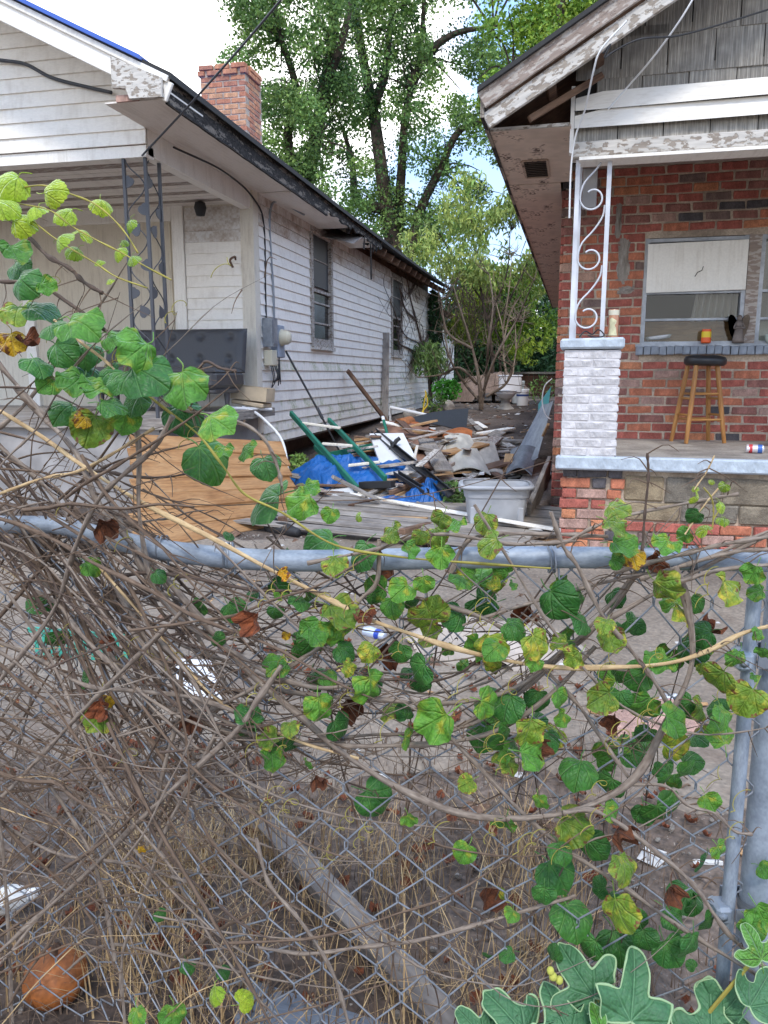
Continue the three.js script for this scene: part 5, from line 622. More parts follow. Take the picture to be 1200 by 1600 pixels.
// many small leaves: list of [centre, radius x, y, z, count]; each leaf a bent pair of faces with its own tint
function foliage(blobs, size, cols, o = {}) {
  const pos = [], col = [], idx = [], uvs = []; const v = new THREE.Vector3(), a = new THREE.Vector3(), b = new THREE.Vector3(), n = new THREE.Vector3();
  for (const [cx, cy, cz, rx, ry, rz, cnt] of blobs) { const tint = rr(0.75, 1.2), hue = R();
    for (let i = 0; i < cnt; i++) { do v.set(rr(-1, 1), rr(-1, 1), rr(-1, 1)); while (v.lengthSq() > 1); if (R() < 0.5) v.normalize().multiplyScalar(rr(0.7, 1.15));
      const x = cx + v.x * rx, y = cy + v.y * ry, z = cz + v.z * rz; if (fbm3(x * o.f + 20, y * o.f + 20, z * o.f + 90, o.s || 3, 2) < (o.gap ?? 0.42)) continue;
      n.set(rr(-1, 1), rr(-0.2, 1.2), rr(-1, 1)).normalize(); a.set(rr(-1, 1), rr(-1.2, 0.5) - (o.droop || 0), rr(-1, 1)); a.addScaledVector(n, -a.dot(n)).normalize(); b.crossVectors(n, a);
      const L = size * rr(0.6, 1.3), W = L * (o.narrow || 0.62), k = pos.length / 3;
      for (const [p, q, h] of [[-0.5, 0, 0], [0, -0.5, 0.12], [0.5, 0, -0.05], [0, 0.5, 0.12], [0.18, 0, 0]]) { pos.push(x + a.x * p * L + b.x * q * W + n.x * h * L, y + a.y * p * L + b.y * q * W + n.y * h * L, z + a.z * p * L + b.z * q * W + n.z * h * L); uvs.push(p + 0.5, q + 0.5); }
      idx.push(k, k + 1, k + 4, k + 1, k + 2, k + 4, k + 2, k + 3, k + 4, k + 3, k, k + 4);
      const c = cols[Math.floor(clamp((hue * 0.6 + R() * 0.5), 0, 0.999) * cols.length)], t = tint * rr(0.75, 1.25); for (let q = 0; q < 5; q++) col.push(c[0] * t, c[1] * t, c[2] * t); } }
  const g = geo(pos, idx, uvs); g.setAttribute('color', new THREE.Float32BufferAttribute(col, 3)); return g;
}
const barkM = M({ map: T.bark, bumpMap: T.clayBump, bumpScale: 0.03, roughness: 1 });
function tree(name, label, key, cols, leaf, r0, dens, o) {
  const tr = TRUNKS[key], cl = CROWNS[key], b = [tr[0][0][0], 0.9, tr[0][0][2]], t = thing(name, label, 'tree', b, o.group);
  const st = []; tr.forEach((l, i) => { const pts = l.map((p, k) => [p[0] + rr(-0.1, 0.1), k === 0 && i === 0 ? 0.7 : p[1], p[2] + rr(-0.5, 0.5)]); st.push(tube(pts, i ? [r0 * 0.6, r0 * 0.4, r0 * 0.18] : [r0, r0 * 0.8, r0 * 0.6, r0 * 0.4], 9, 30, 0.5)); });
  cl.forEach(([x, y, z, rx, ry]) => { let best = null, bd = 1e9; tr.forEach(l => l.forEach(p => { const d = Math.hypot(p[0] - x, p[1] - y); if (d < bd) { bd = d; best = p; } })); for (let k = 0; k < 4; k++) { const e = [x + rr(-1, 1) * rx, y + rr(-0.7, 0.9) * ry, z + rr(-1, 1)]; st.push(tube([best, [lerp(best[0], e[0], 0.5) + rr(-0.2, 0.2), lerp(best[1], e[1], 0.5) + rr(0, 0.4), lerp(best[2], e[2], 0.5)], e], [r0 * 0.16, r0 * 0.09, 0.012], 5, 8, 0.5)); } });
  part(t, 'trunk', merge(st), barkM);
  const dz = o.depth || 1.4; const blobs = cl.map(([x, y, z, rx, ry]) => { const n = []; const m = 4; for (let k = 0; k < m; k++) n.push([x + rr(-0.5, 0.5) * rx, y + rr(-0.5, 0.5) * ry, z + rr(-dz, dz), rx * rr(0.55, 0.8), ry * rr(0.45, 0.75), Math.max(0.5, rx * 0.6), Math.round(dens * 3.14 * rx * ry / (leaf * leaf * (o.narrow || 0.62) * 0.5) / m)]); return n; }).flat();
  part(t, 'crown', foliage(blobs, leaf, cols, o), leafMat);
  if (o.ivy) { const iv = []; tr.forEach(l => { for (let i = 0; i < l.length - 1; i++) for (let k = 0; k < 5; k++) { const f = k / 5; iv.push([lerp(l[i][0], l[i + 1][0], f), lerp(l[i][1], l[i + 1][1], f), l[i][2] + 0.2, rr(0.3, 0.6), 0.7, rr(0.4, 0.7), 60]); } }); part(t, 'ivy', foliage(iv, leaf * 0.8, o.ivy, { f: 0.9, gap: 0.36 }), leafMat); }
  return t;
}
const G1 = [[0.09, 0.18, 0.06], [0.13, 0.24, 0.07], [0.18, 0.31, 0.08], [0.27, 0.4, 0.1]], G2 = [[0.14, 0.28, 0.04], [0.2, 0.34, 0.045], [0.3, 0.43, 0.05], [0.38, 0.48, 0.06]], G3 = [[0.3, 0.42, 0.12], [0.38, 0.48, 0.14], [0.46, 0.52, 0.14], [0.24, 0.38, 0.1]], G4 = [[0.025, 0.07, 0.025], [0.04, 0.1, 0.035], [0.06, 0.14, 0.04], [0.03, 0.085, 0.035]];
tree('ivy_tree', 'tall tree with several ivy covered trunks behind the alley', 'A', G1, 0.155, 0.38, 3.4, { f: 0.75, gap: 0.4, s: 5, ivy: G4, depth: 2.2 });
tree('ivy_tree', 'tall dark trunked tree behind the brick chimney', 'B', G1, 0.145, 0.36, 3.4, { f: 0.75, gap: 0.4, s: 9, ivy: G4, depth: 2 });
tree('maple_tree', 'yellow green tree showing above the brick house roof edge', 'C', G2, 0.13, 0.25, 4.4, { f: 0.9, gap: 0.34, s: 13, depth: 1.4 });
tree('peach_tree', 'slender tree with drooping pale yellow green leaves in the alley', 'D', G3, 0.19, 0.05, 3.4, { f: 1.2, gap: 0.38, s: 17, narrow: 0.32, droop: 0.8, depth: 0.8 });
tree('green_sapling', 'mid green feathery sapling behind the toilet and buckets', 'F', G2, 0.17, 0.05, 4.0, { f: 1.1, gap: 0.32, s: 25, narrow: 0.34, droop: 0.4, depth: 0.8 });
tree('dark_shrub_tree', 'dark green bushy tree filling the end of the alley', 'E', G4, 0.2, 0.12, 4.5, { f: 0.8, gap: 0.34, s: 21, depth: 1.6 });
// far wood as one mass
{ const bl = []; for (let i = 0; i < 190; i++) { const x = rr(-34, 34), h = rr(2, 6.5); bl.push([x, h * rr(0.3, 1), -48 - rr(0, 8), 2.4, 1.9, 1.6, 420]); } soloW('far_woods', 'distant dark green woods closing the view behind the houses', 'woods', foliage(bl, 0.36, G4, { f: 0.5, gap: 0.2 }), leafMat, null, 'stuff'); }
// bare shrubs with fine twigs
function bare(name, label, lines, m, r0, twN, leafN) {
  const b = [lines[0][0][0], 0.75, lines[0][0][2]], t = thing(name, label, 'shrub', b), tw = [];
  lines.forEach((l, i) => { const pts = l.map((p, k) => [p[0], p[1], p[2] + (k ? rr(-0.35, 0.35) : rr(-0.05, 0.05))]); part(t, 'branch', tube(pts, [r0 * (i ? 0.6 : 1), r0 * 0.5, r0 * 0.2], 7, 24, 1), m);
    for (let k = 0; k < twN; k++) { const s = 1 + Math.floor(R() * (l.length - 1)), p = pts[s], L = rr(0.25, 0.9), d = [rr(-0.7, 0.7), rr(-0.15, 1), rr(-0.6, 0.6)]; const q = [p[0] + d[0] * L * 0.5, p[1] + d[1] * L * 0.5, p[2] + d[2] * L * 0.5], e = [p[0] + d[0] * L * 0.9, p[1] + d[1] * L * 1.1, p[2] + d[2] * L]; tw.push(tube([p, q, e], [0.011, 0.007, 0.003], 4, 5)); for (let h = 0; h < 2; h++) tw.push(tube([q, [q[0] + rr(-0.3, 0.3), q[1] + rr(-0.1, 0.35), q[2] + rr(-0.3, 0.3)]], [0.006, 0.003], 3)); } });
  part(t, 'twigs', merge(tw), m, { kind: 'stuff' }); return t;
}
bare('bare_shrub', 'leafless brown shrub with a thick clump of stems by the white house', BARE, M({ map: T.vine, color: new THREE.Color(0.62, 0.58, 0.53) }), 0.055, 11);
bare('bare_shrub', 'leafless pale branched shrub behind the toilet', BARE2, M({ map: T.vine, color: new THREE.Color(1.2, 1.15, 1.05) }), 0.035, 12);
{ const t = thing('wall_vine', 'dead brown creeper clinging to the siding past the second window', 'vine', [-3.74, 0.6, -21]); const vm = M({ map: T.vine, color: new THREE.Color(0.5, 0.42, 0.4) }); const tw = []; for (const l of WALLV) { part(t, 'stem', tube(l, [0.028, 0.02, 0.01], 6, 20, 1), vm); for (let k = 0; k < 14; k++) { const p = l[Math.floor(R() * l.length)]; tw.push(tube([p, [p[0] + rr(0, 0.05), p[1] + rr(-0.4, 0.5), p[2] + rr(-0.9, 0.9)], [p[0] + rr(0, 0.1), p[1] + rr(-0.7, 0.7), p[2] + rr(-1.4, 1.4)]], [0.009, 0.006, 0.003], 4, 5)); } } part(t, 'twigs', merge(tw), vm, { kind: 'stuff' }); }
{ const t = thing('wall_ivy', 'dark ivy climbing the far corner of the white house', 'ivy', [-3.7, 0.7, -22.6]); part(t, 'stem', tube([[-3.72, 0.6, -22.7], [-3.72, 2, -22.6], [-3.72, 3.8, -22.7]], 0.05, 6), barkM); part(t, 'foliage', foliage([[-3.62, 3.4, -22.6, 0.14, 0.5, 0.6, 420], [-3.62, 2.6, -22.6, 0.14, 0.6, 0.6, 440], [-3.64, 1.8, -22.6, 0.12, 0.5, 0.5, 260]], 0.13, G4, { f: 1, gap: 0.2 }), leafMat); }
{ const t = thing('willow_bush', 'tuft of narrow green leaves sprouting beside the white siding', 'bush', [-3.3, 0.9, -20]); part(t, 'stem', tube([[-3.3, 0.6, -20], [-3.34, 1.4, -20], [-3.3, 2.2, -20]], 0.03, 5), barkM); part(t, 'foliage', foliage([[-3.35, 2.0, -20, 0.45, 0.36, 0.4, 420], [-3.3, 1.75, -19.8, 0.5, 0.25, 0.4, 260]], 0.2, [[0.13, 0.24, 0.06], [0.18, 0.3, 0.08], [0.26, 0.36, 0.14]], { f: 1, gap: 0.2, narrow: 0.22, droop: 1 }), leafMat); }
{ const t = thing('bright_bush', 'small bright green bush behind the bare shrub trunk', 'bush', [-2.72, 0.7, -18.8]); part(t, 'stem', tube([[-2.72, 0.65, -18.8], [-2.7, 1.2, -18.8]], 0.02, 5), barkM); part(t, 'foliage', foliage([[-2.7, 1.2, -18.8, 0.34, 0.26, 0.3, 520]], 0.1, [[0.09, 0.36, 0.03], [0.12, 0.44, 0.03], [0.07, 0.28, 0.03]], { f: 1, gap: 0 }), leafMat); }
{ const t = thing('climber_twigs', 'tangle of dry brown climber stems heaped on the rear roof edge', 'vine', [-3.1, 3.2, -24]); const vm = M({ map: T.vine, color: new THREE.Color(0.62, 0.52, 0.5) }), tw = []; for (let k = 0; k < 120; k++) { const x = rr(-3.5, -1.9), y = rr(3.4, 4.6), z = rr(-22, -25); tw.push(tube([[x, y, z], [x + rr(-0.3, 0.3), y + rr(-0.7, 0.3), z + rr(-0.4, 0.4)], [x + rr(-0.5, 0.5), y - rr(0.4, 1.8), z + rr(-0.5, 0.5)]], [0.012, 0.009, 0.005], 4, 6)); } part(t, 'stems', merge(tw), vm, { kind: 'stuff' }); }
{ const t = thing('chimney_weed', 'small weed growing out of the chimney top', 'weed', [-4.9, 5.96, -11.75]); part(t, 'foliage', foliage([[-4.95, 6.08, -11.7, 0.24, 0.12, 0.2, 60], [-4.8, 6.2, -11.7, 0.1, 0.12, 0.1, 24]], 0.07, G1, { f: 1, gap: 0 }), leafMat); part(t, 'stem', tube([[-4.85, 5.9, -11.72], [-4.82, 6.25, -11.7]], 0.006, 4), barkM); }
for (const [x, z, s, l] of [[-2.8, -17.4, 0.35, 'green weeds at the foot of the bare shrub'], [-0.5, -20.8, 0.6, 'dark green weeds by the far brick wall'], [-0.95, -7.4, 0.22, 'small weed growing left of the tote'], [-3.5, -10.2, 0.2, 'grass tuft at the front foot of the siding']]) { const y = gh(x, z), t = thing('weed_clump', l, 'weed', [x, y, z], null); part(t, 'foliage', foliage([[x, y + s * 0.6, z, s * 0.7, s * 0.6, s * 0.6, 120]], 0.09 + s * 0.08, G1, { f: 1, gap: 0, narrow: 0.35 }), leafMat); part(t, 'stem', tube([[x, y - 0.02, z], [x + 0.03, y + s, z]], 0.006, 4), barkM); }
const STEMS=[[4.6,'t',[[-0.770,1.478,-0.250],[-0.694,1.429,-0.250],[-0.578,1.382,-0.151],[-0.428,1.323,-0.046],[-0.297,1.274,0.015],[-0.198,1.227,0.041],[-0.087,1.171,0.050],[-0.033,1.142,0.050],[0.044,1.114,0.050],[0.110,1.091,0.050],[0.198,1.068,0.050],[0.287,1.054,0.050],[0.386,1.053,0.050],[0.495,1.062,0.050],[0.560,1.085,0.050],[0.612,1.114,0.050],[0.671,1.131,0.050]]],
[5,'g',[[-0.739,1.526,-0.260],[-0.682,1.461,-0.251],[-0.596,1.405,-0.176],[-0.539,1.305,-0.131],[-0.487,1.260,-0.094],[-0.392,1.187,-0.037],[-0.306,1.103,0.002],[-0.225,1.023,0.026],[-0.146,0.957,0.038],[-0.068,0.886,0.040],[0.046,0.812,0.040],[0.161,0.768,0.040],[0.322,0.774,0.040],[0.439,0.834,0.040],[0.495,0.946,0.040],[0.533,1.052,0.040],[0.520,1.156,0.040],[0.494,1.229,0.040]]],
[3.6,'g',[[-0.490,1.074,-0.105],[-0.353,0.965,-0.028],[-0.230,0.910,0.015],[-0.091,0.899,0.030],[0.023,0.899,0.030],[0.114,0.905,0.030],[0.204,0.929,0.030],[0.293,0.995,0.030],[0.368,1.084,0.030]]],
[3.4,'g',[[-0.217,1.004,0.008],[-0.179,0.995,0.014],[-0.091,0.987,0.020],[0.000,0.981,0.020],[0.094,0.973,0.020],[0.227,1.001,0.020],[0.336,1.092,0.020],[0.444,1.162,0.020],[0.656,1.281,0.020]]],
[3.4,'g',[[-0.312,0.952,-0.001],[-0.226,1.008,0.026],[-0.144,1.063,0.038],[-0.092,1.102,0.040],[-0.044,1.168,0.040],[-0.014,1.198,0.040],[-0.008,1.276,0.040]]],
[3,'g',[[-0.203,0.863,-0.030],[-0.047,0.893,-0.020],[0.118,0.905,-0.020],[0.196,0.947,-0.020],[0.302,1.029,-0.020],[0.402,1.126,-0.020],[0.455,1.209,-0.020]]],
[3.4,'g',[[0.277,1.325,0.050],[0.301,1.265,0.050],[0.323,1.236,0.050],[0.371,1.148,0.050],[0.428,1.079,0.050],[0.473,1.019,0.050],[0.509,0.957,0.050]]],
[3,'g',[[0.044,1.176,0.030],[0.166,1.137,0.030],[0.229,1.099,0.030],[0.294,1.029,0.030],[0.347,0.970,0.030],[0.393,0.902,0.030],[0.439,0.837,0.030]]],
[2.8,'g',[[0.093,0.902,0.000],[0.174,0.933,0.000],[0.280,1.017,0.000],[0.362,1.106,0.000],[0.441,1.215,0.000],[0.455,1.282,0.000]]],
[2.5,'g',[[0.112,1.109,0.020],[0.192,1.139,0.020],[0.299,1.173,0.020],[0.394,1.199,0.020],[0.529,1.230,0.020],[0.656,1.286,0.020]]],
[3.2,'g',[[0.388,1.221,0.050],[0.441,1.237,0.050],[0.494,1.251,0.050],[0.568,1.270,0.050],[0.652,1.284,0.050]]],
[3,'g',[[0.435,1.207,0.040],[0.520,1.235,0.040],[0.595,1.255,0.040],[0.659,1.259,0.040]]],
[3.2,'g',[[0.493,1.207,0.060],[0.556,1.227,0.060],[0.651,1.238,0.060]]],
[3.4,'g',[[0.045,0.989,0.030],[0.163,0.866,0.030],[0.261,0.757,0.030],[0.336,0.693,0.030],[0.437,0.623,0.030],[0.540,0.545,0.030],[0.737,0.413,0.030]]],
[3.6,'g',[[0.319,0.780,0.050],[0.375,0.784,0.050],[0.499,0.696,0.050],[0.561,0.638,0.050],[0.631,0.540,0.050],[0.724,0.451,0.050]]],
[2.4,'g',[[0.437,0.830,0.040],[0.505,0.825,0.040],[0.545,0.789,0.040],[0.594,0.773,0.040],[0.635,0.737,0.040],[0.665,0.732,0.040]]],
[4.2,'g',[[-0.889,0.251,-0.220],[-0.780,0.355,-0.220],[-0.639,0.499,-0.172],[-0.481,0.694,-0.049],[-0.359,0.832,0.020],[-0.243,0.956,0.061],[-0.225,0.987,0.066],[-0.173,1.066,0.075]]],
[3.8,'g',[[-0.845,0.630,-0.200],[-0.712,0.769,-0.200],[-0.588,0.903,-0.109],[-0.480,1.014,-0.029],[-0.404,1.091,0.017],[-0.337,1.159,0.049]]],
[3.8,'g',[[-0.807,0.911,-0.200],[-0.658,1.087,-0.168],[-0.571,1.244,-0.095],[-0.503,1.337,-0.044],[-0.450,1.379,-0.010],[-0.384,1.429,0.028],[-0.345,1.483,0.046]]],
[3.6,'g',[[-0.431,1.577,-0.038],[-0.435,1.521,-0.040],[-0.429,1.419,-0.037],[-0.436,1.309,-0.041],[-0.421,1.203,-0.032],[-0.401,1.158,-0.021],[-0.348,1.116,0.005],[-0.264,1.078,0.036],[-0.202,1.045,0.051],[-0.110,1.020,0.060],[-0.000,1.037,0.060]]],
[4.4,'g',[[-0.789,1.582,-0.280],[-0.706,1.479,-0.280],[-0.608,1.402,-0.206],[-0.535,1.331,-0.148],[-0.487,1.256,-0.113],[-0.441,1.180,-0.084],[-0.350,1.097,-0.036]]],
[3.4,'t',[[-0.783,1.310,-0.220],[-0.689,1.343,-0.217],[-0.562,1.375,-0.108],[-0.458,1.423,-0.035],[-0.389,1.460,0.005]]],
[3,'t',[[-0.558,1.190,-0.145],[-0.453,1.110,-0.071],[-0.373,1.039,-0.027],[-0.311,0.982,-0.000],[-0.251,0.949,0.019],[-0.147,0.909,0.038],[-0.045,0.879,0.040]]],
[4,'g',[[-0.813,1.412,-0.300],[-0.714,1.318,-0.300],[-0.613,1.223,-0.230],[-0.500,1.100,-0.143],[-0.416,0.990,-0.090],[-0.324,0.906,-0.045],[-0.212,0.884,-0.011],[-0.070,0.890,0.000]]],
[4,'g',[[-0.850,1.214,-0.340],[-0.760,1.113,-0.340],[-0.637,0.997,-0.292],[-0.496,0.927,-0.180],[-0.377,0.876,-0.109]]],
[3.4,'g',[[-0.819,1.001,-0.240],[-0.729,0.959,-0.240],[-0.607,0.933,-0.165],[-0.455,0.966,-0.053],[-0.344,0.979,0.006],[-0.235,0.960,0.044]]],
[3.4,'g',[[-0.469,0.632,-0.082],[-0.439,0.739,-0.063],[-0.409,0.842,-0.045],[-0.378,0.939,-0.030],[-0.370,1.027,-0.025]]],
[3.2,'g',[[-0.546,0.202,-0.106],[-0.543,0.356,-0.104],[-0.472,0.540,-0.053],[-0.406,0.716,-0.014],[-0.349,0.822,0.014],[-0.287,0.945,0.038]]],
[3.2,'g',[[-0.861,0.067,-0.250],[-0.848,0.397,-0.250],[-0.847,0.569,-0.250],[-0.850,0.706,-0.250]]],
[3.4,'g',[[-0.775,0.711,-0.270],[-0.712,0.604,-0.270],[-0.644,0.522,-0.227],[-0.604,0.408,-0.193],[-0.585,0.296,-0.176]]],
[3,'g',[[-0.877,0.566,-0.280],[-0.753,0.487,-0.280],[-0.533,0.546,-0.146],[-0.375,0.572,-0.048]]],
[3,'g',[[-0.245,0.471,0.001],[-0.145,0.471,0.018],[-0.048,0.486,0.020],[0.060,0.500,0.020],[0.192,0.540,0.020],[0.357,0.594,0.020]]],
[3,'g',[[-0.234,0.714,0.024],[-0.212,0.626,0.029],[-0.154,0.554,0.037],[-0.096,0.449,0.040],[-0.067,0.339,0.040]]],
[3.2,'d',[[-0.718,1.847,-0.220],[-0.669,1.809,-0.199],[-0.609,1.761,-0.146],[-0.552,1.733,-0.100],[-0.523,1.709,-0.079],[-0.481,1.687,-0.049]]],
[2.8,'d',[[-0.730,1.724,-0.210],[-0.635,1.712,-0.158],[-0.553,1.672,-0.091],[-0.494,1.637,-0.048],[-0.448,1.598,-0.018],[-0.432,1.545,-0.009]]],
[2.2,'y',[[-0.723,1.883,-0.200],[-0.644,1.882,-0.156],[-0.591,1.874,-0.111],[-0.529,1.850,-0.063],[-0.474,1.825,-0.025],[-0.436,1.795,-0.001],[-0.412,1.768,0.013],[-0.395,1.742,0.022]]],
[2,'y',[[-0.725,1.869,-0.200],[-0.648,1.852,-0.160],[-0.579,1.830,-0.102],[-0.534,1.800,-0.067],[-0.478,1.770,-0.028],[-0.427,1.745,0.004],[-0.385,1.722,0.027],[-0.336,1.697,0.050]]],
[2,'y',[[-0.702,1.855,-0.200],[-0.633,1.822,-0.146],[-0.584,1.790,-0.105],[-0.538,1.763,-0.070],[-0.481,1.732,-0.030],[-0.442,1.709,-0.005],[-0.381,1.687,0.029]]],
[3,'t',[[-0.604,1.648,-0.142],[-0.548,1.612,-0.097],[-0.489,1.577,-0.055],[-0.443,1.545,-0.025],[-0.372,1.534,0.013],[-0.315,1.493,0.039]]],
[3,'y',[[-0.443,1.545,-0.025],[-0.362,1.492,0.018],[-0.305,1.452,0.042],[-0.262,1.400,0.056],[-0.230,1.359,0.065],[-0.167,1.329,0.076],[-0.084,1.277,0.080],[0.021,1.256,0.080],[0.147,1.245,0.080],[0.274,1.236,0.080]]],
[2,'d',[[-0.315,1.534,0.028],[-0.291,1.570,0.037],[-0.264,1.560,0.046],[-0.237,1.555,0.053]]],
[2.5,'g',[[-0.344,1.492,0.006],[-0.274,1.482,0.033],[-0.225,1.468,0.046],[-0.193,1.442,0.052],[-0.173,1.395,0.055],[-0.168,1.369,0.056]]],
[1.8,'d',[[0.426,1.264,0.070],[0.427,1.328,0.070],[0.429,1.392,0.070],[0.425,1.425,0.070]]],
[1.6,'t',[[0.495,1.291,0.070],[0.523,1.339,0.070],[0.551,1.376,0.070]]],
[1.4,'t',[[0.505,1.365,0.070],[0.524,1.397,0.070],[0.534,1.421,0.070]]],
[2,'y',[[0.535,1.303,0.080],[0.535,1.330,0.080],[0.530,1.353,0.080],[0.516,1.370,0.080]]],
[1.6,'y',[[0.535,1.317,0.080],[0.545,1.335,0.080]]],
[2.4,'g',[[0.289,1.265,0.050],[0.373,1.309,0.050],[0.509,1.341,0.050],[0.586,1.355,0.050]]],
[3.2,'g',[[0.110,1.204,0.030],[0.131,1.255,0.030],[0.152,1.277,0.030],[0.282,1.283,0.030],[0.380,1.279,0.030]]],
[2.6,'g',[[-0.129,1.237,0.049],[0.000,1.265,0.050],[0.043,1.281,0.050],[0.107,1.287,0.050],[0.214,1.270,0.050],[0.321,1.276,0.050]]]];
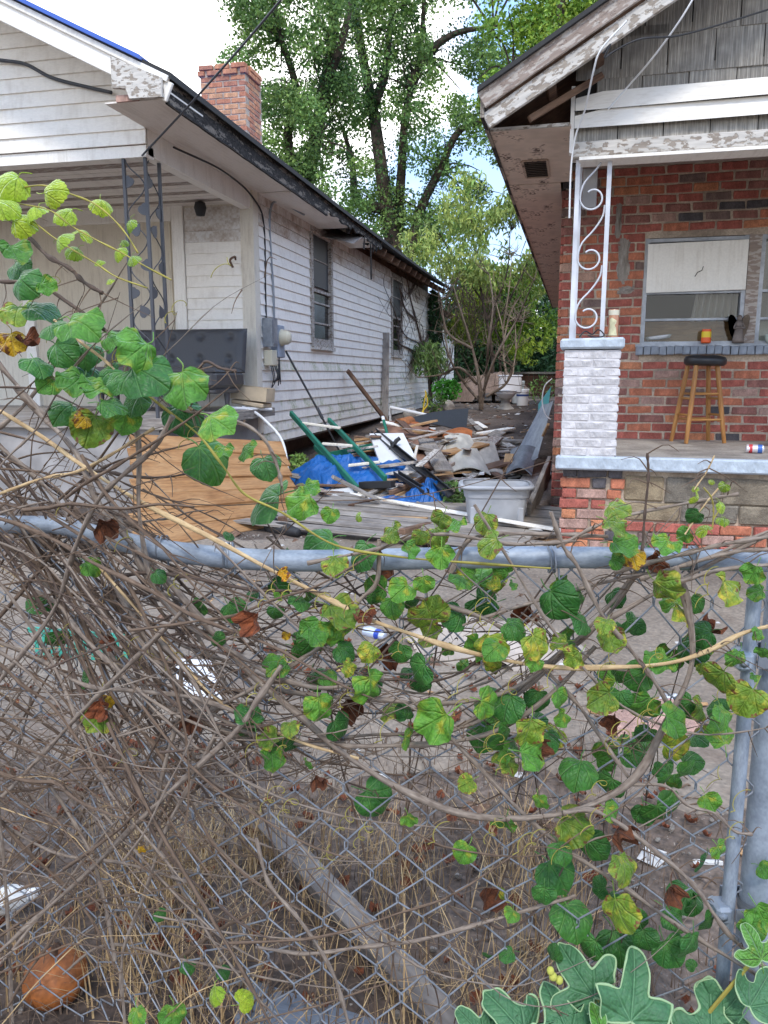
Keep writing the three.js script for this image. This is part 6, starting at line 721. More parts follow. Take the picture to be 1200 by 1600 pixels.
const LEAVES=[[-0.669,1.887,-0.143,0.059,'n'],[-0.666,1.846,-0.120,0.050,'n'],[-0.546,1.848,-0.023,0.046,'n'],[-0.631,1.842,-0.138,0.046,'n'],[-0.643,1.819,-0.130,0.046,'n'],[-0.568,1.833,-0.122,0.043,'n'],[-0.469,1.831,-0.037,0.036,'n'],[-0.406,1.785,0.034,0.024,'n'],[-0.511,1.792,-0.069,0.033,'n'],[-0.533,1.774,-0.014,0.038,'n'],[-0.545,1.765,-0.099,0.031,'n'],[-0.449,1.753,-0.035,0.028,'n'],[-0.488,1.742,-0.061,0.018,'n'],[-0.436,1.698,0.046,0.014,'n'],[-0.426,1.766,-0.014,0.015,'n'],[-0.391,1.728,0.071,0.022,'n'],[-0.651,1.760,-0.105,0.047,'g'],[-0.665,1.742,-0.146,0.040,'d'],[-0.637,1.712,-0.095,0.051,'d'],[-0.567,1.695,-0.034,0.028,'g'],[-0.628,1.669,-0.152,0.059,'d'],[-0.709,1.666,-0.223,0.054,'m'],[-0.727,1.612,-0.233,0.043,'y'],[-0.656,1.602,-0.146,0.033,'b'],[-0.513,1.637,-0.024,0.065,'g'],[-0.448,1.615,-0.017,0.045,'g'],[-0.598,1.635,-0.108,0.044,'d'],[-0.572,1.591,-0.087,0.048,'d'],[-0.537,1.590,-0.103,0.046,'d'],[-0.545,1.560,-0.112,0.049,'d'],[-0.387,1.587,0.071,0.057,'g'],[-0.377,1.551,0.070,0.067,'d'],[-0.319,1.533,0.075,0.061,'g'],[-0.335,1.482,0.015,0.053,'d'],[-0.252,1.479,0.135,0.051,'g'],[-0.500,1.459,-0.007,0.055,'m'],[-0.507,1.474,0.007,0.024,'y'],[-0.477,1.549,-0.031,0.044,'d'],[-0.430,1.540,0.040,0.040,'d'],[-0.599,1.534,-0.082,0.036,'g'],[-0.525,1.535,-0.014,0.050,'g'],[-0.440,1.502,0.051,0.041,'d'],[-0.442,1.470,-0.011,0.039,'g'],[-0.610,1.567,-0.074,0.045,'d'],[-0.474,1.524,0.028,0.046,'g'],[-0.421,1.502,-0.001,0.039,'d'],[-0.596,1.485,-0.138,0.048,'d'],[-0.316,1.396,-0.091,0.075,'d'],[-0.217,1.331,-0.052,0.080,'d'],[-0.198,1.400,0.028,0.041,'d'],[-0.217,1.432,0.097,0.030,'g'],[-0.271,1.422,0.008,0.028,'g'],[-0.144,1.336,0.023,0.046,'g'],[-0.114,1.374,0.109,0.024,'g'],[-0.512,1.279,-0.083,0.045,'b'],[-0.560,1.187,-0.130,0.042,'g'],[-0.280,1.263,-0.056,0.021,'d'],[-0.168,1.222,0.069,0.025,'y'],[-0.212,1.146,0.083,0.045,'b'],[-0.183,1.056,0.055,0.044,'g'],[-0.269,1.131,-0.027,0.046,'d'],[-0.172,1.099,0.020,0.016,'y'],[-0.113,1.129,0.102,0.044,'g'],[-0.562,0.897,-0.165,0.029,'y'],[-0.089,1.322,0.064,0.029,'g'],[-0.044,1.325,0.095,0.016,'n'],[-0.115,1.253,-0.042,0.067,'d'],[-0.040,1.249,0.042,0.058,'d'],[0.093,1.262,0.105,0.043,'g'],[0.014,1.294,0.077,0.038,'m'],[0.059,1.290,0.091,0.029,'m'],[0.090,1.280,0.030,0.039,'m'],[0.092,1.312,0.059,0.036,'m'],[0.122,1.297,0.033,0.035,'g'],[0.168,1.280,0.096,0.048,'m'],[0.168,1.306,0.047,0.041,'m'],[-0.082,1.237,0.061,0.043,'m'],[0.041,1.273,0.110,0.033,'g'],[0.028,1.203,0.097,0.044,'g'],[0.065,1.217,0.108,0.033,'g'],[0.014,1.163,0.061,0.041,'g'],[-0.075,1.150,0.064,0.065,'m'],[-0.114,1.129,0.085,0.053,'g'],[-0.073,1.110,0.063,0.046,'g'],[0.066,1.139,0.046,0.052,'m'],[-0.029,1.139,0.056,0.035,'b'],[0.178,1.136,-0.039,0.056,'d'],[0.129,1.208,0.054,0.039,'g'],[-0.024,1.101,0.109,0.036,'m'],[-0.065,1.092,0.074,0.041,'d'],[0.026,1.071,0.028,0.040,'d'],[0.177,1.093,0.065,0.059,'m'],[-0.192,1.054,0.043,0.042,'g'],[-0.131,0.993,-0.048,0.045,'d'],[-0.097,1.031,0.045,0.033,'g'],[-0.057,1.069,0.090,0.030,'m'],[-0.021,1.033,0.098,0.062,'g'],[0.066,0.993,-0.009,0.037,'d'],[-0.108,0.996,0.091,0.050,'g'],[-0.160,0.960,0.087,0.033,'m'],[-0.076,0.936,0.037,0.050,'d'],[0.087,0.968,0.080,0.072,'g'],[0.176,1.003,0.088,0.054,'g'],[0.176,0.898,-0.009,0.061,'d'],[-0.171,0.898,0.034,0.043,'d'],[-0.107,0.877,-0.021,0.031,'d'],[-0.011,1.164,0.008,0.034,'d'],[-0.142,1.169,0.046,0.037,'d'],[-0.188,1.142,0.030,0.029,'d'],[0.391,1.330,0.046,0.045,'m'],[0.368,1.311,0.105,0.043,'m'],[0.393,1.271,0.078,0.050,'g'],[0.412,1.252,0.072,0.042,'y'],[0.458,1.234,0.021,0.037,'b'],[0.463,1.271,0.069,0.046,'g'],[0.504,1.284,0.043,0.028,'g'],[0.384,1.248,0.080,0.029,'g'],[0.214,1.202,0.062,0.019,'g'],[0.296,1.171,0.054,0.067,'d'],[0.335,1.168,0.031,0.037,'d'],[0.225,1.127,0.052,0.046,'d'],[0.183,1.146,-0.011,0.046,'d'],[0.465,1.202,0.078,0.055,'m'],[0.564,1.201,0.086,0.057,'m'],[0.601,1.231,0.095,0.037,'g'],[0.389,1.102,0.052,0.046,'m'],[0.363,1.146,0.096,0.034,'m'],[0.313,1.089,0.098,0.038,'m'],[0.184,1.096,0.082,0.043,'g'],[0.251,1.113,0.108,0.054,'m'],[0.248,1.084,0.106,0.029,'g'],[0.296,1.103,0.067,0.035,'m'],[0.447,1.022,0.014,0.054,'d'],[0.454,1.103,-0.037,0.037,'d'],[0.337,1.138,0.057,0.046,'d'],[0.551,1.054,0.104,0.055,'m'],[0.622,0.998,0.063,0.064,'m'],[0.578,0.981,0.082,0.048,'g'],[0.364,1.012,0.085,0.054,'m'],[0.410,0.989,0.042,0.042,'d'],[0.456,0.973,0.035,0.059,'g'],[0.494,0.975,0.090,0.058,'g'],[0.301,1.006,0.072,0.037,'g'],[0.215,0.972,0.033,0.059,'d'],[0.277,0.970,-0.001,0.044,'d'],[0.247,0.947,0.076,0.057,'m'],[0.210,0.920,0.048,0.058,'d'],[0.255,0.904,0.077,0.057,'g'],[0.346,0.857,0.041,0.064,'d'],[0.475,0.840,-0.056,0.051,'d'],[0.543,0.811,-0.038,0.063,'d'],[0.635,1.117,0.060,0.024,'g'],[0.636,1.090,0.079,0.026,'g'],[0.643,1.030,0.040,0.018,'g'],[0.535,1.161,0.036,0.035,'d'],[0.550,1.106,0.028,0.047,'d'],[0.641,1.180,0.024,0.033,'g'],[0.302,0.893,0.006,0.046,'d'],[0.487,0.889,-0.028,0.043,'d'],[0.428,0.773,-0.052,0.056,'d'],[0.348,0.742,0.032,0.072,'m'],[0.278,0.799,0.049,0.032,'g'],[0.216,0.751,0.036,0.044,'g'],[0.537,0.729,-0.033,0.075,'d'],[0.504,0.711,-0.055,0.047,'d'],[0.325,0.627,0.005,0.072,'d'],[0.395,0.674,-0.007,0.058,'d'],[0.427,0.687,0.075,0.061,'m'],[0.424,0.595,0.073,0.073,'m'],[0.367,0.509,-0.027,0.079,'d'],[0.493,0.663,0.101,0.042,'b'],[0.596,0.530,-0.060,0.066,'d'],[0.403,0.594,-0.003,0.039,'d'],[0.561,0.518,-0.021,0.057,'d'],[0.143,0.706,0.057,0.041,'g'],[0.237,0.563,0.030,0.031,'g'],[0.583,0.736,0.095,0.036,'g'],[0.146,0.838,0.054,0.034,'m'],[0.468,0.426,-0.055,0.079,'d'],[0.541,0.478,0.026,0.063,'d'],[0.611,0.521,-0.047,0.040,'d'],[0.495,0.497,0.016,0.048,'d'],[0.396,0.460,-0.012,0.049,'d'],[0.590,0.660,0.021,0.043,'d'],[0.316,0.721,0.074,0.045,'d'],[0.564,0.515,0.055,0.059,'d'],[0.621,0.524,-0.001,0.049,'d'],[0.290,0.618,0.054,0.042,'d'],[-0.563,0.882,-0.111,0.060,'m'],[-0.550,0.902,-0.126,0.046,'b'],[-0.354,0.925,-0.025,0.038,'b'],[-0.237,0.918,0.007,0.044,'d'],[-0.195,0.891,0.063,0.047,'g'],[-0.457,0.667,-0.008,0.019,'y'],[-0.319,0.423,0.064,0.038,'n'],[-0.256,0.406,0.053,0.038,'n'],[-0.425,0.276,-0.043,0.051,'g'],[-0.494,0.281,-0.037,0.046,'g'],[-0.418,0.302,-0.151,0.033,'d'],[-0.330,0.336,-0.092,0.029,'d'],[-0.455,0.467,-0.094,0.026,'d'],[-0.111,0.862,0.075,0.029,'b'],[-0.012,0.753,-0.040,0.073,'d'],[0.045,0.784,0.077,0.029,'g'],[-0.130,0.899,0.099,0.022,'g'],[-0.649,0.904,-0.269,0.041,'d'],[-0.711,0.980,-0.300,0.047,'d'],[-0.759,1.058,-0.328,0.056,'d'],[-0.517,1.047,-0.108,0.032,'b'],[-0.393,1.202,-0.001,0.029,'d'],[-0.342,1.126,-0.060,0.035,'d'],[-0.286,1.100,0.043,0.026,'d'],[0.500,1.354,0.102,0.022,'n'],[0.555,1.340,0.074,0.025,'n'],[0.569,1.312,0.043,0.021,'n'],[0.534,1.374,0.108,0.018,'n'],[0.524,1.303,0.065,0.027,'n'],[0.512,1.367,0.057,0.012,'n'],[0.542,1.376,0.049,0.010,'n'],[0.505,1.321,0.078,0.029,'d'],[0.598,1.073,0.064,0.039,'g'],[0.692,0.573,0.046,0.054,'g'],[0.668,0.554,0.063,0.046,'g'],[0.699,0.654,0.031,0.031,'g']];

// ───────── chain link fence ─────────
R = rngOf(501);
const FP = [-Math.sin(YAW) * 1.33, 0, -Math.cos(YAW) * 1.33];
function fthing(name, label, cat, group) { const t = thing(name, label, cat, FP, group, null, YAW); baseOf.set(t, [0, 0, 0]); return t; }
const bow = u => u < -0.1 ? Math.max(-0.3, -0.9 * (u + 0.1) * (u + 0.1)) : 0;
const railM = M({ map: T.zinc, color: new THREE.Color(0.98, 1.03, 1.08), metalness: 0.15, roughness: 0.5 }), wireM = M({ map: T.zinc, color: new THREE.Color(0.84, 0.83, 0.84), metalness: 0.3, roughness: 0.45 });
{
  const f = fthing('chain_link_fence', 'grey galvanised chain link fence with pipe top rail across the foreground', 'fence');
  const rp = []; for (let u = -2.2; u <= 0.72; u += 0.06) rp.push([u, 1.232 + 0.004 * Math.sin(u * 6), bow(u)]); part(f, 'top_rail', tube(rp, 0.0192, 20, 0, 4), railM);
  const P = 0.05, HH = 0.0525;
  for (let k = -18; k < 19; k++) { const u0 = -0.27 + k * P, pts = []; for (let r = 0; r <= 23; r++) { const e = (((r + k) % 2) + 2) % 2, v = 1.215 - r * HH - 0.05 * (u0 + 0.3) * clamp(r / 4) + 0.008 * Math.sin(u0 * 5 + r), u = u0 + (e ? P * 1.06 : -P * 0.06) + 0.006 * Math.sin(v * 9 + k); for (const d of [0.12, -0.12]) { const vv = v + d * HH * (d > 0 ? 1 : 1); pts.push([u + (e ? -1 : 1) * 0.0025, vv, bow(u) - 0.012 + (e ? 0.003 : -0.003) + 0.01 * Math.sin(u * 7 + v * 5)]); } if (v < 0.06) break; } part(f, 'wire', tube(pts, 0.0018, 5, 0, 6), wireM); }
  for (const u of [-0.42, -0.285, -0.05, 0.285, 0.44, 0.53]) { const pts = []; for (let i = 0; i <= 30; i++) { const a = i / 30 * Math.PI * 4; pts.push([u + i * 0.0005 + rr(-0.001, 0.001), 1.232 + Math.cos(a) * 0.023, bow(u) + Math.sin(a) * 0.023]); } pts.push([u + 0.02, 1.2, bow(u) + 0.01]); part(f, 'tie_wire', tube(pts, 0.002, 5), wireM); }
  part(f, 'post', tube([[0.715, 0, -0.02], [0.715, 1.3, -0.02]], 0.031, 20, 0, 4), railM); part(f, 'post_cap', lathe([[0.034, 0], [0.034, 0.02], [0.02, 0.04], [0, 0.045]], 16).translate(0.715, 1.3, -0.02), railM);
  part(f, 'brace_pole', tube([[0.655, 0, 0.0], [0.652, 0.6, 0.0], [0.652, 1.18, 0]], 0.0125, 12, 0, 4), railM);
  for (const v of [0.55, 1.05]) { const b = grp(f, 'band'); part(b, 'strap', merge([bx(0.06, 0.024, 0.004, 0.69, v, 0.016), bx(0.06, 0.024, 0.004, 0.69, v, -0.055), lathe([[0.034, -0.012], [0.034, 0.012]], 20).translate(0.715, v, -0.02)]), wireM); part(b, 'bolt', tube([[0.634, v, -0.03], [0.634, v, 0.024]], 0.009, 6), railM); part(b, 'clip', cbox(0.03, 0.034, 0.045, 0.006).translate(0.638, v, 0), railM); }
}

// ───────── leaves ─────────
function leafTexture(kind, seed) {
  const ang = [90, 52, 128, 14, 166].map(a => a * Math.PI / 180);
  return tex(256, 256, (uu, vv) => {
    const x = uu * 1.5 - 0.75, y = vv * 1.5 - 0.3; let vein = 0; const r = Math.hypot(x, y), th = Math.atan2(y, x);
    for (const a of ang) { let d = Math.abs(Math.sin(th - a)) * r; if (Math.cos(th - a) < 0) d = r; vein = Math.max(vein, sm(0.016, 0.004, d)); const al = r * Math.cos(th - a), s = Math.abs(((al * 7 - d * 6) % 1 + 1) % 1 - 0.5); if (al > 0.05 && d < 0.3) vein = Math.max(vein, 0.22 * sm(0.09, 0.02, s) * sm(0.3, 0.1, d)); }
    const b = fbm(uu * 7, vv * 7, seed, 5), g = fbm(uu * 30, vv * 30, seed + 4, 3), e = Math.hypot(x, y - 0.4);
    const P = { g: [[74, 128, 44], [98, 152, 54]], d: [[50, 104, 44], [74, 126, 54]], n: [[148, 182, 40], [178, 204, 62]], m: [[100, 136, 40], [136, 150, 52]], y: [[222, 178, 28], [206, 150, 24]], b: [[136, 78, 50], [92, 54, 40]] }[kind];
    let c = mix3(P[0], P[1], clamp(b * 1.6 - 0.3)); c = mul3(c, 0.84 + 0.32 * g);
    if (kind === 'm') { c = mix3(c, [196, 182, 64], clamp((b - 0.54) * 3)); const q = fbm(uu * 9 + 7, vv * 9, seed + 9, 4) + (e - 0.35) * 0.4; c = mix3(c, [124, 78, 50], clamp((q - 0.68) * 9)); }
    if (kind === 'y') { const q = fbm(uu * 9 + 7, vv * 9, seed + 9, 4) + (e - 0.3) * 0.4; c = mix3(c, [120, 70, 34], clamp((q - 0.56) * 8)); }
    if (kind === 'g') c = mix3(c, [150, 160, 50], clamp((fbm(uu * 5, vv * 5, seed + 20, 4) - 0.58) * 4));
    return mix3(c, kind === 'b' ? mul3(c, 0.7) : mix3(c, [196, 210, 130], 0.55), vein * 0.38);
  });
}
const leafBump = tex(256, 256, (uu, vv) => { const x = uu * 1.5 - 0.75, y = vv * 1.5 - 0.3, r = Math.hypot(x, y), th = Math.atan2(y, x); let v = 0; for (const a of [90, 52, 128, 14, 166].map(q => q * Math.PI / 180)) { let d = Math.abs(Math.sin(th - a)) * r; if (Math.cos(th - a) < 0) d = r; v = Math.max(v, sm(0.05, 0.0, d)); const al = r * Math.cos(th - a), s = Math.abs(((al * 7 - d * 6) % 1 + 1) % 1 - 0.5); if (al > 0.05 && d < 0.3) v = Math.max(v, 0.35 * sm(0.3, 0.0, s) * sm(0.3, 0.1, d)); } return gray(255 * clamp(0.75 - 0.7 * v + 0.3 * (fbm(uu * 20, vv * 20, 77, 3) - 0.5))); }, false);
const LM = {}; for (const k of 'gdnmyb') LM[k] = [0, 1, 2, 3].map(i => MP({ color: new THREE.Color().setRGB(...[[1, 1, 1], [0.8, 0.84, 0.86], [1.1, 1.02, 0.9], [0.68, 0.74, 0.72]][i]), map: leafTexture(k, 600 + (i % 3) * 37 + k.charCodeAt(0)), bumpMap: leafBump, bumpScale: 0.003, roughness: k === 'b' ? 0.9 : k === 'd' ? 0.42 : 0.55, transmission: k === 'b' ? 0.05 : k === 'n' ? 0.38 : 0.22, thickness: 0, ior: 1.35 }));
const OUT = [[0, 0], [0.14, -0.07], [0.36, -0.08], [0.57, 0.1], [0.62, 0.34], [0.55, 0.58], [0.4, 0.77], [0.19, 0.9], [0, 0.98]];
const FIG = [[0, 0], [0.2, -0.12], [0.46, -0.06], [0.68, 0.16], [0.74, 0.38], [0.62, 0.48], [0.42, 0.42], [0.27, 0.5], [0.27, 0.72], [0.24, 0.96], [0.12, 1.1], [0, 1.14]];
function outline(ctrl, n, ser) { const half = new THREE.CatmullRomCurve3(ctrl.map(p => new THREE.Vector3(p[0], p[1], 0))).getPoints(n); const o = []; for (let i = 0; i <= n; i++) { const k = 1 + (i && i < n ? (i % 2 ? ser : -ser) : 0); o.push([half[i].x * k, 0.38 + (half[i].y - 0.38) * k]); } for (let i = n - 1; i > 0; i--) { const k = 1 + (i % 2 ? ser : -ser); o.push([-half[i].x * k, 0.38 + (half[i].y - 0.38) * k]); } return o; }
function leafGeo(ctrl, n, ser, fold, cup, wave, curl, pet = 0.45) {
  const o = outline(ctrl, n, ser), m = o.length, pos = [], uv = [], idx = [], ph = rr(0, 6), fs = [0.36, 0.7, 0.88, 1];
  const Z = (x, y) => { const r2 = x * x + (y - 0.38) * (y - 0.38); return fold * Math.abs(x) - cup * r2 * 1.3 + wave * Math.sin(Math.atan2(y - 0.38, x) * 5 + ph) * r2 - curl * Math.pow(Math.max(0, y - 0.35), 2); };
  const add = (x, y) => { pos.push(x, y - 0.4, Z(x, y)); uv.push((x + 0.75) / 1.5, (y + 0.3) / 1.5); }; add(0, 0.38);
  for (const f of fs) for (let i = 0; i < m; i++) add(o[i][0] * f, 0.38 + (o[i][1] - 0.38) * f);
  for (let i = 0; i < m; i++) { const j = (i + 1) % m; idx.push(0, 1 + i, 1 + j); for (let q = 0; q < fs.length - 1; q++) { const a = 1 + q * m + i, b = 1 + q * m + j, c = a + m, d = b + m; idx.push(a, c, b, b, c, d); } }
  const g = geo(pos, idx, uv).toNonIndexed(); g.computeVertexNormals();
  const gi = geo(pos, idx, uv).toNonIndexed(); const gs = geo(pos, idx, uv); const nn = gs.attributes.normal, ng = new Float32Array(idx.length * 3); idx.forEach((v, i) => { ng[i * 3] = nn.getX(v); ng[i * 3 + 1] = nn.getY(v); ng[i * 3 + 2] = nn.getZ(v); }); gi.setAttribute('normal', new THREE.BufferAttribute(ng, 3));
  if (!pet) return { g: gi, o, Z };
  const pt = tube([[0, -0.38, Z(0, 0.02)], [rr(-0.05, 0.05), -0.55, -0.06], [rr(-0.15, 0.15), -0.4 - pet, -0.2]], [0.016, 0.02], 4, 5); const q = pt.attributes.uv; for (let i = 0; i < q.count; i++) q.setXY(i, 0.5, 0.5); return { g: merge([gi, pt]), o, Z };
}
const LG = { w: [0, 1, 2, 3, 4, 5, 6, 7, 8].map(i => leafGeo(OUT, 18, 0.016, rr(-0.1, 0.4), rr(-0.2, 0.8), rr(0.1, 0.5), rr(-0.2, 0.6)).g), d: [0, 1, 2, 3, 4, 5].map(i => leafGeo(OUT, 18, 0.01, rr(-0.15, 0.25), rr(0.2, 0.9), rr(0.05, 0.25), rr(0.0, 0.6)).g), n: [0, 1, 2].map(i => leafGeo(OUT, 18, 0.03, -0.1, rr(0.5, 0.9), 0.08, 0.3).g), b: [0, 1, 2].map(i => leafGeo(OUT, 18, 0.02, 0.5, -0.7, 0.6, -0.5).g) };
const stemM = { g: M({ map: T.vine, roughness: 0.9 }), t: M({ map: T.vineTan, roughness: 0.85 }), d: M({ map: T.vine, color: new THREE.Color(0.4, 0.34, 0.32), roughness: 0.9 }), y: M({ map: T.vineTan, color: new THREE.Color(0.62, 0.75, 0.25), roughness: 0.7 }), b: M({ map: T.vine, color: new THREE.Color(0.62, 0.53, 0.46), roughness: 0.95 }) };
const gv = {
  ul: fthing('grape_vine', 'leafy grapevine shoots arching above the fence rail on the left', 'vine'), mid: fthing('grape_vine', 'grapevine woven through the middle of the chain link fence', 'vine'),
  rt: fthing('grape_vine', 'grapevine with yellowing leaves on the right of the fence by the post', 'vine'), th: fthing('dry_thicket', 'dense thicket of dry grey vine stems over the left of the fence', 'thicket'),
  sp: fthing('young_vine', 'bright green young vine shoot rising before the stone foundation', 'vine'), wd: fthing('leafy_weed', 'low weeds with serrated green leaves in the dry grass at lower left', 'weed'),
};
const where = (u, v, k) => u > 0.5 && v > 1.29 && (k === 'n' || k === 'y') ? 'sp' : u < -0.1 && v > 1.33 ? 'ul' : u < -0.2 && v < 0.5 ? 'wd' : u < -0.33 ? 'th' : u < 0.2 ? 'mid' : 'rt';
const gnarl = (r, s, tp = 0) => { const tk = rr(10, 18); return t => r * (1 - tp * t * t) * (1 - 0.6 * tp * sm(0.92, 1, t)) * (0.82 + 0.16 * Math.sin(t * 40 + s) + 0.3 * Math.pow(Math.abs(Math.sin(t * tk + s)), 12)); };
const twigs = [];
function twigsOn(pts, n, len, arr) { for (let i = 0; i < n; i++) { const k = Math.floor(R() * (pts.length - 1)), f = R(), p = [0, 1, 2].map(q => lerp(pts[k][q], pts[k + 1][q], f)), L = rr(0.3, 1) * len, d = [rr(-1, 1), rr(-1, 0.8), rr(-0.6, 0.9)], c = rr(-0.5, 0.5); arr.push(tube([p, [p[0] + d[0] * L * 0.5 + c * L * 0.3, p[1] + d[1] * L * 0.5, p[2] + d[2] * L * 0.4], [p[0] + d[0] * L + c * L, p[1] + d[1] * L * 0.7 - L * 0.2, p[2] + d[2] * L * 0.7]], [0.0014, 0.001, 0.0005], 3, 5)); } }
for (const [r, c, pts] of STEMS) { const p = pts.map(q => [q[0], Math.max(q[1], 0.02), q[2]]); const m = p[Math.floor(p.length / 2)], k = where(m[0], m[1], c); part(gv[k === 'wd' ? 'th' : k], 'stem', tube(p, gnarl(r / 1000 * (c === 'y' ? 0.75 : c === 't' ? 1.0 : 1.35), R() * 6), 7, p.length * 7, 3), stemM[c]); if (c !== 'y') twigsOn(p, Math.ceil(p.length * 1.6), 0.09, twigs); }
for (const [u, v, w, s, k] of LEAVES) {
  const big = s / 1.12 * (u < -0.1 && v > 1.3 && k !== 'n' ? 1.22 : 1), gsx = k === 'd' ? LG.d : k === 'n' ? LG.n : k === 'b' ? LG.b : LG.w, hl = u < -0.1 && v > 1.3;
  const me = new THREE.Mesh(pick(gsx), pick(LM[k])); me.name = 'leaf'; me.castShadow = me.receiveShadow = true; me.scale.setScalar(big); me.position.set(u, Math.max(v, 0.02), w);
  me.rotation.order = 'YXZ'; me.rotation.set(hl ? rr(-1.05, -0.2) : rr(-1.0, 0.4), rr(-0.95, 0.95), Math.PI + rr(-1.2, 1.2) * (k === 'n' ? 1.6 : 1)); gv[where(u, v, k)].add(me);
}
for (let i = 0; i < 100; i++) { const rtSide = R() < 0.62, u = rtSide ? rr(0.18, 0.66) : rr(-0.25, 0.25), v = rtSide ? (R() < 0.65 ? rr(0.85, 1.22) : rr(0.42, 0.9)) : rr(0.88, 1.22), k = pick(['g', 'd', 'g', 'm', 'd', 'g', 'g', 'm', 'd', 'g', 'd', 'b']), s = rr(0.018, 0.052), me = new THREE.Mesh(pick(k === 'd' ? LG.d : k === 'b' ? LG.b : LG.w), pick(LM[k])); me.name = 'leaf'; me.castShadow = me.receiveShadow = true; me.scale.setScalar(s); me.position.set(u, v, rr(-0.12, 0.05)); me.rotation.order = 'YXZ'; me.rotation.set(rr(-1.2, 0.5), rr(-1.1, 1.1), rr(0, 6.28)); gv[u > 0.2 ? 'rt' : 'mid'].add(me); }
// dry stems of the thicket
R = rngOf(521);
{
  const rest = []; let n = 0;
  // diagonal bundle of older stems falling from upper left to lower middle
  for (let i = 0; i < 26; i++) { const o = rr(-0.16, 0.4), pts = [], w = rr(-0.14, 0.12), e = rr(0.45, 1), sl = rr(0.35, 1.75), bnd = rr(-0.12, 0.28); for (let k = 0; k <= 8; k++) { const t = k / 8 * e; const u = lerp(-0.95, -0.08, t) + o * 0.5 + rr(-0.02, 0.02), v = 1.5 - o * 0.9 - 0.62 * sl * t - bnd * Math.sin(t * 3) + rr(-0.012, 0.012); pts.push([u, Math.max(0.05, v), bow(u) + w]); } part(gv.th, 'stem', tube(pts, gnarl(rr(0.0022, 0.0056), i, 0.7), 6, 30, 3), pick([stemM.g, stemM.b, stemM.d])); twigsOn(pts, 5, 0.09, twigs); }
  for (let i = 0; i < 260; i++) {
    const q = R(), u0 = -0.95 + 0.72 * Math.pow(R(), 1.7), up = R() < 0.42; const L = rr(0.3, 0.85), a = up ? rr(0.55, 1.35) : -rr(0.25, 1.2); let u = u0 - 0.2, v = up ? rr(0.0, 0.75) : rr(0.6, 1.36), w = rr(-0.24, 0.14), du = Math.cos(a), dv = Math.sin(a), pts = [], st = 8, sag = rr(0.1, 0.7) * (up ? -0.6 : 0.8), cw = rr(-0.2, 0.2);
    for (let k = 0; k <= st; k++) { pts.push([u, Math.max(0.01, v), bow(u) + w + cw * k / st * 0.4]); u += du * L / st; v += dv * L / st; dv += sag * 1.8 / st; du += cw * 0.5 / st; const m = Math.hypot(du, dv); du /= m; dv /= m; du += rr(-0.13, 0.13); dv += rr(-0.13, 0.13); }
    const r = q < 0.11 ? rr(0.0042, 0.0062) : q < 0.5 ? rr(0.0022, 0.0038) : rr(0.0009, 0.0018); const m = pick([stemM.g, stemM.b, stemM.g, stemM.b, stemM.d, stemM.t].slice(0, q < 0.5 ? 4 : 6));
    if (n < 170 && r > 0.0012) { part(gv.th, 'stem', tube(pts, gnarl(r, i, 0.75), 6, 26, 3), m); n++; } else rest.push(tube(pts, [r, r * 0.8, r * 0.5], 4, 14, 3));
    twigsOn(pts, 3, 0.09, twigs);
  }
  for (let i = 0; i < 85; i++) { let u = rr(-1.0, -0.42), v = rr(1.02, 1.42), a = R() < 0.6 ? -rr(0.2, 1.1) : rr(0.1, 1.0), pts = [], L = rr(0.2, 0.6), w = rr(-0.12, 0.12), q = R(); for (let k = 0; k <= 6; k++) { pts.push([u, v, bow(u) + w]); u += Math.cos(a) * L / 6; v += Math.sin(a) * L / 6; a += rr(-0.25, 0.18); } const r = q < 0.2 ? rr(0.0035, 0.0052) : rr(0.0012, 0.003); if (i < 50) part(gv.th, 'stem', tube(pts, gnarl(r, i, 0.7), 6, 22, 3), pick([stemM.g, stemM.b, stemM.d, stemM.g])); else rest.push(tube(pts, [r, r * 0.7, r * 0.4], 4, 12, 3)); twigsOn(pts, 3, 0.09, twigs); }
  part(gv.th, 'fine_stems', merge(rest), stemM.b, { kind: 'stuff' });
  // sagging runners through the middle and right
  const mid = [], rt = []; for (let i = 0; i < 80; i++) { const u0 = rr(-0.4, 0.5), v0 = rr(0.85, 1.24) - (R() < 0.2 ? 0.3 : 0), L = rr(0.25, 0.9), a = rr(-0.75, 0.75), pts = [], w = rr(-0.07, 0.08), sg = rr(0, 0.18); for (let k = 0; k <= 8; k++) { const t = k / 8; pts.push([u0 + Math.cos(a) * L * (t - 0.5) + rr(-0.006, 0.006), Math.max(0.05, v0 + Math.sin(a) * L * (t - 0.5) - sg * Math.sin(Math.PI * t) + rr(-0.006, 0.006)), w + bow(u0) + rr(-0.005, 0.005)]); } const r = R() < 0.4 ? rr(0.0019, 0.0034) : rr(0.0009, 0.0019); if (u0 + Math.cos(a) * L > 0.95) continue; part(u0 < 0.15 ? gv.mid : gv.rt, 'stem', tube(pts, gnarl(r, i, 0.6), 5, 22, 3), pick([stemM.g, stemM.b, stemM.g, stemM.d])); twigsOn(pts, 4, 0.08, twigs); }
  for (let i = 0; i < 16; i++) { const u0 = rr(-0.3, 0.62), v0 = rr(0.1, 0.5), pts = []; let u = u0, v = 0.0; const h = rr(0.5, 1.1), l = rr(-0.2, 0.2); for (let k = 0; k <= 7; k++) { pts.push([u0 + l * k / 7 + rr(-0.01, 0.01), h * k / 7, rr(-0.1, -0.04)]); } part(u0 < 0.15 ? gv.mid : gv.rt, 'stem', tube(pts, gnarl(rr(0.0009, 0.0024), i), 5, 20, 3), pick([stemM.d, stemM.b, stemM.d])); twigsOn(pts, 5, 0.09, twigs); }
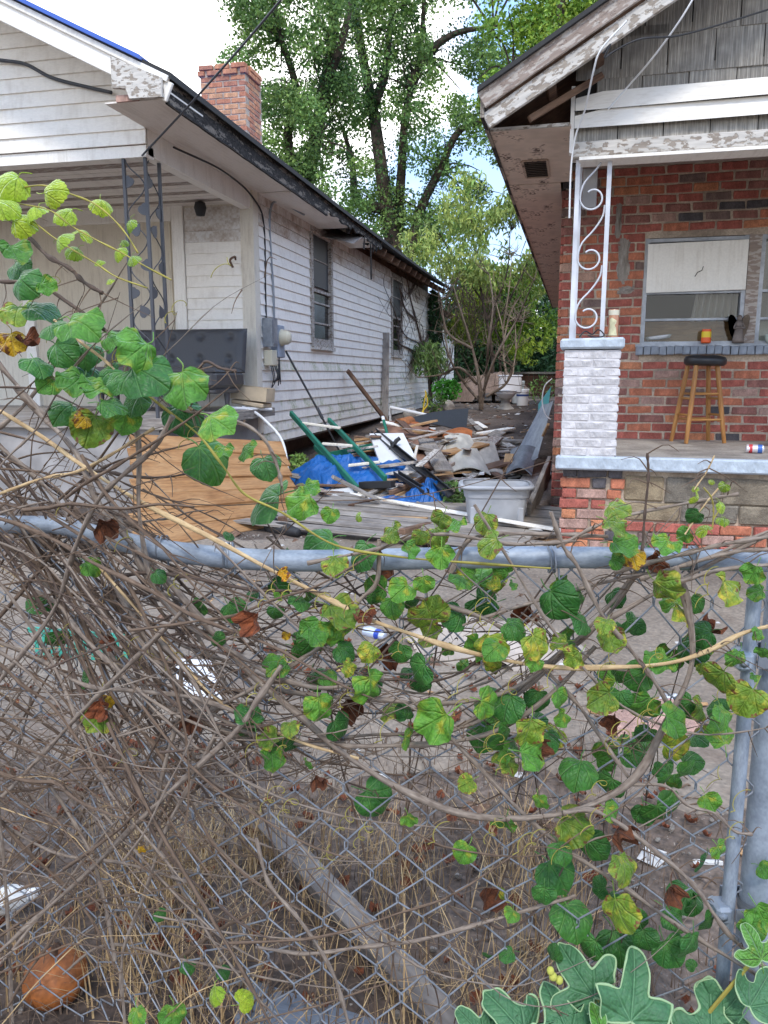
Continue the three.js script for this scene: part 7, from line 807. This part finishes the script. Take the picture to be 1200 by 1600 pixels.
  // curled tendrils
  const half = Math.floor(twigs.length * 0.6); part(gv.th, 'twigs', merge(twigs.slice(0, half)), stemM.b, { kind: 'stuff' }); part(gv.mid, 'twigs', merge(twigs.slice(half)), stemM.b, { kind: 'stuff' });
  const ten = []; for (let i = 0; i < 70; i++) { const u = rr(-0.75, 0.62), v = u < -0.25 ? rr(0.7, 1.8) : rr(0.7, 1.28), pts = [], r = rr(0.006, 0.014), T0 = rr(0, 6), tn = rr(1, 2.6) * 6; for (let k = 0; k <= 26; k++) { const t = k / 26, rr_ = r * (1 - t * 0.6); pts.push([u + (1 - t) * 0.03 + Math.cos(T0 + t * tn) * rr_, v - t * 0.035 + Math.sin(T0 + t * tn) * rr_, bow(u) + 0.07 + t * 0.012]); } ten.push(tube(pts, 0.0008, 3)); } part(gv.ul, 'tendrils', merge(ten), stemM.y, { kind: 'stuff' });
}
// lobed plant with pale leaf margins
R = rngOf(541);
{
  const lobT = tex(256, 256, (uu, vv) => { const b = fbm(uu * 6, vv * 6, 941, 5), g = fbm(uu * 40, vv * 40, 945, 3), x = uu * 1.5 - 0.75, y = vv * 1.5 - 0.3, r = Math.hypot(x, y), th = Math.atan2(y, x); let v = 0; for (const a of [90, 50, 130]) { const q = a * Math.PI / 180; if (Math.cos(th - q) > 0) v = Math.max(v, sm(0.014, 0.003, Math.abs(Math.sin(th - q)) * r)); } return mix3(mul3(mix3([54, 100, 62], [82, 130, 82], b), 0.88 + 0.24 * g), [128, 168, 120], 0.45 * v); });
  const t = fthing('lobed_plant', 'big dark green lobed leaves with pale curled edges at lower right', 'plant'), lm = MP({ map: lobT, bumpMap: leafBump, bumpScale: 0.004, color: new THREE.Color(0.95, 0.98, 0.98), roughness: 0.62, transmission: 0.12, thickness: 0 }), ed = M({ color: new THREE.Color(0.3, 0.43, 0.22), roughness: 0.8 }), fresh = MP({ map: leafTexture('g', 917), bumpMap: leafBump, bumpScale: 0.006, roughness: 0.5, transmission: 0.2, thickness: 0 });
  for (const [u, v, w, s, rz, rx, ry, f] of [[0.45, 0.445, 0.09, 0.175, -0.3, -0.6, 0.1, 0], [0.37, 0.435, 0.04, 0.15, 0.7, -0.5, -0.2, 0], [0.325, 0.39, 0.08, 0.15, 0.4, -0.9, -0.1, 0], [0.235, 0.385, 0.08, 0.145, 0.6, -0.8, 0.2, 0], [0.385, 0.4, 0.12, 0.09, 0.1, -0.5, 0.1, 1], [0.6, 0.385, 0.08, 0.16, -0.3, -0.8, 0.1, 0], [0.645, 0.4, 0.06, 0.13, -0.9, -0.5, 0, 0], [0.66, 0.55, 0.1, 0.085, 0.3, -0.5, 0, 1], [0.68, 0.44, 0.08, 0.12, -0.9, -0.6, 0.2, 0], [0.52, 0.36, 0.12, 0.14, 0.2, -1.0, 0, 0], [0.27, 0.345, 0.12, 0.14, 1.0, -1.0, 0, 0], [0.42, 0.35, 0.05, 0.16, -0.5, -0.9, 0, 0], [0.17, 0.35, 0.06, 0.1, 0.8, -0.8, 0, 0]]) {
    const { g, o, Z } = leafGeo(FIG.map(([x, y], i) => i && i < FIG.length - 1 ? [x * rr(0.86, 1.14), y + rr(-0.06, 0.06)] : [x, y]), 22, 0.006, rr(-0.1, 0.3), rr(-0.1, 0.5), rr(0.1, 0.35), rr(-0.1, 0.5)), me = new THREE.Mesh(g, f ? fresh : lm); me.name = 'leaf'; me.castShadow = me.receiveShadow = true; me.rotation.order = 'YXZ'; me.position.set(u, v, w); me.rotation.set(rx, ry, rz); me.scale.setScalar(s * 0.6); t.add(me);
    const rim = tube([...o, o[0]].map(([x, y]) => [x * 0.99, 0.38 + (y - 0.38) * 0.99 - 0.4, Z(x, y) + 0.006]), t2 => 0.009 + 0.022 * vn(t2 * 22, u * 50, 931), 5, 110, 1, false); const e = new THREE.Mesh(rim, ed); e.name = 'margin'; e.castShadow = e.receiveShadow = true; me.add(e);
    part(t, 'stalk', tube([[u + Math.sin(rz) * s * 0.4, v - 0.4 * s, w - 0.02], [lerp(u, 0.42, 0.5), v * 0.5, w - 0.04], [0.42 + rr(-0.04, 0.04), 0, 0.05]], 0.004, 6, 10), stemM.y);
  }
  for (let i = 0; i < 4; i++) part(t, 'bud', new THREE.SphereGeometry(0.007, 10, 8).scale(1, 1.2, 1).translate(0.3 + rr(0, 0.03), 0.46 + rr(-0.02, 0.02), 0.06), M({ color: new THREE.Color(0.45, 0.45, 0.08) }));
}
// dry grass and litter on the ground by the fence
R = rngOf(561);
{
  const fw = [-Math.sin(YAW), -Math.cos(YAW)], rt = [Math.cos(YAW), -Math.sin(YAW)];
  const toW = (u, d) => [rt[0] * u + fw[0] * d, rt[1] * u + fw[1] * d];
  const blades = (n, mk, hmin, hmax) => { const pos = [], idx = [], uv = []; for (let i = 0; i < n; i++) { const [u, d] = mk(), [x, z] = toW(u, d), y = gh(x, z), h = rr(hmin, hmax), a = rr(0, 6.28), ln = rr(0.1, 0.9) * h, wd = rr(0.0012, 0.003), cx = Math.cos(a), cz = Math.sin(a), k = pos.length / 3; for (let s = 0; s <= 4; s++) { const t = s / 4, px = x + cx * ln * t * t, py = y + h * (t - 0.35 * t * t * (ln / h)), pz = z + cz * ln * t * t, ww = wd * (1 - t * 0.85); pos.push(px - cz * ww, py, pz + cx * ww, px + cz * ww, py, pz - cx * ww); uv.push(t * 0.3, 0, t * 0.3, 0.2); if (s) { const b = k + s * 2; idx.push(b - 2, b - 1, b, b, b - 1, b + 1); } } } return geo(pos, idx, uv); };
  const clump = Array.from({ length: 26 }, () => [rr(-1.1, 0.5), rr(1.36, 2.3)]);
  soloW('dry_grass', 'straw coloured dry grass along the foot of the fence', 'grass', blades(1500, () => { const c = pick(clump); return [c[0] + rr(-0.13, 0.13), c[1] + rr(-0.13, 0.13)]; }, 0.08, 0.36), M({ map: T.vineTan, color: new THREE.Color(0.85, 0.82, 0.78), roughness: 0.9 }), null, 'stuff');
  soloW('dry_weeds', 'grey brown dead weeds and fallen stalks behind the fence', 'weeds', blades(1800, () => [rr(-1.5, 0.9) , rr(1.36, 3.0)], 0.04, 0.24), stemM.b, null, 'stuff');
  const lit = [], lf = leafGeo(OUT, 6, 0, 0.4, -0.5, 0.6, -0.4, 0).g, tmp = new THREE.Object3D(); for (let i = 0; i < 520; i++) { const u = rr(-1.9, 1.1), d = rr(1.2, 4.2), [x, z] = toW(u, d); tmp.position.set(x, gh(x, z) + 0.02, z); tmp.rotation.set(-Math.PI / 2 + rr(-0.5, 0.5), rr(-0.5, 0.5), rr(0, 6.28)); tmp.scale.setScalar(rr(0.015, 0.045)); tmp.updateMatrix(); lit.push(lf.clone().applyMatrix4(tmp.matrix)); }
  soloW('leaf_litter', 'curled brown fallen leaves scattered over the dirt', 'leaf litter', merge(lit), LM.b[0], null, 'stuff');
  const st = []; for (let i = 0; i < 420; i++) { const u = rr(-2, 1.2), d = rr(1.5, 4), [x, z] = toW(u, d), a = rr(0, 6.28), L = rr(0.03, 0.22), y = gh(x, z) + 0.012; st.push(tube([[x, y, z], [x + Math.cos(a) * L * 0.5, y + rr(0, 0.025), z + Math.sin(a) * L * 0.5], [x + Math.cos(a + 0.3) * L, y + rr(0, 0.03), z + Math.sin(a + 0.3) * L]], rr(0.0012, 0.004), 4, 4)); }
  soloW('fallen_twigs', 'short broken twigs scattered over the dirt behind the fence', 'twigs', merge(st), stemM.b, null, 'stuff');
  const pb = [], ig = new THREE.IcosahedronGeometry(1, 0); for (let i = 0; i < 2600; i++) { const u = rr(-2.4, 1.5), d = rr(1.3, 6.5), [x, z] = toW(u, d); tmp.position.set(x, gh(x, z) + 0.012, z); tmp.rotation.set(rr(0, 3), rr(0, 3), 0); const s = rr(0.003, 0.006) + 0.012 * Math.pow(R(), 4); tmp.scale.set(s, s * 0.6, s * rr(0.6, 1)); tmp.updateMatrix(); pb.push(ig.clone().applyMatrix4(tmp.matrix)); }
  soloW('gravel', 'small pale stones scattered over the dirt and slab', 'gravel', merge(pb), mt.concrete, null, 'stuff');
}
renderer.render(scene, camera);
